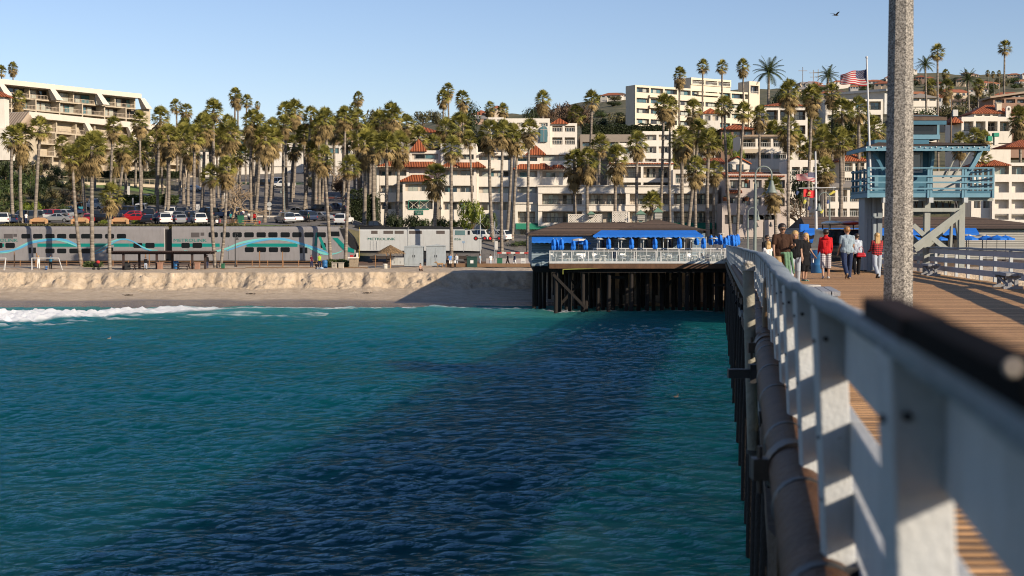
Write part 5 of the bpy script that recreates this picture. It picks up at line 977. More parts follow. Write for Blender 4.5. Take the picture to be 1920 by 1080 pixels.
# ================================================================ flags
def usflag(root, w_, h_, loc, name='flag', seed=0, droop=.3):
 """flag flying towards -x from the hoist at loc"""
 m1 = P('flag_red', (.45, .02, .03), .7, .1, 3); m2 = P('flag_white', (.62, .58, .56), .7, .05, 3); m3 = P('flag_blue', (.015, .025, .12), .7, .1, 3)
 n = 26; q = MB(); rows = 13
 def pt(i, j): s = i / n; return (-w_ * s * .96, .14 * w_ * math.sin(s * 7 + seed) * s ** .5 + .03 * w_ * math.sin(j / 13 * 5), -h_ * j / rows * (1 - .42 * s * (1 if droop > .2 else .3)) - droop * h_ * s ** 1.3 - .03 * h_ * math.sin(s * 9 + seed))
 for j in range(rows):
  for i in range(n):
   q.m = 2 if (j < 7 and i < n * .42) else (0 if j % 2 == 0 else 1); q.add([pt(i, j), pt(i + 1, j), pt(i + 1, j + 1), pt(i, j + 1)], [(0, 1, 2, 3)])
 q.sm = [True] * len(q.f); o = q.build(name, [m1, m2, m3], root, loc)
 st = MB()
 for r_ in range(9):
  for c in range(6 if r_ % 2 == 0 else 5):
   i = n * .42 * ((c + (.5 if r_ % 2 == 0 else 1)) / 6); j = 7 * (r_ + .7) / 9.6; p = Vector(pt(i, j)); a_ = .016 * w_
   st.add([p + Vector((a_ * (1 if k % 2 == 0 else .4) * math.sin(math.pi * k / 5), -.008, a_ * (1 if k % 2 == 0 else .4) * math.cos(math.pi * k / 5))) for k in range(10)], [tuple(range(9, -1, -1))])
 st.build('stars', m2, o); so_ = o.modifiers.new('thick', 'SOLIDIFY'); so_.thickness = .006
 return o
POLEW = P('white_pole_paint', (.60, .60, .60), .4, .05, 3)
c = W(1633, 366, 60.0); fp = empty('flagpole', (c.x, 60.0, c.z), 0, 'tall white flagpole on the lifeguard tower balcony', 'flagpole'); top = W(1625, 109, 60.0)
q = MB(); q.tube([(0, 0, 0), (top.x - c.x, 0, top.z - c.z)], [.06, .035], 10); q.build('pole', POLEW, fp); q = MB(); q.ball((top.x - c.x, 0, top.z - c.z + .03), .06, 8); q.build('finial', POLEW, fp)
hz_ = W(1625.5, 129.5, 60.0); fl = empty('american_flag', hz_, 0, 'stars and stripes flying left from the tall white flagpole', 'flag'); usflag(fl, 1.13, .72, (0, 0, 0), 'cloth')
Y2 = 104.0; c = W(1531, 460, Y2); c.z = deckz(Y2); fp = empty('flagpole', c, 0, 'white flagpole with a horizontal yard behind the walkers', 'flagpole'); tp = W(1529, 284, Y2)
q = MB(); q.tube([(0, 0, 0), (tp.x - c.x, 0, tp.z - c.z)], [.13, .06], 10); q.build('pole', POLEW, fp); ya_ = W(1530, 352, Y2)
q = MB(); q.tube([(W(1497, 352, Y2).x - c.x, -.14, ya_.z - c.z - .04), (W(1567, 352, Y2).x - c.x, -.14, ya_.z - c.z)], .035, 8); q.build('yard', POLEW, fp)
fl = empty('american_flag', W(1528.5, 323, Y2 - .1), 0, 'stars and stripes flying left above the yard of the shorter flagpole', 'flag'); usflag(fl, 1.4, .72, (0, 0, 0), 'cloth', 2, .24)
hz_ = W(1528, 356, Y2 - .2); fl = empty('red_flag', hz_, 0, 'scarlet flag with a gold emblem hanging below the yard', 'flag'); q = MB(); n = 12
for i in range(n):
 f_ = lambda i, j: (-.84 * i / n, .07 * math.sin(i * .9), -.54 * j - .05 * math.sin(i * .5)); q.add([f_(i, 0), f_(i + 1, 0), f_(i + 1, 1), f_(i, 1)], [(0, 1, 2, 3)])
q.sm = [True] * len(q.f); o = q.build('cloth', P('scarlet_cloth', (.55, .015, .02), .7, .1, 3), fl); q = MB(); q.ball((-.42, -.07, -.24), .11, 10, (1, .1, 1)); q.box(-.56, -.28, -.085, -.075, -.43, -.39); q.beam((-.56, -.08, -.32), (-.28, -.08, -.14), .02, .03); e_ = q.build('emblem', P('gold_emblem', (.5, .38, .12), .6), o)
def pennant(px, py, col, label, w_=.2, h_=.34, dx=-.08):
 p = W(px, py, Y2 - .2); t = empty('signal_flag', p, 0, label, 'signal flag'); q = MB(); q.add([(0, 0, 0), (w_, .03, -.1), (w_ * .6 + dx, 0, -h_), (dx, .04, -h_ * .8), (0, .012, -.01), (w_, .042, -.11), (w_ * .6 + dx, .012, -h_ - .01), (dx, .052, -h_ * .8)], [(0, 3, 2, 1), (4, 5, 6, 7), (0, 1, 5, 4), (1, 2, 6, 5), (2, 3, 7, 6), (3, 0, 4, 7)]); q.build('cloth', P('pennant_' + label.split()[1], col, .7), t)
 q = MB(); q.tube([(0, 0, 0), (0, 0, .3)], .008, 5); q.build('rope', WRAIL, t)
pennant(1494, 357, (.03, .06, .16), 'small navy signal flag hanging from the left end of the yard'); pennant(1563, 357, (.6, .5, .08), 'small yellow signal flag hanging from the right end of the yard', dx=-.35); pennant(1508, 374, (.55, .5, .08), 'small lemon signal flag below the scarlet flag'); pennant(1516, 386, (.02, .03, .12), 'small indigo signal flag low on the halyard left of the pole'); pennant(1552, 374, (.04, .07, .2), 'small cobalt signal flag beside the curved lamp arm'); pennant(1540, 392, (.6, .55, .1), 'tiny ochre signal flag under the bell lamp')
# ================================================================ railway
TY_ = 199.0
SIL = P('train_silver', (.30, .285, .285), .45, .14, .6, .1, 6, metal=.1, dirt=.4); TEAL = P('train_teal', (.0, .22, .19), .4, .08, 1); AQUA = P('ribbon_aqua', (.18, .55, .52), .5, .05, 1); SKYB = P('ribbon_blue', (.10, .38, .62), .5, .05, 1)
TGLS = P('train_window', (.008, .010, .012), .25, .3, .6, spec=.25); TBLK = P('train_black', (.015, .015, .016), .5, .3, 2); LTEAL = P('letter_teal', (.0, .20, .17), .5, .05, 1); LOCO = P('loco_white', (.50, .51, .50), .5, .10, .6, .1, 6, dirt=.35); BOG = P('bogie_brown', (.05, .035, .028), .8, .4, 3)
def carbody(F, mb, pa, pb, yt, yb, d1=2.95, rnd_=.35):
 u0, z1 = F.m(pa, yt); _, z0 = F.m(pa, yb); u1, _ = F.m(pb, yb)
 sec = [(0, z0), (0, z1 - rnd_ * 1.5)] + [(rnd_ - rnd_ * math.cos(t), z1 - rnd_ * 1.5 + rnd_ * 1.5 * math.sin(t)) for t in np.linspace(.3, 1.57, 4)]
 sec += [(d1 - y, z) for y, z in sec[::-1]]; mb.xprism([(y, z) for y, z in sec][::-1], u0, u1); return u0, u1, z0, z1
def ribbon(F, pts, th, mat, off, name='ribbon'):
 q = MB(); P_ = []
 n = len(pts); xs = [p[0] for p in pts]; ys_ = [p[1] for p in pts]; T_ = np.linspace(0, n - 1, (n - 1) * 6 + 1)
 def cr(v, t):
  i = min(int(t), n - 2); f = t - i; a = v[max(i - 1, 0)]; b = v[i]; c = v[i + 1]; d = v[min(i + 2, n - 1)]
  return .5 * (2 * b + (c - a) * f + (2 * a - 5 * b + 4 * c - d) * f * f + (3 * b - a - 3 * c + d) * f ** 3)
 L = []
 for t in T_: x, y = cr(xs, t), cr(ys_, t); w = th * (.35 + .65 * math.sin(math.pi * min(1, max(0, t / (n - 1)))) ** .5); L.append((F.m(x, y - w / 2), F.m(x, y + w / 2)))
 for (a, b), (c, d) in zip(L[:-1], L[1:]): q.add([(a[0], off, a[1]), (b[0], off, b[1]), (d[0], off, d[1]), (c[0], off, c[1]), (a[0], off + .012, a[1]), (b[0], off + .012, b[1]), (d[0], off + .012, d[1]), (c[0], off + .012, c[1])], [(0, 1, 2, 3), (7, 6, 5, 4), (0, 3, 7, 4), (1, 5, 6, 2)])
 return q.build(name, mat, F.root)
def twin(F, pa, pb, ya, yb, name='window'):
 q = MB(); u0, z1 = F.m(pa, ya); _, z0 = F.m(pa, yb); u1, _ = F.m(pb, yb); c = .12
 q.prism([(u0 + c, z0), (u1 - c, z0), (u1, z0 + c), (u1, z1 - c), (u1 - c, z1), (u0 + c, z1), (u0, z1 - c), (u0, z0 + c)], -.012, .03); return q.build(name, TGLS, F.root)
def bogie(F, px, yt=488, w=26):
 u, z = F.m(px, yt); t = MB(); L = w * .075; t.box(u - L / 2, u + L / 2, .35, .5, z - .5, z - .1); t.box(u - L / 2, u + L / 2, 2.4, 2.55, z - .5, z - .1); b = t.build('bogie', BOG, F.root)
 for s in (-.32, .32):
  q = MB()
  for dd in (.55, 2.2): q.tube([(u + s * L, dd, z - .42), (u + s * L, dd + .13, z - .42)], .42, 14)
  q.tube([(u + s * L, .6, z - .42), (u + s * L, 2.3, z - .42)], .08, 6); q.build('wheelset', BOG, b)
def roofdetail(F, u0, u1, z1):
 q = MB(); q.box(u0 + .5, u1 - .5, .55, 2.4, z1 - .12, z1 + .06); q.build('roof_panel', TBLK, F.root)
def pcar(F, dx, cab):
 g = MB(); right = 308 + dx if not cab else 634
 u0, u1, z0, z1 = carbody(F, g, -34 + dx, right, 424.5, 488.5)
 body = g.build('body', SIL, F.root); roofdetail(F, u0, u1, z1)
 for k in range(9 if not cab else 10): x = 40 + dx + 22.4 * k + (0 if k < 6 else .5);
 ups = [(40, 57), (62, 80), (85, 102.5), (107, 124.5), (129.5, 147), (152, 169.5), (174.5, 192), (197, 214), (219, 236.5)]
 lows = [(85, 102.5), (107, 124.5), (130, 147.5), (152.5, 170)]; mids = [(-3, 5), (10, 28)] + ([(250, 267), (272.5, 290)] if not cab else [])
 if cab: ups = [(391, 408.5), (413.5, 431), (436, 453.5), (458, 476), (481, 498.5), (503, 520.5), (526, 543.5), (548, 565.5), (570.5, 588), (593.5, 611)]; lows = [(459, 476), (481.5, 499), (504, 521.5), (526, 543.5)]; mids = [(340, 356), (361, 379), (601, 611)]
 for a, b in ups: twin(F, a + (0 if cab else dx), b + (0 if cab else dx), 435.5 if cab else 438.5, 445 if cab else 447.3)
 for a, b in lows: twin(F, a + (0 if cab else dx), b + (0 if cab else dx), 463.5 if cab else 466, 472.8 if cab else 475)
 for a, b in mids: twin(F, a + (0 if cab else dx), b + (0 if cab else dx), 455.3, 465)
 vx = (7, 24, 25, 32) if not cab else (358, 374, 376, 383); o_ = 0 if cab else dx
 q = MB(); F.box(q, vx[0] + o_, vx[1] + o_, 438.5 if not cab else 436, 447 if not cab else 445, -.012, .02); F.box(q, vx[2] + o_, vx[3] + o_, 438.5 if not cab else 436, 444 if not cab else 442, -.012, .02); q.build('vent_grille', P('vent_grey', (.09, .08, .08), .6), F.root)
 for a, b in (((52, 69), (198, 214)) if not cab else ((425, 431), (560.5, 578))):
  q = MB(); F.box(q, a + o_, b + o_, 459, 486.5, -.008, .02); dr = q.build('door', P('door_silver', (.34, .33, .33), .4, .08, 1, metal=.3), F.root); m = (a + b) / 2
  q = MB(); F.box(q, m - .5 + o_, m + .4 + o_, 459.5, 486, -.014, -.008); q.build('door_gap', TBLK, dr)
  for x0, x1 in ((a + 1.5, m - 1.6), (m + 1.6, b - 1.5)):
   if x1 - x0 > .8: q = MB(); F.box(q, x0 + o_, x1 + o_, 464, 475, -.02, -.009); q.build('door_window', TGLS, dr)
 for a, b in (((-34, 8), (70, 242), (243, 308)) if not cab else ((322, 412), (462, 558))):
  if not cab and a == 243: a = 242.3
  q = MB(); F.box(q, a + o_ + .1, min(b + o_, right) - .1, 456.5, 462.8, -.006, .02); q.build('teal_stripe', TEAL, F.root)
 for x in ((6, 275) if not cab else (352, 610)): bogie(F, x + o_ + (0 if cab else -6))
 q = MB(); F.box(q, 70 + o_ if not cab else 400, 235 + o_ if not cab else 560, 489, 494, .5, 2.4); q.build('underframe', BOG, F.root)
 q = MB(); F.box(q, right - 1.2, right + .6, 428, 488, .02, .3) if not cab else None
 if not cab: q.build('end_frame', P('pale_end_frame', (.5, .48, .46), .5), F.root); q = MB(); F.box(q, right + .65, right + 13, 430, 486, .7, 2.2); q.build('gangway', TBLK, F.root)
 u, z = F.m(-29 + dx if not cab else 325, 453.3); text('lettering', 'METROLINK', .60, LTEAL, F.root, (u, -.015, z), xs=1.42)
 ribbon(F, [(a + o_, b) for a, b in (((-40, 470), (0, 473.5), (25, 469), (55, 455), (85, 449.5), (105, 449), (125, 454), (145, 462)) if not cab else ((345, 470), (380, 474), (405, 471), (425, 466), (450, 456), (480, 450), (515, 448), (545, 452), (575, 462), (600, 472), (622, 477)))], 4.2, AQUA, -.026)
 ribbon(F, [(a + o_, b) for a, b in (((-40, 476), (10, 471), (35, 466), (60, 455), (95, 449.5), (120, 449.5), (140, 457), (153, 467)) if not cab else ((425, 470), (445, 463), (470, 455), (500, 449), (530, 448), (555, 454), (585, 463), (605, 470), (615, 475)))], 3.8, SKYB, -.04)
 if not cab:
  ribbon(F, [(172 + dx, 473), (182 + dx, 470), (197 + dx, 461), (212 + dx, 452), (228 + dx, 448.5), (245 + dx, 451), (262 + dx, 460), (280 + dx, 468), (296 + dx, 469)], 2.4, AQUA, -.026)
  ribbon(F, [(174 + dx, 476), (190 + dx, 472), (204 + dx, 461), (220 + dx, 451), (236 + dx, 448.5), (254 + dx, 455), (270 + dx, 466), (286 + dx, 470.5)], 2.2, SKYB, -.04)
 else: ribbon(F, [(578, 464), (592, 471), (610, 477), (630, 475), (642, 470)], 2.4, AQUA, -.05)
F = Fac('passenger_coach', 'silver double-deck railway coach with a teal stripe, cut off by the left edge', 'train coach', -34, TY_, 497); pcar(F, 0, False)
F = Fac('cab_coach', 'silver double-deck cab coach with teal ribbons and a black slanted nose', 'train coach', 322, TY_, 497); pcar(F, 356, True)
m_ = F.m; A = lambda x, y: m_(x, y)
q = MB(); q.prism([A(634, 488.4), A(634, 427), A(638, 427), A(667, 464), A(667, 476), A(655, 488.4)], .05, 2.9); q.build('nose', SIL, F.root)
q = MB(); q.prism([A(637, 427.8), A(646, 429), A(661, 445), A(669, 463), A(668.5, 468), A(660, 466), A(646, 449)], -.03, 2.98); q.build('windscreen_hood', TBLK, F.root)
q = MB(); q.prism([A(623, 446), A(633, 446), A(649, 462), A(664, 467.4), A(664, 474), A(647, 471)], -.02, .04); q.prism([A(597, 444), A(602, 444), A(613, 470), A(606, 468)], -.014, .03); q.prism([A(589, 461), A(592, 436), A(595, 436), A(594, 461)], -.014, .03); q.build('teal_panel', TEAL, F.root)
q = MB(); q.prism([A(620, 434), A(636, 434), A(637, 443), A(620, 443)], -.018, .03); q.build('cab_window', TGLS, F.root)
q = MB(); q.box(*(A(669, 480)[0], A(672, 480)[0]), .6, 2.3, A(0, 488)[1], A(0, 478)[1]); q.build('coupler', TBLK, F.root)
F = Fac('locomotive', 'pale grey diesel locomotive with a cab at the right end, behind the crossing signals', 'locomotive', 673, TY_ - .05, 497)
q = MB(); carbody(F, q, 673, 870, 430, 470, 2.9, .2); F.fin(q, LOCO, 'body')
q = MB(); q.prism([F.m(870.3, 470), F.m(870.3, 431), F.m(882, 431), F.m(887, 441), F.m(899, 439.5), F.m(902, 446), F.m(902, 468), F.m(898, 471)], .02, 2.85); F.fin(q, LOCO, 'cab_nose')
q = MB(); F.box(q, 672, 902, 470.5, 475, .3, 2.6); F.box(q, 755, 820, 475, 486, .3, 2.6); F.fin(q, TBLK, 'underframe')
for x in (715, 860): bogie(F, x, 479, 44)
for a, b in ((696, 708), (719, 737), (740, 757), (767, 791), (818, 834)): q = MB(); F.box(q, a, b, 432.5, 438.5, -.015, .02); F.fin(q, P('grille_brown', (.10, .08, .07), .7, .3, 12), 'vent_grille')
q = MB(); F.box(q, 851, 873, 431, 441.5, -.015, .02); o = F.fin(q, LOCO, 'cab_window_frame'); q = MB(); F.box(q, 853, 872, 432, 440.7, -.03, -.016); q.build('pane', GL[1], o)
q = MB(); F.box(q, 877, 881, 432.5, 440, -.01, .02); F.fin(q, TGLS, 'windscreen')
q = MB(); F.box(q, 676, 868, 425.5, 430.2, .6, 2.2); F.box(q, 700, 720, 423.5, 425.4, .8, 2.0); F.box(q, 780, 830, 424, 425.4, .8, 2.0); F.fin(q, TBLK, 'roof_equipment')
for x in (673.5, 765, 846): q = MB(); F.box(q, x, x + .8, 426, 484 if x < 700 else 470, -.06, -.02); F.fin(q, P('handrail_yellow', (.5, .35, .05), .6) if x < 700 else LOCO, 'handrail')
for k, x in enumerate((694.5, 700, 706.5)): q = MB(); F.box(q, x, x + .7, 452, 468, -.05, -.004); F.fin(q, LOCO, 'rib')
u, z = F.m(689, 450.3); text('lettering', 'METROLINK', .50, P('letter_green', (.01, .14, .10), .5), F.root, (u, -.02, z), xs=1.42); u, z = F.m(852, 450.5); text('number', '856', .46, P('letter_green', (.01, .14, .10), .5), F.root, (u, -.02, z), xs=1.35)
# track bed, rails, sleepers, timber kerb
BAL = P('ballast', (.15, .10, .075), .95, .5, 6, .9, 12)
q = MB(); q.xprism([(194.5, 2.80), (196.5, 3.12), (203, 3.12), (204.8, 2.80)], -110, 120); o = q.build('ballast_bed', BAL); o['kind'] = 'structure'
RS = P('rail_steel', (.13, .08, .06), .5, .3, 2)
for yy_, s in ((200.0, 'nearer steel rail beneath the train'), (201.43, 'farther steel rail beneath the train')):
 q = MB(); q.box(-110, 120, yy_, yy_ + .07, 3.12, 3.28); o = q.build('rail', RS, None); tag(o, s, 'rail', 'railway rails')
for yy_, s in ((195.9, 'nearer steel rail of the empty track in front of the train'), (197.3, 'farther steel rail of the empty track in front of the train')):
 q = MB(); q.box(-110, 120, yy_, yy_ + .07, 2.98, 3.10); o = q.build('rail', RS, None); tag(o, s, 'rail', 'railway rails')
KW = P('brown_timber_kerb', (.22, .13, .07), .85, .3, 2, .3, 12, dirt=.4)
def kerb(p0, p1, yt, yb, Y, label):
 F = Fac('timber_kerb', label, 'low wall', p0, Y, yb); q = MB(); n = max(1, int((p1 - p0) / 60))
 for i in range(n):
  a = p0 + (p1 - p0) * i / n; q = MB(); F.box(q, a, p0 + (p1 - p0) * (i + 1) / n - .3, yt, yb + 1, 0, .3); F.fin(q, KW, 'beam')
kerb(-60, 460, 503.5, 507, 177, 'long brown timber kerb between the sand and the track at left'); kerb(460, 690, 501, 503, 181, 'brown timber kerb in front of the track fence, middle part'); kerb(835, 1010, 494, 499.5, 183.5, 'brown timber boardwalk edge near the crossing')
FW = P('rusty_fence_post', (.32, .17, .08), .8, .3, 3, dirt=.3)
F = Fac('track_fence', 'low brown post and wire fence along the railway', 'fence', -50, 190, 502)
for k, p in enumerate(range(-50, 560, 29)):
 q = MB(); F.box(q, p, p + 1.6, 488, 504 if p < 450 else 502.5, 0, .1); F.fin(q, FW, 'post')
for p in (585, 613, 640, 668): q = MB(); F.box(q, p, p + 1.2, 487, 503, 0, .1); F.fin(q, FW, 'post')
for yt in (489.3, 494.2): q = MB(); F.box(q, -50, 611, yt, yt + .8, .03, .07); F.fin(q, FW, 'wire_rail')
for i, (px, yt) in enumerate(((27, 476), (69, 477), (273, 475), (280, 479), (487, 474), (530, 475), (704, 481), (725, 478))):
 p = W(px, 503, 187); p.z = 2.85; t = tag(empty('track_post', p), 'thin brown post standing beside the railway fence, ' + ('far left', 'by the swing set', 'in front of the coach gap', 'just right of the coach gap', 'in front of the cab coach windows', 'near the cab coach doors', 'left of the thatched shade', 'under the thatched shade')[i], 'post', 'thin posts beside the track')
 q = MB(); q.box(-.05, .05, -.05, .05, 0, (503 - yt) * 187 / FPX); q.build('shaft', FW, t); q = MB(); q.box(-.07, .07, -.07, .07, (503 - yt) * 187 / FPX, (503 - yt) * 187 / FPX + .04); q.build('cap', FW, t)
# ================================================================ buildings on the slope
def flat_roof(F, pa, pb, yt, yb, d0, d1, mat=None): q = MB(); F.box(q, pa, pb, yt, yb, d0, d1); return F.fin(q, mat or PLAST, 'roof_edge')
# ---- left hotel, oblique
H = Fac('hotel', 'large tan terraced hotel with rows of balconies and white slanted fins on the left hill', 'hotel', -22, 352, 312, 288, 397)
q = MB(); R_ = random.Random(2)
def hrow(F, mb, u0, u1, z0, z1, d0, nb, rec=2.0, rail=1.05, gl=None, pil=.35, fin=False):
 mb.box(u0, u1, d0, d0 + rec, z0 - .3, z0)
 L = u1 - u0; inn = MB(); inn.box(u0, u1, d0 + rec, d0 + rec + .2, z0, z1); inn.build('inner_wall', P('tan_inner_shade', (.22, .17, .12), .85), F.root)  # back wall colour darkened to put balcony shade into the recess
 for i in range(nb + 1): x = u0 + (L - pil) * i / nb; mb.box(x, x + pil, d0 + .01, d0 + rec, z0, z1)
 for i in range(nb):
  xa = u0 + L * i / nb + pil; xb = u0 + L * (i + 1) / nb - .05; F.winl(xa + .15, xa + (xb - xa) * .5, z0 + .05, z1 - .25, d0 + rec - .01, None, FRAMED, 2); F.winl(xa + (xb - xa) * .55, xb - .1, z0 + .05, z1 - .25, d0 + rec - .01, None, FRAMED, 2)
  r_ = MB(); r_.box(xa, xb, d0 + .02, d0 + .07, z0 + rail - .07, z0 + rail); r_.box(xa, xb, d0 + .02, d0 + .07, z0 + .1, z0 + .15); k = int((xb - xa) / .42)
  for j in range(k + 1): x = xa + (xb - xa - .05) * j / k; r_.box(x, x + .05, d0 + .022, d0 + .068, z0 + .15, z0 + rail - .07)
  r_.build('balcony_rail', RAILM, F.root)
uA = H.m(-22, 200)[0]; uB = H.m(286, 200)[0]; zt = H.m(0, 147)[1]; fh = 2.95
# back (upper) block: top at zt
Lq = uB - uA; mb = MB(); mb.box(uA, uB, 2.6, 16, -8, zt - 9.6); mb.box(uA, uB - 2, 4.8, 16, zt - 9.6, zt - 1.25)
z = zt - 1.3 - fh + .3
hrow(H, mb, uA, uB - 4, z, zt - 1.3, 2.4, 7); top0 = z
hrow(H, mb, uA, uB - 1, z - fh, z - .3, 1.0, 7, 3.4); hrow(H, mb, uA, uB - 1, z - 2 * fh, z - fh - .3, 1.0, 7, 3.4)
mb.box(uB - 2.5, uB, .9, 16, -8, z - .1); H.fin(mb, TAN)
q = MB(); q.box(uA - .3, uB - 3.4, .6, 16.4, zt - 1.25, zt); H.fin(q, TANW, 'roof_fascia')
for px in (4, 100, 187, 268):
 u = H.m(px, 165, 1.2)[0]; q = MB(); q.add([(u - 1.5, .62, zt - 1.2), (u + .1, .62, zt - 1.2), (u + 1.8, -.6, z - .1), (u - .4, -.6, z - .1), (u - 1.5, 1.6, zt - 1.2), (u + .1, 1.6, zt - 1.2), (u + 1.8, 1.6, z - .1), (u - .4, 1.6, z - .1)], [(3, 2, 1, 0), (4, 5, 6, 7), (0, 4, 7, 3), (1, 2, 6, 5), (0, 1, 5, 4), (2, 3, 7, 6)]); H.fin(q, TANW, 'slanted_fin')
# front (lower) block, nearer
G_ = Fac('hotel_wing', 'lower front wing of the tan hotel with a long pale parapet and balconies behind the palms', 'hotel', 50, 322, 312, 350, 372)
zt2 = G_.m(55, 208)[1]; u0 = G_.m(55, 210)[0]; u1 = G_.m(378, 240)[0]; mb = MB(); fh = 2.8
mb.box(u0, u1, 3.4, 15, -8, zt2 - 1.4)
z = zt2 - 1.5 - fh + .2; zz = [z, z - fh, z - 2 * fh, z - 3 * fh]; hrow(G_, mb, u0 + 4, u1 - 6, zz[0], zt2 - 1.5, 2.0, 8, 1.6)
for k in (1, 2, 3): hrow(G_, mb, u0 + 3.4 - k * .6, u1, zz[k], zz[k - 1] - .3, 1.2, 9, 2.4)
mb.box(u0 - .2, u0 + 3, .9, 15, -8, zt2 - 5.2); mb.box(u0, u1, 1.0, 15, -8, zz[3] - .32); G_.fin(mb, TAN)
q = MB(); q.box(u0 + 1, u1 - 4, 1.0, 15.2, zt2 - 1.4, zt2); G_.fin(q, TANW, 'roof_fascia')
SHG = stripes('pale_shingle', (.44, .34, .25), (.3, .22, .16), 'Y', .8, .9, (.1, .5), .3, .12, 2)
q = MB(); q.add([(u0 + 1, 1.1, zt2 - .1), (u0 + 1, 15, zt2 - .1), (u0 - 3.4, 15, zt2 - 4.6), (u0 - 3.4, 1.1, zt2 - 4.6), (u0 + 3.2, .2, zt2 - 4.7)], [(0, 1, 2, 3), (0, 3, 4)]); q.box(u0 - 3.4, u0 + 1, 1.2, 15, zt2 - 5.3, zt2 - 4.65); G_.fin(q, SHG, 'sloped_roof')
mb = MB(); mb.box(u0 - 3.2, u0 - .2, 1.25, 14.8, -8, zt2 - 5.3); G_.fin(mb, TAN, 'end_wall')
for k in range(2):
 u = u0 + 20 + k * 15; q = MB(); q.add([(u - 1.4, .98, zt2 - 1.3), (u + .1, .98, zt2 - 1.3), (u + 1.6, .2, zz[0] - .1), (u - .2, .2, zz[0] - .1), (u - 1.4, 1.7, zt2 - 1.3), (u + .1, 1.7, zt2 - 1.3), (u + 1.6, 1.7, zz[0] - .1), (u - .2, 1.7, zz[0] - .1)], [(3, 2, 1, 0), (4, 5, 6, 7), (0, 4, 7, 3), (1, 2, 6, 5), (0, 1, 5, 4), (2, 3, 7, 6)]); G_.fin(q, TANW, 'slanted_fin')
# garden wall below the hotel
F = Fac('garden_wall', 'long tan garden wall with wire fence below the hotel', 'wall', 96, 300, 358, 350, 330)
q = MB(); L_ = F.m(345, 340)[0]; q.box(0, L_, 0, .35, -1.5, F.m(120, 340)[1]); F.fin(q, TAN); z = F.m(120, 340)[1]
q = MB(); q.box(0, L_, .1, .14, z + 1.05, z + 1.1)
for k in range(24): q.box(L_ * k / 23.5, L_ * k / 23.5 + .05, .1, .15, z, z + 1.05)
F.fin(q, RAILM, 'wire_fence')
q = MB(); q.box(-2.6, -.1, .2, .5, -1.5, z + 1.2); F.fin(q, TAN, 'gate_pier'); F = Fac('white_panel', 'white board beside the foot of the tan garden wall', 'panel', 89, 296, 364); q = MB(); F.box(q, 89, 98, 343, 363, 0, .1); F.fin(q, PLAST, 'board'); q = MB(); F.box(q, 81, 88.5, 343, 357, .3, .4); F.fin(q, PLAST, 'wing')
F = Fac('house', 'bright white villa with a tiled roof at the left edge, in front of the hotel', 'house', -60, 275, 300); q = MB(); F.box(q, -60, 9, 180, 240, 0, 2.5); F.box(q, -60, 18, 240, 300, -1.5, 1.5); F.fin(q, PLAST); F.tiled(-64, 13, 171, 180, -.6, 3)
# ---- generic builder
def bld(name, label, p0, p1, Y, base, blocks, roofs=(), cat='building', mat=None, Yb=None, extra=None, group=None):
 F = Fac(name, label, cat, p0, Y, base, p1, Yb, group); mb = MB()
 for b in blocks:
  pa, pb, yt, yb, D, d0, rows, nb, kw = b
  F.shell(mb, pa, pb, yt, yb, D, d0); F.floors(mb, pa, pb, rows, yt, yb, nb, d0=d0, **kw)
 F.fin(mb, mat or PLAST)
 for r_ in roofs: F.tiled(*r_)
 return F
K = dict
A_ = bld('condominium', 'white stepped condominium with red tile roofs rising behind the locomotive', 706, 1075, 256, 432,
 [(706, 767, 312, 432, 12, 1.2, [(319, 329.5), (347.5, 361), (379, 392)], 1, K(rec=.9)),
 (767.3, 826, 282, 340, 12, 1.5, [(288, 299)], 1, K(rec=.5, win='flat')),
 (755, 816, 338, 432, 10, -1.2, [(345, 358.5), (376.5, 392)], 1, K(rec=.8)),
 (826.3, 893, 269, 432, 12, .8, [(289.5, 299), (318.5, 329), (348, 360), (378, 393)], 1, K(rec=.8)),
 (893.3, 965, 285, 432, 12, 1.6, [(291.5, 300), (319.5, 331), (350, 362), (379, 394)], 1, K(rec=.8)),
 (965.3, 1012, 290, 432, 12, .6, [(294.5, 302), (320.5, 332), (350, 361.5), (379, 394)], 1, K(rec=.8)),
 (1012.3, 1076, 277, 400, 12, 1.4, [(290, 301.5), (321, 332), (350, 362)], 1, K(rec=.8))],
 [(708, 828, 302, 311.5, -.2, 3.6), (748, 817, 327.5, 339, -1.9, 2.6), (768, 800, 262, 282.5, 1.0, 9), (826, 911, 303, 312.5, -.4, 2.4), (962, 1037, 306, 316, -.6, 2.2), (1030, 1062, 307, 315.5, .6, 2.6), (985, 1024, 273, 289, -.2, 7)])
for a in (708, 835, 893, 960): # pergola rafters
 pass
for px in (719, 790, 868, 905): q = MB();
for (a, b, y, dd) in ((708, 755, 312, -.4), (830, 860, 313, -.7), (903, 937, 286, .9), (893, 930, 315, .9), (1040, 1062, 316, .2)):
 q = MB()
 for k in range(int((b - a) / 3)): A_.box(q, a + 3 * k, a + 3 * k + 1.2, y, y + 1.6, dd - .6, dd + 1.6, dd)
 A_.fin(q, P('cream_rafter', (.6, .5, .36), .7), 'pergola')
for a, b in ((766, 785), (786, 805)):
 q = MB(); u0_, z1_ = A_.m(a, 376.5, -1.3); u1_, z0_ = A_.m(b, 392, -1.3)
 for s in (0, 1): q.beam((u0_, -1.28 - .03 * s, z0_ if s else z1_), (u1_, -1.28 - .03 * s, z1_ if s else z0_), .05, .12, (0, 1, 0))
 A_.fin(q, CREAM, 'cross_lattice'); q = MB(); q.box(u0_, u1_, -1.36, -1.25, z0_ - .1, z0_ + .08); q.box(u0_, u1_, -1.36, -1.25, z1_ - .08, z1_ + .1); q.box(u0_ - .06, u0_ + .06, -1.36, -1.25, z0_ + .08, z1_ - .08); A_.fin(q, P('green_trim', (.03, .20, .14), .6), 'opening_trim')
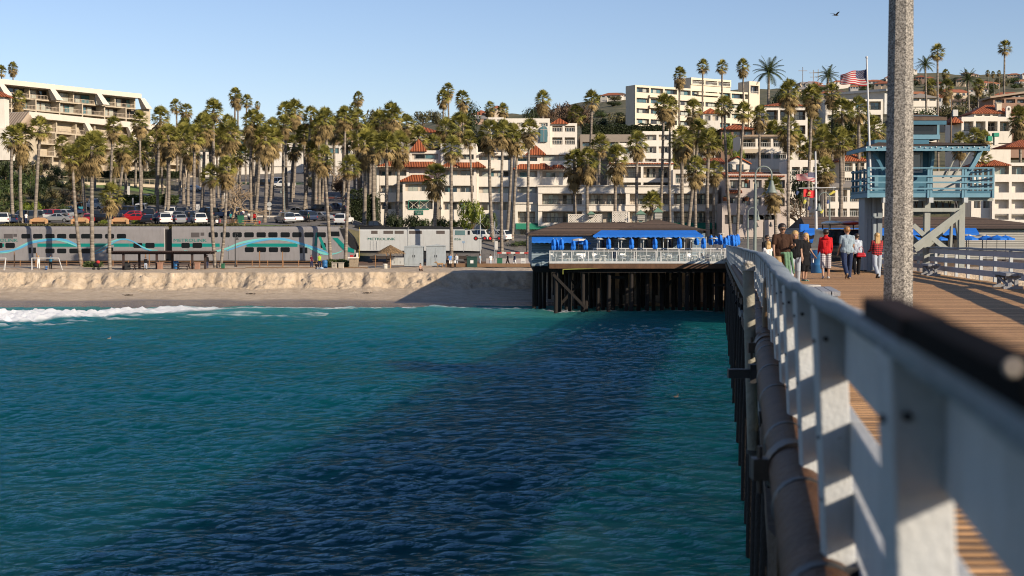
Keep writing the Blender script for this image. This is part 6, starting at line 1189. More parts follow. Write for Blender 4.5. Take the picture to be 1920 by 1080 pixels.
q = MB(); A_.box(q, 777.5, 793.5, 394.5, 402.5, -1.35, -1.23); sg = A_.fin(q, P('green_sign', (.02, .14, .10), .5), 'sign_board'); u_, z_ = A_.m(778.5, 398.4, -1.4)
text('sign_lettering', 'San Clemente', .24, P('sign_white', (.6, .62, .6), .6), A_.root, (u_ + .05, -1.37, z_ + .02), xs=.95); text('sign_lettering', 'COVE', .26, P('sign_white', (.6, .62, .6), .6), A_.root, (u_ + .32, -1.37, z_ - .33), xs=1.1)
B_ = bld('condominium', 'long white balcony building with green awnings behind the pier restaurant', 1009, 1345, 246, 444,
 [(1009, 1345, 348, 444, 12, 0, [(363, 383.5), (396.5, 417.5)], 4, K(rec=2.0, rail=.95, railm=IRON, pil=.7, wn=3))], cat='building')
q = MB(); B_.box(q, 1007, 1347, 347, 349.5, -.25, .4); B_.box(q, 1009, 1345, 361, 362.8, -.12, -.01); B_.box(q, 1009, 1345, 383.3, 385, -.12, -.01); B_.box(q, 1009, 1345, 394.5, 396.2, -.12, -.01); B_.fin(q, PLAST2, 'cornice')
awning(B_, 1252, 1342, 417.5, 427.5, -.05, -1.6, GREENA);
for a in (1262, 1290, 1318): B_.win(a, a + 18, 430, 443, -.02, GL[4])
C1 = bld('shop_building', 'short white wing with green awning left of the long balcony building', 966, 1009, 247, 452, [(966, 1008.6, 380, 452, 9, 0, [(396.5, 417.5)], 1, K(rec=1.6, rail=.95, railm=IRON, wn=3))])
q = MB(); C1.box(q, 965, 1010, 379.3, 382, -.25, .3); C1.fin(q, PLAST2, 'cornice')
awning(C1, 967, 1030, 418.5, 428, -.05, -1.6, GREENA); C1.win(975, 990, 432, 450, -.02, GL[4]);
bld('apartment_house', 'white apartment house with a red fascia and a deep furnished balcony above the long building', 1146, 1262, 262, 372,
 [(1146, 1262, 304, 372, 12, 0, [(312.5, 333.5), (342, 352)], 2, K(rec=2.2, rail=1.0, railm=IRON, wn=3))], [(1144, 1264, 302.5, 306, -.6, 3, False)])
bld('apartment_house', 'tall white house with arched windows and stepped balconies between tall palms', 1178, 1262, 276, 330,
 [(1205, 1261, 246, 305, 9, 0, [(252.5, 263), (274.5, 287), (297.5, 304)], 2, K(rec=.6, win='flat', pads=(.25, .7), wn=2)), (1160, 1204.6, 268, 305, 9, 1, [(276, 288)], 1, K(rec=.6, win='flat'))])
D_ = bld('apartment_block', 'big cream flat-roofed apartment block with ribbon windows on the hill, penthouse on top', 1191, 1424, 400, 238,
 [(1191, 1420, 159, 238, 4.5, 0, [(163, 172.5), (183, 192), (202.5, 211.5), (222, 231)], 9, K(rec=.9, win='flat', pads=(.03, .97), wn=3, pil=.5, wfr=FRAMED)),
 (1296, 1371, 145, 158.6, 8, 3, [(149, 157)], 3, K(rec=1.6, rail=.9, railm=WRAIL)), (1405, 1424, 152, 238, 5, -.4, [(160, 176)], 1, K(rec=1.0, rail=.9, railm=WRAIL))], mat=CREAM, Yb=424)
for z_ in ((1219, 1262, 178, 182), (1219, 1262, 197.5, 202), (1310, 1350, 172.9, 178)): q = MB(); D_.box(q, *z_, -.8, -.002); D_.fin(q, CREAM, 'balcony_front')
bld('villa', 'white mediterranean villa with an arched blue window and red tile roof on the ridge', 915, 1082, 287, 282,
 [(945, 1031, 222, 282, 10, 0, [(230, 237), (247, 256)], 4, K(rec=.3, win='flat', pads=(.25, .7))), (1031.4, 1082, 231, 282, 10, 1, [(236, 247.5), (257.5, 271)], 2, K(rec=1.6, rail=.9, railm=PLAST, wn=2)), (915, 944.6, 220, 270, 9, 2, [(224, 230), (240, 248)], 2, K(rec=.3, win='flat', pads=(.2, .75)))],
 [(1033, 1066, 222, 231, .4, 6)])
F = Fac('arched_window', 'tall arched blue window of the white villa', 'window', 1012, 286.6, 266); q = MB(); a = F.m(1013, 266); b = F.m(1026.5, 243); r_ = (b[0] - a[0]) / 2; cx_ = (a[0] + b[0]) / 2
q.prism([(a[0], 0), (b[0], 0)] + [(cx_ + r_ * math.cos(t), b[1] + r_ * math.sin(t)) for t in np.linspace(0, math.pi, 9)], -.05, .3); q.build('pane', GL[1], F.root); q = MB(); q.box(cx_ - .05, cx_ + .05, -.09, -.052, 0, b[1] + r_); q.box(a[0], b[0], -.1, -.055, b[1] - .05, b[1] + .05); q.build('mullion', FRAME, F.root)
bld('house', 'grey walled house with a red tile roof and a broad chimney above the left condominium', 752, 822, 292, 285, [(752, 822, 246, 285, 9, 0, [(252, 260)], 3, K(rec=.6, win='flat'))], [(748, 826, 236.5, 247, -.6, 8)], mat=P('grey_render', (.36, .33, .30), .8))
F = Fac('chimney', 'broad cream chimney on the red tile roof above the left condominium', 'chimney', 763, 290.8, 253); q = MB(); F.box(q, 763, 774.5, 231, 253, 0, 1.3); F.fin(q, CREAM, 'stack'); q = MB(); F.box(q, 762, 775.5, 230, 232, -.1, 1.4); F.fin(q, CREAM, 'cap')
bld('house', 'low taupe flat house below the clipped hedge', 1088, 1186, 288, 300, [(1088, 1186, 252, 300, 8, 0, [(266, 275)], 4, K(rec=.8, win='flat'))], mat=P('taupe', (.30, .25, .20), .85))
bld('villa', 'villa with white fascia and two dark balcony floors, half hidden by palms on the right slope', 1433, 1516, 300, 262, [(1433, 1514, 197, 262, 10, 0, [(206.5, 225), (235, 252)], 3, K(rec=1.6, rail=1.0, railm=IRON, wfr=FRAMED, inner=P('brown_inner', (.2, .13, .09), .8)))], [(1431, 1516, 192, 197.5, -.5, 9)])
I_ = bld('house', 'terraced house with a tan awning and glass terrace below the villa', 1388, 1478, 274, 330, [(1388, 1478, 254, 318, 9, 0, [(259.5, 276), (287.5, 298)], 3, K(rec=1.8, rail=.9, railm=WRAIL, wn=2))])
q = MB(); I_.box(q, 1386, 1480, 252.5, 256, -.6, .3); I_.fin(q, P('tan_roof_edge', (.4, .3, .22), .8), 'roof_edge'); awning(I_, 1390, 1437, 279, 285.5, -.05, -1.4, TANA)
J_ = bld('spanish_house', 'pale spanish style house with arches, pots and red tile eave behind the bell street lamp', 1354, 1486, 240, 445,
 [(1363, 1476, 326, 445, 10, 0, [(337.5, 353), (370, 387)], 5, K(rec=.45, win='flat', pads=(.25, .8), wfr=FRAMED)), (1354, 1398, 381, 445, 6, -1.6, [(403, 420)], 1, K(rec=.8, win='flat', pads=(.3, .75), wfr=FRAMED)), (1398.4, 1462, 385, 445, 6, -1.2, [(403, 412)], 1, K(rec=1.2, win='flat', wfr=FRAMED))],
 [(1361, 1472, 321.5, 329.5, -.5, 5, False), (1362, 1392, 356, 360.5, -1.0, 0, False)], mat=P('pinkish_plaster', (.55, .47, .42), .8, .08, .8, .2, 12, dirt=.25))
for p, y in ((1400, 344), (1359, 377), (1400, 377), (1496, 375), (1360, 377)):
 c_ = W(p, y, 239.0 if p > 1380 else 237.6); t = empty('flower_pot', c_, 0, {1400: 'terracotta pot on the ledge of the spanish house, ' + ('upper' if y < 350 else 'lower'), 1359: 'terracotta pot at the left corner of the spanish house', 1496: 'terracotta pot right of the spanish house', 1360: 'second terracotta pot at the left corner of the spanish house'}[p], 'pot')
 q = MB(); q.lathe([(.001, 0), (.28, 0), (.40, .5), (.46, .52), (.46, .6), (.3, .58)], 12); q.build('pot', P('terracotta', (.42, .16, .08), .8), t); q = MB(); q.ball((0, 0, .65), .3, 8, (1, 1, .6)); q.build('plant', P('pot_plant', (.08, .10, .03), .9, .5, 8), t)
Kb = Fac('house', 'white gabled house with red tile roof and arched window right of the long building', 'house', 1330, 262, 352); q = MB(); Kb.box(q, 1330, 1404, 305, 352, 0, 8); a = Kb.m(1358, 308); b = Kb.m(1404, 308); zt_ = Kb.m(1381, 296)[1]; q.prism([(a[0], a[1] - 1), (b[0], a[1] - 1), (b[0], a[1]), ((a[0] + b[0]) / 2, zt_), (a[0], a[1])], -1, 7); Kb.fin(q, PLAST)
q = MB(); c_ = (a[0] + b[0]) / 2
for s, e_ in ((-1, a[0] - .3), (1, b[0] + .3)): q.add([(c_, -1.3, zt_ + .1), (e_, -1.3, a[1] - .05), (e_, 7, a[1] - .05), (c_, 7, zt_ + .1), (c_, -1.3, zt_ + .3), (e_, -1.3, a[1] + .15), (e_, 7, a[1] + .15), (c_, 7, zt_ + .3)], [(0, 1, 2, 3), (7, 6, 5, 4), (0, 4, 5, 1), (2, 6, 7, 3), (1, 5, 6, 2)])
Kb.fin(q, TILEY, 'roof'); Kb.tiled(1326, 1362, 294, 305, -.5, 6, False)
for a, b in ((1381, 1394), (1363, 1373)): Kb.win(a, b, 308, 322, -1.02 if a > 1375 else -1.02, GL[3], FRAMED)
Kb.win(1338, 1356, 309, 317, -.02)
bld('apartment_house', 'beige house with glass terrace rails just right of the palm cluster', 1262, 1363, 254, 380, [(1262, 1363, 318, 380, 9, 0, [(325.5, 344), (356, 366)], 4, K(rec=1.6, rail=1.0, railm=WRAIL, wn=2))], mat=PLAST2)
bld('house', 'white house with a small red hipped roof beneath the cream apartment block', 1316, 1352, 330, 262, [(1318, 1350, 212, 262, 8, 0, [(216, 226)], 2, K(rec=.4, win='flat', pads=(.35, .65)))], [(1315, 1353, 203.5, 212, -.4, 7)])
bld('house', 'brown walled house with a flat red tile roof above the spanish house', 1352, 1414, 300, 272, [(1352, 1414, 241, 272, 8, 0, [(245, 254)], 3, K(rec=.8, win='flat'))], [(1350, 1416, 233, 241.5, -.8, 7)], mat=P('brown_render', (.24, .15, .10), .8))
bld('house', 'dark roofed house behind the tall flagpole', 1545, 1655, 318, 250, [(1548, 1655, 186, 250, 9, 0, [(190, 206), (215, 226)], 4, K(rec=1.2, rail=.9, railm=IRON))])
F = Fac('flat_roof_canopy', 'long pale flat roof line behind the flag', 'roof', 1536, 330, 180, 1662, 318); q = MB(); q.box(0, F.L, 0, 8, 0, .5); F.fin(q, P('pale_blue_roof', (.5, .5, .48), .7), 'slab'); q = MB(); q.box(1, F.L - 1, 1, 7.5, -5, -.004); F.fin(q, P('pale_blue_roof', (.5, .5, .48), .7), 'wall')
bld('house', 'white house with steep red tile roof between palms left of the tower', 1575, 1625, 250, 350, [(1577, 1625, 301, 350, 9, 0, [(305, 322), (333, 340)], 2, K(rec=1.2, rail=.9, railm=PLAST))], [(1572, 1630, 286, 301, -.6, 8)])
bld('motel', 'long white two-storey motel with grey roof behind the red flag', 1480, 1660, 238, 430, [(1544, 1660, 350, 430, 9, 0, [(356, 379), (391, 406)], 5, K(rec=1.4, rail=.95, railm=WRAIL)), (1480, 1543.6, 300, 430, 9, 2, [(313, 330), (345, 360), (375, 392)], 3, K(rec=1.2, rail=.9, railm=PLAST))], [(1542, 1662, 340, 350.5, -.6, 8, True, None, P('grey_roofing', (.28, .25, .22), .9))])
bld('villa', 'white villa with long red tile roof, bell gable and planted balcony on the right slope', 1786, 1904, 268, 310, [(1803, 1897, 219, 268, 10, 0, [(227.5, 246)], 4, K(rec=1.6, rail=.9, railm=IRON)), (1826, 1892, 211, 219.5, 7, 1.5, [(212.5, 217.5)], 4, K(rec=.4, win='flat'))], [(1822, 1912, 196.5, 211.5, 1, 9), (1782, 1806, 219, 229, -.5, 5)])
F = Fac('chimney', 'cream chimney on the villa roof at right', 'chimney', 1869, 270, 207); q = MB(); F.box(q, 1869, 1878, 193, 210, 0, 1); F.fin(q, CREAM, 'stack'); q = MB(); F.box(q, 1868, 1879, 192.5, 194, -.1, 1.1); F.fin(q, CREAM, 'cap')
F = Fac('bell_gable', 'little white arched bell gable at the end of the villa roof', 'gable', 1886, 268.5, 216); q = MB(); a = F.m(1886.5, 216); b = F.m(1896, 203); r_ = (b[0] - a[0]) / 2; cx_ = (a[0] + b[0]) / 2
q.prism([(a[0], -.5), (b[0], -.5)] + [(cx_ + r_ * math.cos(t), b[1] + r_ * math.sin(t)) for t in np.linspace(0, math.pi, 9)], 0, .5); F.fin(q, PLAST); q = MB(); q.prism([(cx_ - r_ * .4, b[1] - .4), (cx_ + r_ * .4, b[1] - .4)] + [(cx_ + r_ * .4 * math.cos(t), b[1] + r_ * .3 * math.sin(t)) for t in np.linspace(0, math.pi, 7)], -.02, -.004); F.fin(q, FRAMED, 'bell_opening')
bld('apartment_house', 'white terraced apartments with solid parapets and tile eaves at the right edge behind the tower', 1822, 1990, 236, 425, [(1861, 1990, 328, 425, 10, 0, [(341, 361), (374, 391), (401, 412)], 4, K(rec=1.8)), (1861, 1990, 305, 328.4, 9, .8, [(311, 327)], 4, K(rec=.9)), (1822, 1860.6, 312, 425, 9, 1.2, [(318, 330), (345, 360), (374, 390)], 2, K(rec=.8))], [(1820, 1864, 303, 311, .2, 6), (1848, 1897, 299.5, 309, -.6, 4), (1886, 1995, 262, 274, 1.5, 9)])
F = Fac('awning_pair', 'bright green rooftop hoods below the right-hand villa', 'awning', 1853, 255, 263);
for a, b, y0, y1 in ((1853, 1861, 255, 264), (1864, 1873.5, 249, 256)): q = MB(); F.box(q, a, b, y0, y1, 0, 1.2); F.fin(q, P('bright_green', (.02, .30, .18), .6), 'hood')
q = MB(); F.box(q, 1865, 1872, 256.2, 272, .1, 1); F.fin(q, PLAST, 'stack')
bld('house', 'pinkish brown house with a mono-pitch roof at the top right', 1858, 1990, 300, 215, [(1862, 1990, 182, 215, 9, 0, [(186, 193)], 6, K(rec=.8, win='flat', wfr=FRAMED))], mat=P('pink_brown', (.33, .20, .14), .8), extra=None)
F = Fac('roof_slab', 'tan sloping roof slab of the pinkish brown house', 'roof', 1856, 299, 184, 1995, 299); a = F.m(1857, 184); b = F.m(1925, 175); q = MB(); q.add([(a[0], 0, a[1]), (b[0] + 5, 0, b[1] + .8), (b[0] + 5, 8, b[1] + .8), (a[0], 8, a[1]), (a[0], 0, a[1] + .4), (b[0] + 5, 0, b[1] + 1.2), (b[0] + 5, 8, b[1] + 1.2), (a[0], 8, a[1] + .4)], [(0, 3, 2, 1), (4, 5, 6, 7), (0, 1, 5, 4), (1, 2, 6, 5), (2, 3, 7, 6), (3, 0, 4, 7)]); F.fin(q, P('tan_roof_edge', (.4, .3, .22)), 'slab')
bld('house', 'grey roofed low house right of the lamp post on the hill', 1706, 1762, 335, 200, [(1708, 1758, 182, 200, 8, 0, [(184, 189)], 3, K(rec=.5, win='flat'))], [(1704, 1762, 175, 182.5, -.5, 7, True, None, P('grey_roofing', (.28, .25, .22), .9))])
bld('house', 'long white modern house seen through the palm crowns left of centre', 438, 566, 385, 312, [(440, 505, 256, 312, 9, 0, [(261, 272), (280, 288)], 3, K(rec=.8, win='flat')), (505.4, 566, 268, 312, 9, 1, [(276, 284)], 3, K(rec=.8))])
bld('house', 'white modern house with wide blue windows seen left of the condominium', 612, 662, 375, 312, [(614, 660, 272, 312, 9, 0, [(277, 288)], 2, K(rec=.4, win='flat', glass=GL[1], pads=(.05, .95)))])
bld('house', 'white block between the two modern houses behind palms', 566, 613, 395, 315, [(568, 611, 279, 315, 8, 0, [(284, 290)], 2, K(rec=.4, win='flat'))], [(552, 615, 270, 279, -.4, 7, True, None, P('grey_roofing', (.28, .25, .22)))])
bld('house', 'white and glass house fragment behind palms near the hotel end', 370, 402, 375, 318, [(371, 401, 285, 318, 7, 0, [(290, 298)], 2, K(rec=.4, win='flat'))])
# ---- villas scattered over the far hills
HW = [P('far_wall_white', (.62, .58, .52), .8), P('far_wall_cream', (.52, .42, .31), .8), P('far_wall_pink', (.50, .34, .25), .8), P('far_wall_grey', (.40, .39, .38), .8)]; HR = [P('far_roof_red', (.36, .12, .06), .8, .25, .4), P('far_roof_brown', (.17, .11, .08), .8, .25, .4), P('far_roof_grey', (.28, .26, .25), .8), P('far_roof_orange', (.42, .17, .08), .8, .2, .4)]
protoh = []
for k in range(4):
 w_, d_, h_ = ((13, 9, 5.2), (17, 10, 4.0), (10, 9, 6), (20, 9, 6))[k]; t = empty('hill_house', (0, 0, -500), 0, 'x', 'house'); t.hide_render = False
 q = MB(); q.box(-w_ / 2, w_ / 2, 0, d_, -6, h_); q.box(-w_ / 2 - .01, -w_ / 6, -2, -.01, -6, h_ * .55); q.build('wall', HW[0], t); q = MB(); q.hip(-w_ / 2 - .6, w_ / 2 + .6, -.6, d_ + .6, h_ + .02, h_ + 2.4, None, .2); q.build('roof', HR[0], t)
 for j in range(3 + k % 2): q = MB(); x = -w_ / 2 + w_ * (j + .5) / (3 + k % 2); q.box(x - 1.1, x + 1.1, -.06, .02, h_ - 2.3, h_ - .6); q.build('window', GL[0], t)
 protoh.append(t)
rh = random.Random(12); spots = []
regs = [(1500, 1930, 690, 1500, 62), (618, 700, 620, 1100, 10), (1140, 1178, 900, 980, 2), (880, 960, 700, 1000, 5), (1700, 1930, 420, 640, 8)]
for x0, x1, y0, y1, n in regs:
 k = 0
 while k < n:
  px = rh.uniform(x0, x1); Y = rh.uniform(y0, y1) if x0 != 1500 else 690 + 810 * rh.random() ** 1.0
  if all(abs(px - a) > 9 * 1000 / (Y + 300) or abs(Y - b) > 45 for a, b in spots): spots.append((px, Y)); k += 1
spots.sort(); lm = lambda px: 'behind the tall flagpole' if px < 1650 and px > 1480 else 'right of the concrete lamp post' if px < 1800 and px > 1690 else 'behind the lamp post' if 1640 < px <= 1690 else 'at the far right skyline' if px >= 1800 else 'above the parking lot trees' if px < 720 else 'on the ridge left of the cream apartment block' if px > 1100 else 'beyond the white villa'
wn_ = ['white', 'cream', 'pinkish', 'grey']; rn_ = ['red', 'brown', 'grey', 'orange']; cnt = {}
for i, (px, Y) in enumerate(spots):
 k = rh.randrange(4); a, b = rh.choice([0, 0, 1, 2, 3]), rh.choice([0, 0, 1, 2, 3]); X = (px - 960) * Y / FPX; z = float(hz(np.array([X]), np.array([Y]))[0])
 key = (wn_[a], rn_[b], lm(px)); cnt[key] = cnt.get(key, 0) + 1
 o = dup(protoh[k], (X, Y, z + 1.0), rh.uniform(-.5, .5), f'far {wn_[a]} house, {rn_[b]} roof, {lm(px)}, ' + ('low' if Y < 850 else 'midway' if Y < 1150 else 'high') + ('' if cnt[key] == 1 else f', its {[0,0,"second","third","fourth","fifth","sixth","seventh","eighth","ninth","tenth"][cnt[key]]} from left'), 'houses on the far hill', rh.uniform(.6, .85), {'wall': HW[a], 'roof': HR[b]})
for t in protoh:
 for c in list(KIDS.get(t.name, [])): bpy.data.objects.remove(c)
 bpy.data.objects.remove(t)
# ================================================================ palms, trees, shrubs
def leafmat(name, c1, c2, rough=.55, tr=.25):
 m = bpy.data.materials.new(name); m.use_nodes = True; nt = m.node_tree; b = nt.nodes['Principled BSDF']; L = nt.links.new; out = nt.nodes['Material Output']
 g = nd(nt, 'ShaderNodeNewGeometry'); mx = nd(nt, 'ShaderNodeMix', data_type='RGBA'); L(g.outputs['Random Per Island'], mx.inputs[0]); mx.inputs[6].default_value = (*c1, 1); mx.inputs[7].default_value = (*c2, 1)
 L(mx.outputs[2], b.inputs['Base Color']); b.inputs['Roughness'].default_value = rough; b.inputs['Specular IOR Level'].default_value = .35
 t = nd(nt, 'ShaderNodeBsdfTranslucent'); L(mx.outputs[2], t.inputs[0]); ms = nd(nt, 'ShaderNodeMixShader'); ms.inputs[0].default_value = tr; L(b.outputs[0], ms.inputs[1]); L(t.outputs[0], ms.inputs[2]); L(ms.outputs[0], out.inputs[0]); return m
FRG = leafmat('palm_frond_green', (.055, .064, .014), (.29, .26, .055)); FRD = leafmat('palm_frond_dry', (.10, .07, .028), (.33, .235, .10), .85, .1); FEG = leafmat('feather_palm_green', (.03, .05, .018), (.10, .12, .04))
BARK = stripes('palm_trunk_bark', (.27, .23, .185), (.17, .14, .115), 'Z', .16, .95, (.1, .6), .7, .5, 5, dist=3)
def fan(mb, base, d, pet, blade, nseg, spread, droop, rnd):
 d = d.normalized(); side = d.cross(Vector((0, 0, 1)));
 if side.length < .1: side = Vector((1, 0, 0))
 side.normalize(); upv = side.cross(d).normalized(); roll = rnd.uniform(-.5, .5); side, upv = side * math.cos(roll) + upv * math.sin(roll), upv * math.cos(roll) - side * math.sin(roll)
 h = base + d * pet; mb.add([base - side * .03, base + side * .03, h + side * .02, h - side * .02], [(0, 1, 2, 3)])
 vs = [h]; fs = []
 for i in range(nseg):
  a = -spread + 2 * spread * (i + .5) / nseg; da = spread / nseg * .95; L_ = blade * (1 - .25 * abs(a / spread) ** 2) * rnd.uniform(.88, 1.08)
  dm = lambda aa, r: h + (d * math.cos(aa) + side * math.sin(aa)) * r + upv * (.10 * r * math.cos(2 * aa))
  p1 = dm(a - da, L_ * .55); p2 = dm(a + da, L_ * .55) - upv * .03; tip = dm(a, L_) - Vector((0, 0, 1)) * droop * L_ * rnd.uniform(.6, 1.2); o = len(vs); vs += [p1, p2, tip]; fs += [(0, o, o + 1), (o, o + 2, o + 1)]
 mb.add(vs, fs)
def crown_mesh(seed, n=40, lo=-35):
 r = random.Random(seed); q = MB()
 for i in range(n):
  t = (i + .5) / n; el = R(88 - (88 - lo) * t ** .85 + r.uniform(-8, 8)); az = i * 2.39996 + r.uniform(-.3, .3)
  d = Vector((math.cos(az) * math.cos(el), math.sin(az) * math.cos(el), math.sin(el))); fan(q, Vector((0, 0, .1 - .5 * t)), d, r.uniform(.75, 1.05), r.uniform(1.0, 1.25), 13, R(78), .18 + .3 * t, r)
 return q
def skirt_mesh(seed, n=46, L_=2.4):
 r = random.Random(seed); q = MB()
 for i in range(n):
  t = (i + .5) / n; az = i * 2.39996 + r.uniform(-.3, .3); z0 = -.3 - L_ * .55 * t; el = R(-28 - 48 * t + r.uniform(-12, 12))
  d = Vector((math.cos(az) * math.cos(el), math.sin(az) * math.cos(el), math.sin(el))); fan(q, Vector((math.cos(az) * .18, math.sin(az) * .18, z0)), d, r.uniform(.65, 1.05), r.uniform(.9, 1.25), 8, R(55), .35, r)
 return q
def feather_mesh(seed, n=30, L_=3.0):
 r = random.Random(seed); q = MB()
 for i in range(n):
  t = (i + .5) / n; el = R(82 - 95 * t + r.uniform(-6, 6)); az = i * 2.39996; p = Vector((0, 0, 0)); d = Vector((math.cos(az) * math.cos(el), math.sin(az) * math.cos(el), math.sin(el))); pts = [p.copy()]
  for k in range(9): p = p + d * L_ / 9; d = (d + Vector((0, 0, -.13 - .05 * t))).normalized(); pts.append(p.copy())
  for k in range(1, 10):
   a = pts[k]; dd = (pts[k] - pts[k - 1]).normalized(); s = dd.cross(Vector((0, 0, 1))); s = s.normalized() if s.length > .1 else Vector((1, 0, 0)); ll = .62 * math.sin(math.pi * (k + .6) / 11) + .1
   for sg in (-1, 1):
    for f in (0, .33, .66): b = pts[k - 1].lerp(a, f); e = b + (s * sg + dd * .6 + Vector((0, 0, -.35))).normalized() * ll; q.add([b, b + dd * .09, e], [(0, 1, 2)])
   q.add([pts[k - 1], pts[k - 1] + Vector((0, 0, .03)), a + Vector((0, 0, .03)), a], [(0, 1, 2, 3)])
 return q
CM = [];
for sd in range(5):
 a = crown_mesh(sd * 3 + 1, 38 + sd * 2, -32 + 4 * sd).build('crown', FRG); b = skirt_mesh(sd * 3 + 2, 40 + 4 * sd, 1.8 + .45 * sd).build('dry_fronds', FRD); CM.append((a.data, b.data)); bpy.data.objects.remove(a); bpy.data.objects.remove(b)
b = skirt_mesh(77, 12, .6).build('dry_fronds', FRD); SMALLSK = b.data; bpy.data.objects.remove(b)
FM = []
for sd in range(2): a = feather_mesh(sd + 50).build('crown', FEG); FM.append(a.data); bpy.data.objects.remove(a)
def part(name, data, parent, loc=(0, 0, 0), rz=0, s=1):
 o = bpy.data.objects.new(name, data); COL.objects.link(o); o.parent = parent; o.location = loc; o.rotation_euler.z = rz; o.scale = (s,) * 3 if not hasattr(s, '__len__') else s; return o
rt = random.Random(21); PALMS = []
def palm(px, yt, bx, Y, w, kind='fan', sk=None, by=None):
 s = w * Y / FPX / 4.5 * 1.27; X = (bx - 960) * Y / FPX; g = gz(X, Y) if Y < 430 else float(hz(np.array([X]), np.array([Y]))[0]); top = W(px, yt, Y); cz = top.z - (1.8 if kind == 'fan' else 1.6) * s
 if by is not None: g = W(bx, by, Y).z
 t = empty('palm_tree', (X, Y, g), 0, None, 'palm tree'); dx = top.x - X; H_ = cz - g
 pts = []; bend = rt.uniform(-.25, .25) * s
 for i in range(9): f = i / 8; pts.append((dx * f ** .85 + bend * math.sin(math.pi * f), bend * .3 * math.sin(math.pi * f), -.6 + (H_ + .6) * f))
 r0 = .33 * max(.6, min(1.1, s / 1.2)); q = MB(); q.tube(pts, [r0 * (1.25 if i == 0 else 1.0 - .28 * i / 8) * rt.uniform(.97, 1.05) for i in range(9)], 9); q.build('trunk', BARK, t)
 k = rt.randrange(5); rz = rt.uniform(0, 6.28)
 if kind == 'fan':
  part('crown', CM[k][0], t, (dx, 0, H_), rz, s); big = rt.random() < .68 if sk is None else sk
  part('dry_fronds', CM[k][1] if big else SMALLSK, t, (dx, 0, H_), rz + 1, (s, s, s * rt.uniform(.85, 1.15)))
 else: part('crown', FM[rt.randrange(2)], t, (dx, 0, H_), rz, s * .85)
 PALMS.append((px, Y, yt, w, kind, t)); return t
PL_ = [ # crown px, top row, base px, depth, crown width px
 (22,233,26,219,44),(40,228,41,222,46),(75,216,65,221,46),(135,270,154,192,44),(172,245,173,192.5,56),(150,258,162,242,44),(208,340,206,172.5,48),(213,216,207,262,36),(232,252,217,256,42),(262,206,266,232,36),(265,262,263,246,46),
 (301,198,296,242,38),(315,230,315,236,46),(346,228,345,278,42),(364,232,363,229,44),(383,211,377,238,44),(400,184,402,246,42),(392,238,398,262,40),(395,304,405,181.5,46),(425,292,412,181,40),(431,222,433,240,48),(417,250,418,258,40),
 (473,203,472,226,42),(486,212,477,229,42),(497,232,496,225,46),(513,236,505,248,42),(536,188,538,268,40),(553,184,549,300,40),(583,197,570,262,38),(610,200,611,245,42),(606,270,621,195.5,46),(596,240,592,282,44),(572,245,575,310,36),
 (656,288,647,195,46),(647,197,643,250,38),(683,238,683,238,50),(700,250,702,244,46),(669,202,673,262,40),(735,190,733,262,46),(724,243,722,231,48),(748,243,743,234,46),(712,205,712,275,40),(693,240,690,252,44),
 (862,208,860,272,50),(812,250,814,262,36),(847,252,847,195,46),(816,304,812,226,48),(836,218,838,280,42),(918,222,925,214,46),(943,222,941,208,42),(962,230,949,216,42),(971,246,960,219,40),(993,220,990,207,40),
 (1018,168,1015,292,32),(1080,194,1082,290,36),(1110,167,1101,288,34),(1077,277,1081,224,46),(1102,274,1104,222,46),(1125,249,1124,252,42),(1157,269,1156,226,46),(1195,243,1196,218,44),(1245,174,1237,236,38),(1257,178,1257,240,34),
 (1275,124,1275,362,27),(1318,109,1319,350,26),(1354,111,1355,350,26),(1393,109,1392,352,26),(1300,184,1299,282,36),(1279,234,1280,232,50),(1312,220,1287,236,48),(1330,240,1328,226,50),(1305,290,1305,222,44),(1340,300,1338,240,34),(1358,178,1372,230,40),(1395,190,1381,228,38),
 (1222,356,1222,206,44),(1480,147,1479,196,44),(1523,155,1508,200,42),(1580,182,1577,240,44),(1610,178,1606,250,46),(1478,214,1476,252,46),(1543,238,1541,246,48),(1575,236,1573,226,54),(1450,330,1455,218,44),(1547,292,1549,232,44),(1605,230,1600,262,44),(1520,262,1522,252,44),(1640,215,1640,262,48),(1560,155,1562,300,34),(1500,250,1502,262,40),(1590,262,1590,258,40),(1425,195,1427,270,34),
 (1758,81,1758,300,31),(1884,74,1881,330,27),(1745,146,1745,340,28),(1775,146,1775,340,30),(1835,146,1835,345,24),(1800,246,1802,255,36),(1828,238,1826,258,36),(1845,243,1846,262,30),(1842,276,1843,238,40),(1912,196,1912,262,44),
 (3,121,2,520,20),(24,115,26,520,20),(35,169,33,330,28),(330,184,333,350,26),(349,193,349,350,26),(441,163,440,340,26),(446,175,444,345,22),(463,176,462,340,24),(483,189,483,480,12),(672,170,673,330,22),(664,190,665,335,24),
 (840,154,840,320,26),(831,166,830,316,28),(867,168,866,322,30),(919,189,919,325,24),(943,192,943,325,24),(1852,131,1852,700,9),(1862,133,1862,720,8),(1773,129,1773,690,16),(1873,131,1873,710,9)]
for p in PL_: palm(*p)
re_ = random.Random(9)
for a, b, n, y0, y1 in ((105, 300, 8, 225, 300), (290, 460, 14, 205, 290), (465, 620, 10, 205, 270), (620, 765, 12, 205, 270), (780, 1000, 7, 225, 270), (1250, 1345, 5, 225, 290), (1440, 1660, 14, 185, 300)):
 for k in range(n): x = a + (b - a) * (k + re_.random()) / n; palm(x, re_.uniform(y0, y1), x + re_.uniform(-6, 6), re_.uniform(252, 330), re_.uniform(32, 42))
for p in ((1442,114,1443,330,50,'feather'), (1553,128,1555,320,34,'feather'), (1735,109,1738,330,30,'feather'), (1815,134,1816,345,34,'feather'), (1700,150,1702,330,26,'feather'), (1118,300,1119,256,30,'feather'), (1143,318,1144,250,24,'feather')): palm(*p)
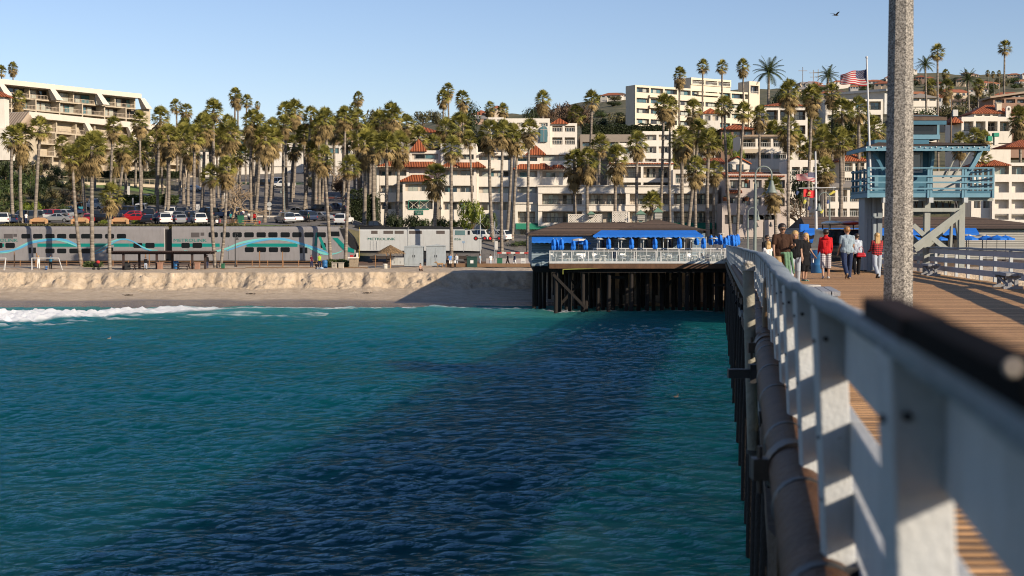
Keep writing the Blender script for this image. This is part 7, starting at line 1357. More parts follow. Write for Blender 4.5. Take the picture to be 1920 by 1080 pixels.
# labels: row, neighbour, place
def where(px, Y):
 if Y < 200: return 'rooted in the sand strip in front of the train'
 if Y > 500: return 'tiny on the skyline'
 z = [(0, 130, 'left shrub slope by the hotel'), (130, 290, 'car park below the hotel'), (290, 440, 'car park right of the hotel'), (440, 620, 'car park centre by the street'), (620, 770, 'dark hedge beside the condominium'), (770, 900, 'left condominium tile roofs'), (900, 1010, 'level crossing and condominium'), (1010, 1200, 'long balcony building, left part'), (1200, 1345, 'long balcony building, right part'), (1345, 1470, 'spanish house'), (1470, 1660, 'two flagpoles'), (1660, 2000, 'lifeguard tower')]
 for a, b, n in z:
  if a <= px < b: return ('near the ' if Y < 285 else 'on the hill above the ') + n
 return 'near the left edge'
PALMS.sort(key=lambda p: p[0]); grp = {}
for p in PALMS: grp.setdefault((where(p[0], p[1]), p[4]), []).append(p)
def ordn(i): return ORD[i] if i < len(ORD) else 'a later'
ORD = ['leftmost', 'second', 'third', 'fourth', 'fifth', 'sixth', 'seventh', 'eighth', 'ninth', 'tenth', 'eleventh', 'twelfth', 'thirteenth', 'fourteenth', 'fifteenth', 'sixteenth', 'seventeenth', 'eighteenth', 'nineteenth', 'twentieth', 'twenty-first', 'twenty-second', 'twenty-third', 'twenty-fourth']
for (wh, kd), L in grp.items():
 for i, (px, Y, yt, w_, kind, t) in enumerate(L):
  sz = 'tall' if yt < 215 else 'low' if yt > 275 else 'mid-height'; pos = '' if len(L) == 1 else (', rightmost crown there' if i == len(L) - 1 else f', {ordn(i)} crown' + (' from left' if i else '') + ' there')
  t['label'] = f"{sz} {'fan' if kind == 'fan' else 'feather'} palm {wh}{pos}"; t['group'] = 'palms ' + ('in front of the train' if Y < 200 else 'around the car park and buildings' if Y < 285 else 'on the hill')
# ---- leafy shrubs and broadleaf trees
def clump_mesh(seed, n=900, lobes=9, leaf=.16, flat=.8, rad=1.0):
 r = random.Random(seed); q = MB(); cs = [(Vector((r.uniform(-.6, .6), r.uniform(-.6, .6), r.uniform(.25, .75) * flat)), r.uniform(.28, .5)) for _ in range(lobes)]
 for i in range(n):
  c, rr = r.choice(cs); v = Vector((r.gauss(0, 1), r.gauss(0, 1), r.gauss(0, 1))).normalized(); p = c + v * rr * r.uniform(.72, 1.05); p *= rad
  if p.z < 0: p.z = -p.z * .3
  a = Vector((r.gauss(0, 1), r.gauss(0, 1), r.gauss(0, 1))); a = (a - v * a.dot(v) * .6).normalized(); b = v.cross(a).normalized(); s = leaf * r.uniform(.6, 1.3)
  q.add([p - a * s - b * s * .4, p + b * s * .1 - a * s * .2, p + a * s, p + b * s * .6], [(0, 1, 2, 3)])
 return q
LG = [leafmat('leaf_dark', (.012, .022, .008), (.045, .06, .018)), leafmat('leaf_mid', (.025, .045, .012), (.085, .11, .03)), leafmat('leaf_olive', (.05, .05, .02), (.15, .13, .05)), leafmat('leaf_bright', (.07, .10, .01), (.22, .25, .03)), leafmat('leaf_rust', (.05, .035, .02), (.16, .10, .06)), leafmat('leaf_dry', (.10, .075, .04), (.24, .17, .09))]
BM = {}
for mi_, m_ in enumerate(LG):
 for sd in range(2): o = clump_mesh(mi_ * 7 + sd, 850, 10, .13).build('foliage', m_); BM[(mi_, sd)] = o.data; bpy.data.objects.remove(o)
STEMM = P('bark_brown', (.16, .11, .07), .9, .3, 3, .5, 12)
def shrub(px, py, Y, w, h, mi_, label, name='shrub', cat='shrub', group=None, trunk=0, depth=None, z=None):
 """w,h in photo pixels; py is the foot row (or ground if None)"""
 X = (px - 960) * Y / FPX; g = z if z is not None else (W(px, py, Y).z if py is not None else (gz(X, Y) if Y < 430 else float(hz(np.array([X]), np.array([Y]))[0])))
 t = empty(name, (X, Y, g), 0, label, cat, group); s = Y / FPX; W_ = w * s / 2; H_ = h * s
 part('foliage', BM[(mi_, rt.randrange(2))], t, (0, 0, trunk * H_), rt.uniform(0, 6.28), (W_, depth or W_, H_ * (1 - trunk) / 1.15))
 q = MB(); q.tube([(0, 0, -.5), (.03 * W_, 0, H_ * max(.25, trunk + .15))], [max(.06, .05 * W_), .03 * W_ + .02], 6)
 if trunk:
  for k in range(4): a = k * 1.7; q.tube([(0, 0, H_ * trunk * .6), (math.cos(a) * W_ * .5, math.sin(a) * W_ * .5, H_ * (trunk + .3))], [.03 * W_ + .03, .02], 5)
 q.build('stem' if not trunk else 'trunk', STEMM, t); return t
SH = [(12, 330, 282, 60, 50, 0), (40, 352, 268, 60, 46, 1), (10, 376, 262, 60, 48, 1), (58, 330, 284, 56, 36, 2), (70, 370, 262, 50, 34, 0), (95, 388, 250, 44, 26, 2), (30, 395, 246, 56, 34, 1), (4, 300, 292, 40, 30, 0), (105, 320, 300, 34, 20, 1), (82, 310, 296, 30, 18, 5), (60, 398, 242, 50, 24, 3), (8, 412, 236, 44, 28, 2), (118, 380, 254, 30, 18, 2), (45, 310, 292, 40, 28, 5), (78, 345, 276, 40, 26, 1)]
for i, (a, b, c, d, e, f) in enumerate(SH): shrub(a, b + 8, c, d, e + 8, f, ['dark', 'mid green', 'olive', 'yellow green', 'rusty', 'dry'][f] + ' shrub on the left slope ' + ['beside the white villa', 'behind the first palms', 'at the left edge, low', 'under the hotel end wall', 'between the leaning palms', 'by the sand path', 'above the parked cars', 'against the white villa wall', 'at the garden gate', 'right of the villa, dry', 'above the white pickup', 'at the very left over the cars', 'beside the path fork', 'under the villa, straw coloured', 'under the garden gate'][i], group='shrubs on the left slope')
rb_ = random.Random(17)
for k in range(34): x = rb_.uniform(-30, 150); Y = rb_.uniform(222, 330); shrub(x, None, Y, rb_.uniform(26, 50), rb_.uniform(12, 26), rb_.choice([0, 1, 1, 2, 2, 5]), 'low bush filling the left slope between the hotel and the parked cars', group='low bushes on the left slope')
def hedge(p0, p1, yt, yb, Y, mi_, label, dpt=1.6, name='hedge', cat='hedge'):
 s = Y / FPX; X0 = (p0 - 960) * s; X1 = (p1 - 960) * s; zb = W(p0, yb, Y).z; zt_ = W(p0, yt, Y).z; r = random.Random(int(p0 * 7 + yt)); q = MB(); L = X1 - X0; H_ = zt_ - zb; n = int(min(5200, 130 * (L * H_ + L * dpt * .7)))
 for i in range(n):
  f = r.random(); x = r.uniform(0, L); hh = H_ * (.93 + .09 * math.sin(x * 1.1) + .05 * math.sin(x * 3.7));
  if f < .55: p = Vector((x, r.uniform(-.12, .1) + .1 * math.sin(x * 2), r.uniform(0, hh)))
  elif f < .9: p = Vector((x, r.uniform(0, dpt), hh + r.uniform(-.12, .08)))
  else: p = Vector((r.choice([0, L]) + r.uniform(-.1, .1), r.uniform(0, dpt), r.uniform(0, hh)))
  a = Vector((r.gauss(0, 1), r.gauss(0, 1), r.gauss(0, 1))).normalized(); b = a.cross(Vector((r.gauss(0, 1), r.gauss(0, 1), r.gauss(0, 1)))).normalized(); k = r.uniform(.08, .2); q.add([p - a * k, p - b * k * .5, p + a * k, p + b * k * .5], [(0, 1, 2, 3)])
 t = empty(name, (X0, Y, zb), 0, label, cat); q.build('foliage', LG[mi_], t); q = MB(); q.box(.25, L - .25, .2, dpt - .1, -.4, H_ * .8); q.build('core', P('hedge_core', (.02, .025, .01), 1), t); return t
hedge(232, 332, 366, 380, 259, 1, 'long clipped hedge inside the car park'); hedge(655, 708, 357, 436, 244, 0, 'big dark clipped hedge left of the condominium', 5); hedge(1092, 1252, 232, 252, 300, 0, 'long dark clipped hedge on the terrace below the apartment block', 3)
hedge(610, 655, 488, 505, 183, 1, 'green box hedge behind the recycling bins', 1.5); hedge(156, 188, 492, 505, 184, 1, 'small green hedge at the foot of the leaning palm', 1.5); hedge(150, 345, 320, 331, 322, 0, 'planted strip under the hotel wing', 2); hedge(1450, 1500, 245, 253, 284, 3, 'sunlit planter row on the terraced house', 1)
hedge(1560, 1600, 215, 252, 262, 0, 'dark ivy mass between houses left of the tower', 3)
for i, (p0, p1, a, b, Y) in enumerate(((-60, 190, 420, 428, 212), (190, 345, 421, 428, 212), (345, 445, 420, 428, 212), (445, 640, 424, 430, 212))): hedge(p0, p1, a, b, Y, 2, ['olive groundcover edge above the first coach, left', 'olive groundcover edge above the first coach, right', 'olive groundcover edge above the coach gap', 'thin groundcover edge above the cab coach'][i], 1.2, 'groundcover_edge', 'groundcover')
shrub(193, 422, 216, 24, 12, 3, 'bright yellow green shrub between two tan benches'); shrub(258, 422, 216, 26, 12, 3, 'bright yellow green shrub right of the third tan bench'); shrub(122, 400, 240, 30, 22, 1, 'green shrub at the end of the sand path')
shrub(885, 438, 226, 56, 72, 3, 'tall leafy bright tree behind the crossing signal', 'tree', 'tree', trunk=.15); shrub(912, 436, 230, 50, 52, 1, 'lower leafy tree right of the bright one behind the crossing', 'tree', 'tree', trunk=.15)
for i, (px, w, h, m__) in enumerate(((770, 40, 30, 0), (792, 36, 26, 1), (815, 40, 24, 0), (735, 34, 34, 0), (752, 30, 26, 0), (835, 36, 20, 3), (860, 40, 18, 3))): shrub(px, 432, 229, w, h + 6, m__, ('dark' if m__ == 0 else 'green' if m__ == 1 else 'sunlit') + ' shrub at the foot of the white condominium, ' + ['left of its sign', 'under its sign', 'right of its sign', 'beside the big dark hedge', 'between hedge and sign', 'behind the locomotive cab', 'beside the white parked car'][i], group='shrubs along the condominium')
shrub(980, 462, 212, 60, 16, 1, 'dark planting beside the level crossing'); shrub(1020, 448, 225, 40, 14, 1, 'dark planting behind the restaurant roof')
for i, (px, yt, yb, Y, w, m__, tr, lb, ct) in enumerate(((1020, 172, 262, 420, 70, 4, .3, 'broad rust brown eucalyptus behind the tall palm right of the villa', 0), (1056, 178, 260, 430, 60, 4, .3, 'rust brown eucalyptus in the middle of the ridge group', 0), (1092, 182, 258, 425, 56, 4, .3, 'rust brown eucalyptus at the right end of the ridge group', 0), (1000, 190, 262, 410, 40, 0, .2, 'dark green tree left of the rust brown eucalyptus group', 0), (1165, 205, 246, 430, 64, 2, .1, 'olive tree beside the cream apartment block', 0), (1120, 215, 246, 440, 50, 0, .1, 'dark scrubby tree on the brown hillside left of the apartment block', 0),
 (793, 200, 262, 360, 44, 2, .5, 'thin open eucalyptus above the grey walled house', 0), (822, 203, 262, 350, 36, 2, .5, 'second open eucalyptus right of the thin one', 0), (880, 176, 262, 340, 40, 0, .12, 'dark conifer behind the pair of tall palms', 0), (698, 192, 262, 330, 40, 2, .3, 'grey green eucalyptus rising behind the palms above the hedge', 0), (900, 240, 290, 300, 50, 0, .1, 'dark tree behind the left condominium roof', 0), (640, 325, 372, 300, 46, 4, .3, 'reddish bare-ish tree by the street bend', 0), (597, 320, 372, 310, 46, 2, .3, 'olive street tree behind the centre palms', 0),
 (1368, 243, 300, 290, 40, 3, .2, 'bright yellow green tree beside the brown walled house', 0), (1378, 275, 312, 270, 34, 3, .1, 'bright yellow green bush under the brown walled house', 0), (1425, 215, 262, 310, 36, 0, .1, 'dark tree left of the villa with brown fascia', 0), (1720, 190, 240, 310, 70, 1, .1, 'big green tree mass right of the lamp post', 0), (1770, 185, 240, 315, 70, 2, .1, 'olive green tree mass above the tower roof', 0), (1800, 205, 245, 300, 44, 0, .1, 'dark tree left of the bell gable villa', 0), (1915, 205, 270, 262, 40, 0, .1, 'dark tree at the right edge beside the villa', 0), (1820, 168, 205, 420, 70, 2, .1, 'olive trees between hill houses above the villa', 0), (1640, 240, 330, 262, 50, 1, .1, 'green tree behind the lamp post near the tower', 0), (1500, 300, 420, 232, 50, 0, .3, 'dark tree behind the walkers near the motel', 0), (1460, 128 + 35, 215, 480, 46, 0, .2, 'dark cypress group behind the feather palm', 0), (1512, 160, 210, 470, 50, 0, .2, 'dark trees on the ridge behind the villa', 0))):
 shrub(px, yb, Y, w, yb - yt, m__, lb, 'tree', 'tree', trunk=tr)
rs = random.Random(31)
for i in range(120):
 Y = rs.uniform(470, 1350); px = rs.uniform(1480, 1925) if i % 4 else rs.uniform(1110, 1180) if i % 8 else rs.uniform(620, 700);
 side = 'behind the flagpoles' if 1480 < px < 1640 else 'behind the lamp post' if 1640 <= px < 1710 else 'right of the lamp post' if 1710 <= px < 1800 else 'near the right edge' if px >= 1800 else 'left of the apartment block' if px > 1000 else 'left of the condominium'
 shrub(px, None, Y, rs.uniform(14, 34), rs.uniform(8, 17), rs.choice([0, 0, 1, 2]), f'small round hill tree {side}, one of many alike', 'tree', 'tree', 'small trees among the hill houses', trunk=.1)
# bare branching trees
def bare(px, py, Y, h, w, label, seed, mat, spread=1.0):
 X = (px - 960) * Y / FPX; t = empty('bare_tree', (X, Y, W(px, py, Y).z), 0, label, 'tree'); r = random.Random(seed); s = Y / FPX; H_ = h * s; tr_ = MB(); br = MB()
 def grow(p, d, L, rad, dep):
  e = p + d * L; mid = p.lerp(e, .5) + Vector((r.uniform(-.1, .1), r.uniform(-.1, .1), 0)) * L; (tr_ if dep < 2 else br).tube([p, mid, e], [rad, rad * .85, rad * .7], 6 if dep < 2 else 4, False)
  if dep >= 6: return
  for k in range(3 if dep < 4 else 2):
   nd_ = (d + Vector((r.gauss(0, .55) * spread, r.gauss(0, .55), r.gauss(.05, .35)))).normalized(); grow(e, nd_, L * r.uniform(.62, .85), rad * .66, dep + 1)
 grow(Vector((0, 0, -.3)), Vector((.1, 0, 1)).normalized(), H_ * .30, .24, 0); grow(Vector((0, 0, -.3)), Vector((.5, 0, .9)).normalized(), H_ * .26, .18, 1)
 tr_.build('trunk', mat, t); br.build('branches', mat, t); return t
PALEB = P('pale_bark', (.42, .31, .20), .9, .2, 3, .4, 10)
bare(437, 420, 222, 82, 60, 'bare pale coral tree with twisted trunk beside the picnic table', 4, PALEB, 1.5); bare(632, 356, 300, 52, 50, 'bare pale tree at the street bend before the hedge', 9, PALEB, 1.2); bare(152, 398, 244, 46, 30, 'leafless grey tree by the sand path', 5, STEMM); bare(1498, 440, 225, 75, 70, 'bare tangled tree in front of the white motel', 6, STEMM, 1.5)
# ================================================================ vehicles
RUB = P('tyre_rubber', (.02, .02, .02), .8); RIMM = P('wheel_rim', (.35, .35, .36), .35, .1, 5, metal=.6); CGL = glassy('car_glass', (.015, .02, .024), .06, .1); LAMPR = P('tail_lamp', (.35, .02, .02), .3); LAMPW = P('head_lamp', (.6, .6, .58), .2)
PAINT = {n: P('car_paint_' + n, c, .28, .04, 2, coat=.5, metal=m) for n, c, m in (('white', (.72, .72, .70), 0), ('silver', (.40, .41, .42), .4), ('grey', (.16, .165, .17), .3), ('black', (.012, .012, .014), 0), ('navy', (.02, .035, .08), .1), ('blue', (.06, .16, .34), .2), ('red', (.40, .015, .02), 0), ('beige', (.38, .33, .26), .2), ('teal', (.03, .20, .26), .1), ('darkgreen', (.02, .05, .035), .1))}
def carproto(kind):
 L, Wd, H_ = {'sedan': (4.6, 1.8, 1.42), 'suv': (4.6, 1.9, 1.75), 'pickup': (5.4, 1.95, 1.8), 'hatch': (4.0, 1.75, 1.5), 'van': (4.9, 1.95, 1.95)}[kind]
 t = empty('parked_car', (0, 0, -600), 0, 'x', {'sedan': 'car', 'suv': 'suv', 'pickup': 'pickup', 'hatch': 'car', 'van': 'van'}[kind]); h = L / 2; b = .32; bl = {'sedan': .92, 'suv': 1.05, 'pickup': 1.08, 'hatch': .98, 'van': 1.05}[kind]
 if kind == 'sedan': low = [(-h, b), (-h, .62), (-h + .12, .78), (-h + 1.25, bl), (h - .95, bl + .02), (h - .1, .86), (h, .6), (h, b)]; cab = [(-h + 1.15, bl - .01), (-h + 1.95, H_ - .03), (-h + 2.5, H_), (h - 1.6, H_ - .04), (h - .8, bl)]
 elif kind == 'hatch': low = [(-h, b), (-h, .65), (-h + .12, .8), (-h + 1.0, bl), (h - .1, bl), (h, .7), (h, b)]; cab = [(-h + .9, bl - .01), (-h + 1.6, H_ - .03), (-h + 2.2, H_), (h - .7, H_ - .05), (h - .15, bl)]
 elif kind == 'suv': low = [(-h, b + .05), (-h, .8), (-h + .1, .95), (-h + 1.2, bl), (h - .05, bl), (h, .8), (h, b + .05)]; cab = [(-h + 1.15, bl - .01), (-h + 1.8, H_ - .03), (-h + 2.3, H_), (h - .45, H_ - .03), (h - .08, bl)]
 elif kind == 'van': low = [(-h, b), (-h, .8), (-h + .1, .95), (-h + .8, bl), (h, bl), (h, b)]; cab = [(-h + .75, bl - .01), (-h + 1.5, H_ - .03), (-h + 2.0, H_), (h - .12, H_), (h - .01, bl)]
 else: low = [(-h, b + .1), (-h, .85), (-h + .1, 1.0), (-h + 1.3, bl), (h, bl), (h, .8), (h, b + .1)]; cab = [(-h + 1.25, bl - .01), (-h + 1.85, H_ - .03), (-h + 2.3, H_), (-h + 3.2, H_ - .02), (-h + 3.45, bl)]
 q = MB(); w2 = Wd / 2; q.prism(low[::-1], -w2, w2)
 n = len(cab); ci = .16; vs = [(x, -w2 + .06 + (ci if 0 < i < n - 1 else 0), z) for i, (x, z) in enumerate(cab)] + [(x, w2 - .06 - (ci if 0 < i < n - 1 else 0), z) for i, (x, z) in enumerate(cab)]
 q.add(vs, [tuple(range(n))[::-1], tuple(range(n, 2 * n))] + [(i, i + 1, n + i + 1, n + i) for i in range(n - 1)]);
 if kind == 'pickup': q.box(-h + 3.5, h - .08, -w2 + .1, w2 - .1, bl - .001, bl + .003)
 bd = q.build('body', PAINT['white'], t); bv = bd.modifiers.new('edge', 'BEVEL'); bv.width = .05; bv.segments = 2; bv.limit_method = 'ANGLE'
 x0, x1 = cab[0][0], cab[-1][0]; t0, t1 = cab[1][0], cab[-2][0]; zt_ = H_ - .10
 def gl(poly, name='side_window'):
  q = MB(); q.add([Vector(p) for p in poly], [(0, 1, 2, 3)]); o = q.build(name, CGL, t); return o
 for s in (-1, 1):
  yb_ = s * (w2 - .048); yt_ = s * (w2 - .048 - ci * .93); m = (t0 + t1) / 2
  gl([(x0 + .35, yb_, bl + .04), (m - .06, yb_, bl + .04), (m - .06, yt_, zt_), (t0 + .12, yt_, zt_)]); gl([(m + .06, yb_, bl + .04), (x1 - .28, yb_, bl + .04), (t1 - .1, yt_, zt_), (m + .06, yt_, zt_)])
 k = .012; gl([(x0 + .10, -w2 + .14, bl + .05), (x0 + .10, w2 - .14, bl + .05), (t0 - .07, w2 - .28, zt_ + .01), (t0 - .07, -w2 + .28, zt_ + .01)], 'windscreen').location.x = -.03
 o = gl([(x1 + .0, -w2 + .16, bl + .06), (x1 + .0, w2 - .16, bl + .06), (t1 + .08, w2 - .3, zt_), (t1 + .08, -w2 + .3, zt_)], 'rear_window'); o.location.x = .015
 for xx in (-h + .85, h - .9):
  for s in (-1, 1):
   q = MB(); q.tube([(xx, s * (w2 - .18), .33), (xx, s * (w2 + .015), .33)], .33, 14); wl = q.build('wheel', RUB, t); q = MB(); q.tube([(xx, s * (w2 + .012), .33), (xx, s * (w2 + .03), .33)], .2, 10); q.build('rim', RIMM, wl)
 for s in (-1, 1): q = MB(); q.box(-h - .01, -h + .1, s * w2 * .9 - .14, s * w2 * .9 + .08 if s > 0 else s * w2 * .9 + .14, .62, .76); q.build('headlight', LAMPW, t); q = MB(); q.box(h - .08, h + .012, s * w2 * .88 - .1, s * w2 * .88 + .1, .68, .88); q.build('tail_light', LAMPR, t)
 return t
CP = {k: carproto(k) for k in ('sedan', 'suv', 'pickup', 'hatch', 'van')}
CARS = [ # px, depth, kind, paint, heading (deg; 0 = nose left), place
 (8, 216, 'suv', 'white', 75, 'at the left edge over the first coach'), (27, 219, 'sedan', 'navy', 80, 'just right of the white one at the left edge'), (49, 224, 'van', 'grey', 5, 'between the two leaning palms'), (73, 228, 'pickup', 'white', 5, 'with open bed left of the silver sedan'), (108, 221, 'sedan', 'silver', 0, 'standing broadside behind the first tan bench'), (92, 232, 'suv', 'red', 30, 'dark, behind the silver sedan'), (117, 235, 'hatch', 'silver', 20, 'in the row behind the silver sedan'), (133, 242, 'sedan', 'navy', 30, 'behind the leaning front palm'), (152, 246, 'suv', 'teal', 70, 'turquoise, by the leafless tree'), (176, 250, 'pickup', 'white', 20, 'far back near the leafless tree'),
 (168, 219, 'sedan', 'red', 75, 'dark red behind the second tan bench'), (181, 224, 'suv', 'black', 80, 'behind the second front palm'), (193, 218, 'sedan', 'black', 10, 'right above the yellow green shrub'), (206, 226, 'suv', 'black', 78, 'behind the short front palm'), (222, 220, 'sedan', 'black', 82, 'left of the third tan bench'), (238, 238, 'suv', 'navy', 10, 'blue suv in the second row above the red cars'), (250, 227, 'hatch', 'red', 0, 'crimson, in the row behind the bright red car'), (256, 221, 'sedan', 'red', 0, 'bright red, behind the third tan bench'), (268, 243, 'van', 'white', 85, 'in the back row below the long hedge'), (286, 239, 'suv', 'black', 78, 'in the back row right of the white van'), (281, 230, 'suv', 'black', 80, 'in the middle row right of the crimson car'), (279, 216, 'sedan', 'black', 85, 'in the front row with a steep windscreen'), (303, 225, 'sedan', 'navy', 10, 'long, in the middle row centre'), (322, 238, 'suv', 'white', 82, 'in the back row below the hedge end'), (309, 216, 'suv', 'white', 70, 'in the front row, left'), (335, 228, 'hatch', 'grey', 80, 'grey, middle row'), (344, 238, 'suv', 'grey', 85, 'light grey, back row'), (340, 217, 'hatch', 'silver', 75, 'silver, front row centre'), (358, 224, 'suv', 'navy', 80, 'behind the person in black'), (374, 216, 'suv', 'white', 70, 'boxy, front row right end'), (392, 224, 'sedan', 'black', 85, 'in the middle row by the bare tree'), (388, 236, 'suv', 'black', 30, 'large, behind the front palm pair'), (428, 235, 'suv', 'navy', 10, 'big dark blue, behind the bare coral tree'), (366, 243, 'sedan', 'silver', 80, 'in the back row right part'),
 (268, 272, 'hatch', 'blue', 10, 'pale blue, alone beyond the long hedge'), (362, 318, 'sedan', 'white', 0, 'alone up the lot below the hotel wing'), (495, 335, 'suv', 'black', 0, 'far up by the lawn, left'), (517, 338, 'van', 'white', 0, 'far up by the lawn, middle'), (533, 332, 'pickup', 'white', 0, 'far up by the lawn, right'),
 (535, 224, 'suv', 'silver', 60, 'with its hatch towards the street, leftmost at the kerb'), (550, 228, 'sedan', 'white', 55, 'second at the kerb'), (573, 230, 'suv', 'navy', 50, 'third at the kerb'), (600, 233, 'sedan', 'silver', 30, 'fourth at the kerb'), (554, 246, 'sedan', 'beige', 0, 'broadside behind the kerb row'), (598, 250, 'suv', 'black', 5, 'broadside behind the kerb row'), (630, 262, 'sedan', 'navy', 15, 'by the red kerb near the street bend'), (645, 223, 'suv', 'white', 100, 'on the street seen from behind'), (699, 220, 'pickup', 'black', 180, 'black with a tail lamp, above the locomotive end'),
 (858, 219, 'sedan', 'white', 0, 'behind the locomotive cab'), (889, 214, 'suv', 'white', 10, 'behind the crossing signals, left'), (930, 216, 'suv', 'white', 30, 'white with red lamp behind the crossing signals'), (442, 245, 'sedan', 'silver', 60, 'half hidden behind the coral tree branches'), (12, 232, 'sedan', 'silver', 80, 'behind the left leaning palms')]
for i, (px, Y, kd, pt, hd, pl) in enumerate(CARS):
 X = (px - 960) * Y / FPX; o = dup(CP[kd], (X, Y, gz(X, Y) + .02), R(-hd), None, 'cars parked behind the railway' if Y < 300 else 'cars parked up the hill', None, {'body': PAINT[pt]})
 sl_ = (gz(X, Y + 1) - gz(X, Y - 1)) / 2; e = Matrix.Rotation(math.atan(sl_), 4, 'X') @ Matrix.Rotation(R(-hd), 4, 'Z'); o.rotation_euler = e.to_euler()
 nm = {'sedan': 'sedan', 'suv': 'suv', 'pickup': 'pickup', 'hatch': 'small car', 'van': 'van'}[kd]; cn = {'navy': 'dark blue', 'beige': 'beige', 'teal': '', 'blue': ''}.get(pt, pt)
 o['label'] = f'parked {cn} {nm} {pl}'.replace('  ', ' ')
for t in CP.values():
 for c in KIDS.get(t.name, []):
  for g in KIDS.get(c.name, []): bpy.data.objects.remove(g)
  bpy.data.objects.remove(c)
 bpy.data.objects.remove(t)
# rescue truck on the pier
tx, ty, tz = deckp(1590, 63); t = empty('rescue_truck', (tx, ty, tz), 0, 'black rescue truck with red and white boards on its roof, parked on the pier', 'truck')
BK = PAINT['black']; q = MB(); q.xprism([(0, .45), (0, 1.15), (.08, 1.2), (.25, 1.85), (2.2, 1.9), (2.9, 1.25), (4.2, 1.1), (4.3, .45)][::-1], -.98, .98); o = q.build('body', BK, t); bv = o.modifiers.new('e', 'BEVEL'); bv.width = .05; bv.segments = 2
q = MB(); q.add([(-.8, .075, 1.25), (.8, .075, 1.25), (.72, .235, 1.78), (-.72, .235, 1.78)], [(0, 1, 2, 3)]); q.build('rear_window', CGL, t).location.y = -.01
for s in (-1, 1):
 q = MB(); q.box(s * .84 - .1, s * .84 + .1, -.03, .01, .8, 1.1); q.build('tail_light', LAMPR, t)
 for yy_ in (.8, 3.4): q = MB(); q.tube([(s * .75, yy_, .38), (s * 1.0, yy_, .38)], .38, 16); q.build('wheel', RUB, t)
q = MB(); q.box(-.9, .9, -.12, -.01, .45, .62); q.build('bumper', STEEL, t)
q = MB(); q.box(-.3, .3, -.025, -.002, .68, .84); q.build('number_plate', LAMPW, t)
for s in (-.7, .7): q = MB(); q.tube([(s, .5, 1.9), (s, .5, 2.12)], .03, 6); q.tube([(s, 2, 1.9), (s, 2, 2.12)], .03, 6); q.build('roof_rack', STEEL, t)
for k, (x, m_, n_) in enumerate(((-.45, P('board_white', (.7, .68, .62), .4), 'white rescue board strapped on the left of the truck roof'), (.35, P('board_red', (.6, .06, .02), .4), 'red rescue board strapped on the right of the truck roof'))):
 b_ = empty('rescue_board', (tx + x, ty + 1.3, tz + 2.15), 0, n_, 'board'); q = MB(); q.ball((0, 0, 0), 1, 16, (.36, 1.5, .11)); q.build('deck', m_, b_); q = MB(); q.box(-.02, .02, -.9, .9, .095, .12); q.build('stripe', P('board_stripe', (.6, .3, .1), .5), b_)
# ================================================================ street furniture, beach things
GLAMP = P('grey_green_lamp_paint', (.20, .24, .22), .55, .15, 4, dirt=.4); LGL = P('lamp_glass', (.5, .5, .46), .2)
def bell_lamp(pole_px, Y, ytop, lamp_px, y_bell, bw, zb, label, dark=False, group='bell street lamps'):
 s = Y / FPX; c = W(pole_px, 450, Y); t = empty('street_lamp', (c.x, Y, zb), 0, label, 'street lamp', group); m = STEEL if dark else GLAMP; zt_ = W(pole_px, ytop, Y).z - zb; dx = (lamp_px - pole_px) * s; r = abs(dx) / 2; sg = 1 if dx > 0 else -1
 q = MB(); q.tube([(0, 0, 0), (0, 0, zt_ - r * 2.1)], [.075, .055], 10); q.build('pole', m, t); q = MB(); q.tube([(0, 0, zt_ - r * 2.1), (0, 0, zt_ - r)] + [(dx / 2 - dx / 2 * math.cos(a), 0, zt_ - r + r * math.sin(a)) for a in np.linspace(.2, math.pi, 12)] + [(dx, 0, zt_ - r * 1.6)], .035, 8); q.build('arm', m, t)
 zbell = W(lamp_px, y_bell, Y).z - zb; R_ = bw * s / 2; q = MB(); q.lathe([(.03, R_ * 2.0), (R_ * .3, R_ * 1.85), (R_ * .36, R_ * 1.35), (R_ * .55, R_ * .9), (R_ * .68, R_ * .35), (R_, 0), (R_ * .97, -.02), (R_ * .5, .1)], 18, (dx, 0, zbell)); q.build('lamp_shade', m, t)
 q = MB(); q.ball((dx, 0, zbell), R_ * .5, 10, (1, 1, .8)); q.build('bulb_globe', LGL, t); q = MB(); q.tube([(0, 0, 0), (0, 0, .35)], .12, 10); q.build('base', m, t); return t
bell_lamp(1415.5, 58, 312, 1446, 361, 23, deckz(58), 'large grey green bell street lamp bending right beside the left railing')
bell_lamp(1555, 100, 361, 1535, 395, 13.5, deckz(100), 'smaller bell street lamp bending left above the person in red')
bell_lamp(1402, 104, 389, 1421, 412, 10, deckz(104), 'small distant bell lamp just left of the large one')
bell_lamp(1432, 128, 402, 1445, 424, 8, deckz(128), 'dark distant bell lamp right of the large lamp pole', True); bell_lamp(1432.5, 132, 403, 1419, 425, 8, deckz(132), 'dark distant bell lamp right behind the large lamp pole', True)
bell_lamp(713, 224, 364, 722, 386, 8, gz(-20.7, 224), 'dark bell lamp in front of the big clipped hedge', True, 'bell lamps by the street'); bell_lamp(818, 226, 372, 826, 392, 7, gz(-12, 226), 'bell lamp before the condominium right of its sign', True, 'bell lamps by the street')
bell_lamp(534, 226, 352, 527, 362, 5, gz(-36, 226), 'grey bell lamp in the car park pointing left', False, 'bell lamps by the street'); bell_lamp(441, 187, 437, 445, 449, 6, 2.85, 'short lamp with bell shade in front of the cab coach', True, 'bell lamps by the street')
for px, Y, zt_, lb in ((1527, 250, 340, 'x'),): pass
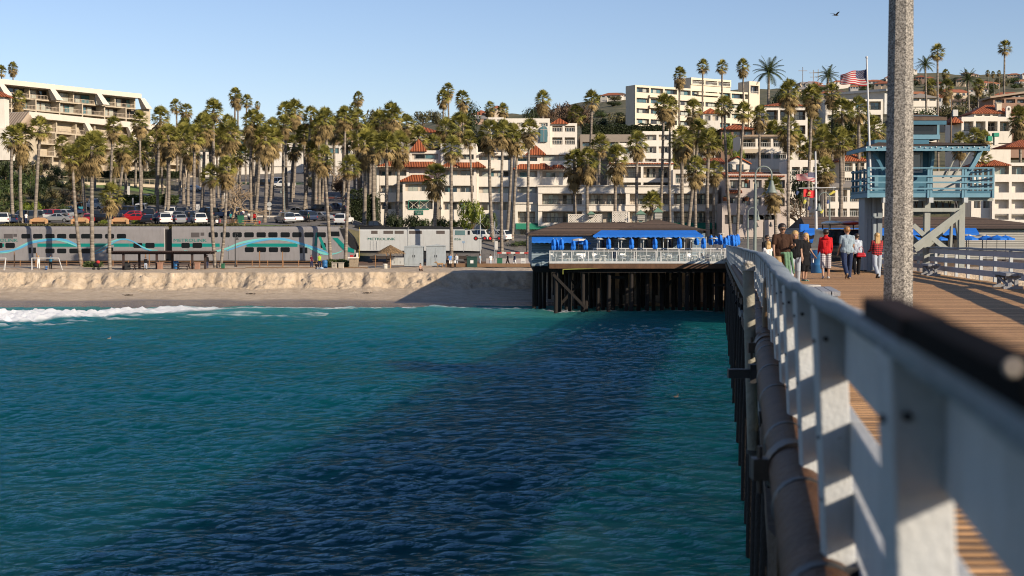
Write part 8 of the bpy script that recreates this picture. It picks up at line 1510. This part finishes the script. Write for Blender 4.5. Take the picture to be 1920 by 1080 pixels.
# trash barrel on the pier
def barrel(loc, h, r, mat, label, lid=True):
 t = empty('barrel', loc, 0, label, 'barrel'); q = MB(); q.lathe([(r * .92, 0), (r, .05 * h), (r * .97, .33 * h), (r * 1.02, .36 * h), (r * .97, .4 * h), (r * .97, .64 * h), (r * 1.02, .67 * h), (r, .95 * h), (r * .95, h), (.001, h)], 18); q.build('drum', mat, t)
 if lid: q = MB(); q.tube([(0, 0, h), (0, 0, h + .04)], r * .8, 14); q.build('lid', mat, t)
 return t
BB = P('blue_barrel', (.03, .16, .38), .5, .1, 3, dirt=.2)
barrel(deckp(1533, 60), .92, .29, BB, 'blue trash barrel on the pier between the walkers'); barrel(gp(330, 176), .95, .34, BB, 'blue barrel under the sun shelter'); barrel(gp(609, 181), .95, .34, BB, 'tilted looking blue barrel left of the box hedge')
# bins
def bin_(px, Y, w_, h_, mat, label, lid=None, z=None):
 p = gp(px, Y); t = empty('litter_bin', p, 0, label, 'bin'); q = MB(); q.box(-w_ / 2, w_ / 2, -w_ / 2, w_ / 2, 0, h_); o = q.build('housing', mat, t); bv = o.modifiers.new('e', 'BEVEL'); bv.width = .04; q = MB(); q.box(-w_ / 2 - .04, w_ / 2 + .04, -w_ / 2 - .04, w_ / 2 + .04, h_, h_ + .08); q.build('lid', lid or mat, t); return t
CONC = P('pale_concrete', (.42, .37, .30), .9, .1, 4, .3, 20); TERR = P('pinkish_concrete', (.34, .19, .13), .9, .1, 4)
t = bin_(627, 179.5, .66, .66, CONC, 'square concrete bin with recycling mark in front of the box hedge'); q = MB();
for k in range(3): a = k * 2.094; q.beam((math.cos(a) * .12, -.345, .36 + math.sin(a) * .12), (math.cos(a + 1.5) * .12, -.345, .36 + math.sin(a + 1.5) * .12), .01, .035)
q.build('recycling_mark', BLACK, t)
bin_(639.5, 179.5, .66, .66, CONC, 'plain square concrete bin in front of the box hedge'); bin_(300, 174, .6, .8, TERR, 'pinkish concrete block bin under the shelter, left'); bin_(370, 174, .6, .8, TERR, 'pinkish concrete block bin under the shelter, right'); bin_(239, 173, .6, .75, P('black_bin', (.03, .03, .03), .7), 'black bin at the left end of the sun shelter'); bin_(418, 179, .4, .55, P('green_bin', (.02, .13, .07), .6), 'small green bin right of the leaning palm pair'); bin_(452, 221, .9, 1.15, P('green_bin', (.02, .13, .07), .6), 'dark green cabinet beside the bare coral tree')
bin_(1212 - 275, 187, .7, 1.1, P('green_bin', (.02, .13, .07), .6), 'green bin right of the crossing signals')
t = bin_(885, 184, 1.35, 1.35, P('dark_green_dumpster', (.01, .05, .04), .6), 'dark green dumpster with a white notice in front of the locomotive bogie'); q = MB(); q.box(-.2, .2, -.7, -.68, .55, .95); q.build('notice', WHT, t)
# sun shelter
F = Fac('sun_shelter', 'dark brown slatted sun shelter with posts over picnic tables on the sand', 'shelter', 210, 174, 513.5); BRN = P('dark_brown_timber', (.05, .03, .025), .8, .2, 3, dirt=.2)
u0, z1 = F.m(209, 472.5); u1, _ = F.m(395, 472.5)
for px in (231, 252, 293.5, 315, 360, 377):
 for dd in (0, 3.2): q = MB(); u, _ = F.m(px, 490, 0); q.box(u - .12, u + .12, dd, dd + .24, -.3, z1 - .28) if (dd == 0) == (px in (231, 293.5, 360)) else None;
 u, _ = F.m(px, 490, 0); dd = 0 if px in (231, 293.5, 360) else 2.2; q = MB(); q.box(u - .13, u + .13, dd, dd + .24, -.4, z1 - .28); F.fin(q, BRN, 'post')
for dd in (.0, 2.2): q = MB(); q.box(u0, u1, dd, dd + .22, z1 - .28, z1 - .04); F.fin(q, BRN, 'beam')
n = 44
q = MB()
for k in range(n): q.box(u0 - .3 + (u1 - u0 + .6) * k / n, u0 - .3 + (u1 - u0 + .6) * k / n + .1, -.6, 3.2, z1 - .04, z1 + .12)
o = F.fin(q, BRN, 'roof_slats'); o['kind'] = 'stuff'
def picnic(px, Y, mat, label, w_=1.8):
 p = gp(px, Y); t = empty('picnic_table', p, 0, label, 'picnic table'); q = MB(); q.box(-w_ / 2, w_ / 2, -.38, .38, .70, .76); q.build('table_top', mat, t)
 for s in (-1, 1):
  q = MB(); q.box(-w_ / 2, w_ / 2, s * .75 - .14, s * .75 + .14, .40, .45); q.build('seat', mat, t)
  q = MB(); q.beam((s * w_ * .33, -.7, 0), (s * w_ * .33, .25, .7), .07, .1); q.beam((s * w_ * .33 + .072 * s, .7, 0), (s * w_ * .33 + .072 * s, -.25, .7), .07, .1); q.box(s * w_ * .33 - .145, s * w_ * .33 - .045, -.75, .75, .34, .40); q.build('leg', mat, t)
 return t
picnic(262, 172.5, BRN, 'dark picnic table under the left part of the shelter'); picnic(344, 172.5, BRN, 'dark picnic table behind the blue barrel under the shelter');
TW = P('tan_timber', (.55, .32, .16), .7, .15, 3); picnic(312, 215.5, TW, 'tan picnic table on the verge above the coach gap', 2.2); picnic(434, 215.5, TW, 'tan picnic table left of the coral tree trunk', 2.0); picnic(470, 215, TW, 'larger tan picnic table right of the coral tree trunk', 2.3)
person(gp(273, 171.6), R(15), 1.72, 'person in black sweater sitting on the picnic table under the shelter', top=BLACK, sleeve='long', legs=LJEAN, hair=DARKH, shoe=SHOEW, pose='sit', legL=(70, 60), legR=(60, 60))[0].location.z += .32
# benches of concrete on the verge
for px, lb in ((74, 'left tan concrete bench on the verge above the first coach'), (151, 'second tan concrete bench on the verge, beside the leaning palm'), (226, 'third tan concrete bench on the verge, below the red cars')):
 p = gp(px, 214.6); t = empty('concrete_bench', (p[0], p[1], gz(p[0], 214.6)), 0, lb, 'bench', 'tan benches facing the railway'); q = MB(); q.prism([(-1.15, 0), (1.15, 0), (1.15, .75), (.75, .98), (-.75, .98), (-1.15, .75)], .2, .34); q.build('backrest', TW, t)
 for s in (-1, 1): q = MB(); q.prism([(s * 1.15 - .12, 0), (s * 1.15 + .12, 0), (s * 1.15 + .12, .62), (s * 1.15, .75), (s * 1.15 - .12, .62)], -.45, .34); q.build('arm', TW, t)
 q = MB(); q.box(-1.02, 1.02, -.4, .2, .36, .46); q.build('seat', TW, t)
# swing set
F = Fac('swing_set', 'white metal swing set with slanted legs on the sand at left', 'swing set', 55, 172, 512); WM = P('white_swing_metal', (.62, .60, .56), .4, .05, 3)
ztop = F.m(60, 484)[1]; q = MB(); q.tube([(F.m(59, 484)[0], 0, ztop), (F.m(110, 484)[0], 0, ztop)], .06, 8); F.fin(q, WM, 'top_bar')
for px, spread in ((59.5, 4), (110, 14)):
 u = F.m(px, 484)[0]; s_ = 172 / FPX
 for sg in ((-4, .9), (6, -1.2)) if px < 100 else ((2, 1.2), (14, -1.0)): q = MB(); q.tube([(u, 0, ztop), (u + sg[0] * s_, sg[1], -.1)], .055, 8); F.fin(q, WM, 'leg')
for px in (84, 90):
 u = F.m(px, 484)[0]; q = MB(); q.tube([(u, 0, ztop), (u + .15, -.5, .75)], .018, 5); F.fin(q, STEEL, 'chain')
u = F.m(87, 484)[0]; q = MB(); q.box(u - .1, u + .42, -.62, -.42, .70, .76); F.fin(q, STEEL, 'swing_seat')
person(tuple(F.root.location + Vector((u + .15, -.5, .42))), R(10), 1.1, 'small child in blue riding the swing', top=BLUE, legs=JEAN, hair=DARKH, pose='sit', legL=(80, 40), legR=(80, 40), armL=(120, 20), armR=(120, 20))
F2_ = Fac('swing_set', 'second white swing frame cut off by the left edge', 'swing set', -10, 172, 512); q = MB(); z_ = F2_.m(10, 484)[1]; q.tube([(F2_.m(-40, 484)[0], 0, z_), (F2_.m(11, 484)[0], 0, z_)], .06, 8); F2_.fin(q, WM, 'top_bar')
for a, b, dd in ((11, -1, 1.0), (11, 13, -1.0)): q = MB(); q.tube([(F2_.m(a, 484)[0], 0, z_), (F2_.m(b, 484)[0], dd, -.1)], .055, 8); F2_.fin(q, WM, 'leg')
# stroller
p = gp(180, 172); t = empty('stroller', p, 0, 'black stroller with a red hood by the small hedge', 'stroller'); q = MB(); q.ball((0, 0, .6), .38, 10, (1, 1, .7)); q.build('basket', BLACK, t); q = MB(); q.ball((.25, -.02, .95), .26, 10, (1, 1, .8)); q.build('hood', P('red_fabric', (.45, .03, .03), .8), t)
for x in (-.3, .3): q = MB(); q.tube([(x, -.2, .15), (x, .2, .15)], .15, 10); q.build('wheel', RUB, t); q = MB(); q.tube([(x, 0, .15), (-x * .8, 0, .8), (-.45, 0, 1.05)], .02, 5); q.build('frame', STEEL, t)
# utility boxes, thatch, cabinets
UB = P('pale_blue_grey_metal', (.36, .40, .42), .55, .12, 2, dirt=.45)
for a, b, yt, yb, lb in ((758, 793.5, 460, 497.5, 'left pale blue grey utility box in front of the locomotive'), (799, 835, 459, 497, 'right pale blue grey utility box in front of the locomotive')):
 F = Fac('utility_box', lb, 'utility box', a, 184, yb); q = MB(); F.box(q, a, b, yt + 3, yb + 1, 0, 1.8); F.fin(q, UB, 'housing'); q = MB(); u0, z1 = F.m(a - .8, yt + 3, 0); u1, _ = F.m(b + .8, yt + 3, 0); q.prism([(u0, z1 + .003), (u1, z1 + .003), (u1, z1 + .08), ((u0 + u1) / 2, z1 + .26), (u0, z1 + .08)], -.08, 1.9); F.fin(q, UB, 'lid')
 m_ = (a + b) / 2
 for x0, x1 in ((a + 1.5, m_ - .4), (m_ + .4, b - 1.5)):
  q = MB(); F.box(q, x0, x1, yt + 6, yb - 2, -.03, -.002); d_ = F.fin(q, UB, 'door'); q = MB(); F.box(q, (m_ - 2.2) if x1 < m_ else (m_ + 1.3), (m_ - 1.3) if x1 < m_ else (m_ + 2.2), 478, 482.5, -.06, -.031); q.build('handle', STEEL, d_)
  q = MB();
F = Fac('low_cabinet', 'low white double-door cabinet beside the thatched shade', 'cabinet', 734, 183, 496.5)
for a, b in ((734, 744.4), (744.8, 756)): q = MB(); F.box(q, a, b, 483, 497, 0, .9); o = F.fin(q, P('white_cabinet', (.5, .51, .50), .6, .1, 2, dirt=.3), 'cabinet_door'); q = MB(); F.box(q, (a + b) / 2 - .5, (a + b) / 2 + .4, 490, 494, -.02, -.002); q.build('handle', STEEL, o)
THM = leafmat('thatch', (.20, .12, .055), (.46, .31, .16), .9, .05); c = W(732, 506, 181); t = empty('thatched_shade', (c.x, 181, 2.8), 0, 'round straw thatched sunshade on a post left of the utility boxes', 'sunshade')
q = MB(); q.tube([(0, 0, 0), (0, 0, 2.9)], .08, 8); q.build('post', TW, t); q = MB(); r = random.Random(3)
for i in range(1600): a = r.uniform(0, 6.28); rr_ = r.random() ** .5 * 1.85; z_ = 3.0 - .55 * rr_ + r.uniform(-.03, .05); p = Vector((rr_ * math.cos(a), rr_ * math.sin(a), z_)); d_ = Vector((math.cos(a + r.uniform(-.3, .3)), math.sin(a), -.55 - .3 * (rr_ > 1.6))).normalized() * r.uniform(.2, .45); s_ = d_.cross(Vector((0, 0, 1))).normalized() * .02; q.add([p - s_, p + s_, p + d_], [(0, 1, 2)])
o = q.build('thatch', THM, t); q = MB(); q.lathe([(.001, 3.0), (.9, 2.52), (1.85, 1.98)], 16); q.build('thatch_frame', P('straw_under', (.16, .10, .05), .9), t)
c = W(722, 504, 178); barrel((c.x, 178, 2.8), .62, .3, P('white_drum', (.6, .57, .50), .6, dirt=.3), 'white drum in front of the thatched shade');
F = Fac('stone_kiosk', 'small stone pillar kiosk with white counter right of the box hedge', 'kiosk', 654, 181.5, 505); q = MB(); F.box(q, 655, 671, 484, 506, 0, 1.0); F.fin(q, P('rubble_stone', (.38, .30, .21), .9, .45, 5, .9, 9), 'pillar'); q = MB(); F.box(q, 652, 671, 482, 484.5, -.2, 1.1); F.fin(q, PLAST, 'counter'); q = MB(); F.box(q, 668, 671.5, 474, 481.8, .1, .3); F.fin(q, PLAST, 'upright')
q = MB(); F.box(q, 656, 662, 478, 481.9, .1, .4); o = F.fin(q, P('red_fabric', (.45, .03, .03)), 'red_box')
# beach towel, dog
c = gp(601, 174); t = empty('beach_towel', (c[0], 174, 2.9), .2, 'pale blue beach towel on the sand beside the sitting person', 'towel'); q = MB(); q.box(-.5, .5, -.7, .7, 0, .03); q.ball((.1, 0, .12), .3, 8, (1, 1, .4)); q.build('cloth', CL('paleblue', (.45, .55, .65)), t)
def dog(loc, rz, label):
 t = empty('dog', loc, rz, label, 'dog'); q = MB(); F_ = P('dog_fur_tan', (.36, .22, .11), .9, .4, 6)
 cap_(q, (-.30, 0, .52), (.05, 0, .50), .15, .13, 10); cap_(q, (.05, 0, .50), (.30, 0, .53), .13, .12, 10); cap_(q, (-.32, 0, .58), (-.50, 0, .74), .09, .075, 8); cap_(q, (-.50, 0, .76), (-.60, 0, .74), .085, .07, 8); cap_(q, (-.60, 0, .73), (-.76, 0, .68), .05, .032, 8)
 for s in (-1, 1):
  cap_(q, (-.48, s * .055, .83), (-.47, s * .06, .91), .025, .008, 6); cap_(q, (-.30, s * .08, .45), (-.29, s * .08, .22), .055, .035, 8); cap_(q, (-.29, s * .08, .22), (-.31 - .08 * s, s * .08, .04), .033, .03, 8); cap_(q, (-.31 - .08 * s, s * .08, .035), (-.37 - .08 * s, s * .08, .03), .035, .03, 6)
  cap_(q, (.30, s * .08, .48), (.26 + .05 * s, s * .08, .30), .08, .05, 8); cap_(q, (.26 + .05 * s, s * .08, .30), (.36 + .06 * s, s * .08, .17), .045, .03, 8); cap_(q, (.36 + .06 * s, s * .08, .17), (.33 + .06 * s, s * .08, .04), .03, .028, 8); cap_(q, (.33 + .06 * s, s * .08, .035), (.27 + .06 * s, s * .08, .03), .034, .03, 6)
 cap_(q, (.38, 0, .56), (.55, 0, .44), .045, .04, 8); cap_(q, (.55, 0, .44), (.70, 0, .36), .045, .02, 8)
 fuse('body', q, F_, t, .02); return t
dog(gp(825, 182), R(12), 'tan shaggy dog walking beside the right utility box')
# crossing signals
def crossing(px, ytop, Y, label, cx_):
 F = Fac('crossing_signal', label, 'railway signal', px, Y, 492); s = Y / FPX; zt_ = F.m(px, ytop)[1]; q = MB(); q.tube([(0, .1, 0), (0, .1, zt_)], .07, 8); F.fin(q, GALV, 'mast')
 u, z = F.m(cx_, ytop + 14); q = MB();
 for sg in (-1, 1): q = MB(); q.beam((u - .62, -.03 - .04 * (sg > 0), z - .62 * sg), (u + .62, -.03 - .04 * (sg > 0), z + .62 * sg), .02, .2, (0, 1, 0)); F.fin(q, P('crossbuck_white', (.62, .62, .60), .5), 'crossbuck')
 z = F.m(px, 447)[1]; q = MB(); q.box(-.75, .75, .0, .08, z - .05, z + .05); F.fin(q, STEEL, 'light_bar')
 for sx in (-.6, .6): q = MB(); q.tube([(sx, -.1, z), (sx, -.02, z)], .30, 16); o = F.fin(q, TBLK, 'light_backplate'); q = MB(); q.tube([(sx, -.13, z), (sx, -.101, z)], .14, 12); q.build('red_lens', P('red_lens_lit', (.5, .01, .01), .3) , o)
 q = MB(); q.box(-.12, .12, -.02, .2, .4, .9); F.fin(q, GALV, 'relay_case')
crossing(900.5, 402, 190, 'left railway crossing signal with white crossbuck before the locomotive nose', 900); crossing(927.5, 415, 192, 'right railway crossing signal with glowing red lamp and white crossbuck', 928)
rl = bpy.data.materials.new('lit_red_lamp'); rl.use_nodes = True; b_ = rl.node_tree.nodes['Principled BSDF']; b_.inputs['Base Color'].default_value = (.6, .0, .0, 1); b_.inputs['Emission Color'].default_value = (1, .02, .02, 1); b_.inputs['Emission Strength'].default_value = 1.2
ll = [o for o in bpy.data.objects if o.name.startswith('red_lens')]; ll[-2].data.materials[0] = rl
def board(px, y0, y1, w_, Y, mat, label, pole=True, nm='street_sign', cat='sign', shape=None):
 F = Fac(nm, label, cat, px, Y, y1 + (0 if not pole else 12)); a = F.m(px - w_ / 2, y0)[0]; b = F.m(px + w_ / 2, y0)[0]; z1 = F.m(px, y0)[1]; z0 = F.m(px, y1)[1]; q = MB()
 if shape == 'round': q.tube([((a + b) / 2, -.03, (z0 + z1) / 2), ((a + b) / 2, 0, (z0 + z1) / 2)], (b - a) / 2, 16 if pole != 8 else 8)
 else: q.box(a, b, -.03, 0, z0, z1)
 F.fin(q, mat, 'sign_plate')
 if pole: q = MB(); q.tube([((a + b) / 2, .05, -.3 - (0)), ((a + b) / 2, .05, z1)], .04, 6); F.fin(q, GALV, 'pole')
 return F
SW = P('sign_face_white', (.62, .60, .56), .6)
board(505, 378, 388, 9, 222, P('sign_back_grey', (.42, .42, .40), .5), 'octagonal grey back of a stop sign on the verge', True, shape='round'); board(505, 389, 394, 7, 222.05, SW, 'small white plate on the stop sign pole')
board(630, 365, 373, 4, 250, SW, 'round white sign beside the street bend', shape='round'); board(422, 362, 378, 4, 246, SW, 'narrow white sign panel near the coral tree'); board(371, 383, 393, 7, 226, SW, 'pair of white notices above the parked white suv'); board(241, 349, 366, 5, 270, SW, 'pointed white marker post in the car park'); board(249, 371, 384, 3, 256, SW, 'thin white bollard sign by the long hedge', True)
board(869, 452, 456, 5, 186, P('sign_face_blue', (.25, .34, .45), .6), 'small bluish sign on a post in front of the locomotive cab'); board(964.5, 399, 420, 3, 232, SW, 'white street sign at the left of the green awning'); board(930, 452, 468, 7, 193, SW, 'white rectangular notice beside the crossing signals')
c = gp(981, 189); t = empty('a_frame_sign', c, 0, 'white a-frame board standing on the boardwalk near the restaurant', 'sign board')
for sg in (-1, 1): q = MB(); q.add([(-.34, sg * .3, 0), (.34, sg * .3, 0), (.3, sg * .04, 1.1), (-.3, sg * .04, 1.1), (-.34, sg * .33, 0), (.34, sg * .33, 0), (.3, sg * .07, 1.1), (-.3, sg * .07, 1.1)], [(0, 1, 2, 3), (7, 6, 5, 4), (0, 4, 5, 1), (1, 5, 6, 2), (2, 6, 7, 3), (3, 7, 4, 0)]); q.build('panel', SW, t)
q = MB(); q.box(-.22, .22, -.30, -.27, .3, .34); q.box(-.22, .22, -.26, -.22, .5, .53); q.box(-.2, .2, -.21, -.17, .68, .72); q.build('printed_lines', P('print_grey', (.2, .2, .25), .7), t)
# crossing barrier: red and white
c = W(972, 474, 196); t = empty('barrier_fence', (c.x, 196, c.z - .9), 0, 'red and white striped low barrier beyond the boardwalk near the restaurant', 'barrier')
for k in range(9): q = MB(); x = -2.9 + k * .62; q.box(x, x + .6, 0, .06, .78, 1.0); q.build('stripe_panel', (P('barrier_red', (.42, .05, .04), .6), SW)[k % 2], t)
for x in (-2.8, -.9, 1.0, 2.6): q = MB(); q.box(x, x + .06, .07, .13, -.2, 1.0); q.build('post', GALV, t)
c = W(973, 490, 195); t = empty('boundary_wall', (c.x - 3, 195.5, 2.7), 0, 'low pale wall behind the pedestrians at the boardwalk', 'wall'); q = MB(); q.box(-1.5, 6.5, 0, .3, 0, 1.0); q.build('wall', P('greyish_wall', (.36, .33, .33), .8), t); q = MB(); q.box(-1.5, 6.5, -.03, .33, 1.003, 1.08); q.build('coping', PLAST2, t)
q = MB(); q.box(-10.5, 4, 184, 193.5, 2.2, 2.92); o = q.build('boardwalk', P('grey_paving', (.24, .22, .20), .9, .15, 1)); o['kind'] = 'structure'
# palm foot wraps are trunks painted white
# kerbs in the car park, verge walls
for i, (p0, p1, y, Y, col, lb) in enumerate(((530, 560, 392, 236, 'r', 'red kerb strip left of the kerb-side cars'), (610, 645, 395, 238, 'r', 'red kerb strip by the street bend'), (585, 650, 352, 300, 'r', 'red brick kerb higher up the street'), (440, 540, 392, 240, 'w', 'pale kerb of the car park island'))):
 a = W(p0, y, Y); b = W(p1, y, Y); za = gz(a.x, Y); zb_ = gz(b.x, Y); q = MB(); q.beam((a.x, Y, za + .08), (b.x, Y, zb_ + .08), .5, .3); o = q.build('kerb', P('red_kerb', (.40, .10, .06), .8) if col == 'r' else PLAST2); tag(o, lb, 'kerb')
# parking bay lines
PLN = P('road_paint', (.5, .48, .44), .8); q = None
for k in range(22):
 px = 300 + 16 * k; Y = 292; X = (px - 960) * Y / FPX; a = (X, Y, gz(X, Y) + .06); b = (X + .6, Y + 5, gz(X + .6, Y + 5) + .06); q = MB(); q.add([a, (a[0] + .15, a[1], a[2]), (b[0] + .15, b[1], b[2]), b], [(0, 1, 2, 3)]); o = q.build('bay_line', PLN); o['kind'] = 'structure'
# gulls
def bird(px, py, Y, sz, label, mat, flap=.5, rz=0):
 t = empty('seabird', W(px, py, Y), rz, label, 'bird'); q = MB(); cap_(q, (-.22, 0, 0), (.14, 0, .02), .03, .075, 8); cap_(q, (.14, 0, .03), (.26, 0, .05), .06, .045, 8); cap_(q, (.28, 0, .045), (.36, 0, .03), .02, .006, 6); q.add([(-.2, -.05, 0), (-.2, .05, 0), (-.42, .09, 0), (-.42, -.09, 0), (-.2, -.05, .015), (-.2, .05, .015), (-.42, .09, .01), (-.42, -.09, .01)], [(0, 1, 2, 3), (7, 6, 5, 4), (0, 3, 7, 4), (1, 5, 6, 2)]); q.build('body', mat, t)
 for s in (-1, 1): q = MB(); a = flap; q.add([(.12, s * .05, .04), (-.12, s * .05, .04), (-.1, s * .38, .04 + .38 * a), (.12, s * .36, .05 + .36 * a), (-.16, s * .78, .04 + .45 * a), (-.02, s * .7, .05 + .46 * a), (.1, s * .05, .055), (-.1, s * .38, .06 + .38 * a)], [(0, 1, 2, 3), (3, 2, 4, 5), (0, 3, 2, 1)]); o = q.build('wing', mat, t); so_ = o.modifiers.new('t', 'SOLIDIFY'); so_.thickness = .012
 t.scale = (sz,) * 3; return t
DB_ = P('bird_dark', (.06, .055, .05), .8); GB_ = P('bird_grey', (.16, .15, .14), .8)
bird(1567, 29, 60, .42, 'dark bird flying high in the sky left of the lamp post', DB_, .5, .4); bird(1555, 125, 120, .5, 'small bird gliding over the feather palm near the flag', DB_, .3, .9)
def float_bird(px, py, label):
 d = ray(px, py); t_ = -CAMZ / d.z; p = d * t_; t = empty('seabird', (p.x, p.y, .12), .6, label, 'bird'); t.scale = (.5,) * 3; q = MB(); cap_(q, (-.2, 0, 0), (.12, 0, .02), .07, .11, 8); cap_(q, (.14, 0, .08), (.2, 0, .22), .05, .05, 8); cap_(q, (.22, 0, .22), (.3, 0, .2), .02, .008, 6); q.build('body', DB_ if px > 1000 else GB_, t); q = MB(); cap_(q, (-.1, .06, .06), (-.32, .03, .05), .04, .01, 6); q.build('wing', DB_, t)
float_bird(205, 638, 'grey gull floating on the water at left'); float_bird(1268, 749, 'dark bird floating on the shaded water near the pier')
# antennas on the ridge
for px, y0, y1, lb in ((1505, 126, 155, 'thin antenna mast on the skyline'), (1525, 131, 155, 'lattice radio tower on the skyline'), (1534, 196 - 66, 155, 'second leg of radio masts on the skyline')):
 F = Fac('antenna_mast', lb, 'mast', px, 1300, y1 + 4); q = MB(); z_ = F.m(px, y0)[1]; q.tube([(0, 0, -3), (0, 0, z_)], .35, 6); F.fin(q, P('mast_grey', (.3, .3, .32), .7), 'mast'); q = MB(); q.box(-4, 4, -.2, .2, z_ * .78, z_ * .78 + .5); q.box(-3, 3, -.2, .2, z_ * .5, z_ * .5 + .5) if px > 1510 else None; F.fin(q, P('mast_grey', (.3, .3, .32)), 'crossarm')
for i, (px, Y) in enumerate(((688, 155.5), (1052, 154), (240, 153), (470, 154.5))):
 p = gp(px, Y); t = empty('kelp_clump', p, 0, 'dark kelp clump on the smooth sand ' + ['below the thatched shade', 'in the shade near the restaurant piles', 'below the sun shelter, left', 'below the cab coach'][i], 'seaweed'); q = MB(); r = random.Random(i)
 for k in range(60): a = r.uniform(0, 6.28); d_ = r.random() * .35; c_ = Vector((math.cos(a) * d_ * 1.6, math.sin(a) * d_, r.uniform(0, .12))); q.beam(c_, c_ + Vector((r.uniform(-.2, .2), r.uniform(-.15, .15), r.uniform(-.03, .06))), .03, .02)
 q.build('fronds', P('kelp', (.05, .035, .02), .6), t)
# ---- tidy labels: at most sixteen words, none twice
seen = {}
for o in COL.objects:
 if o.parent is None and o.get('label'):
  w_ = o['label'].split()
  if len(w_) > 16: o['label'] = ' '.join(w_[:16]).rstrip(',')
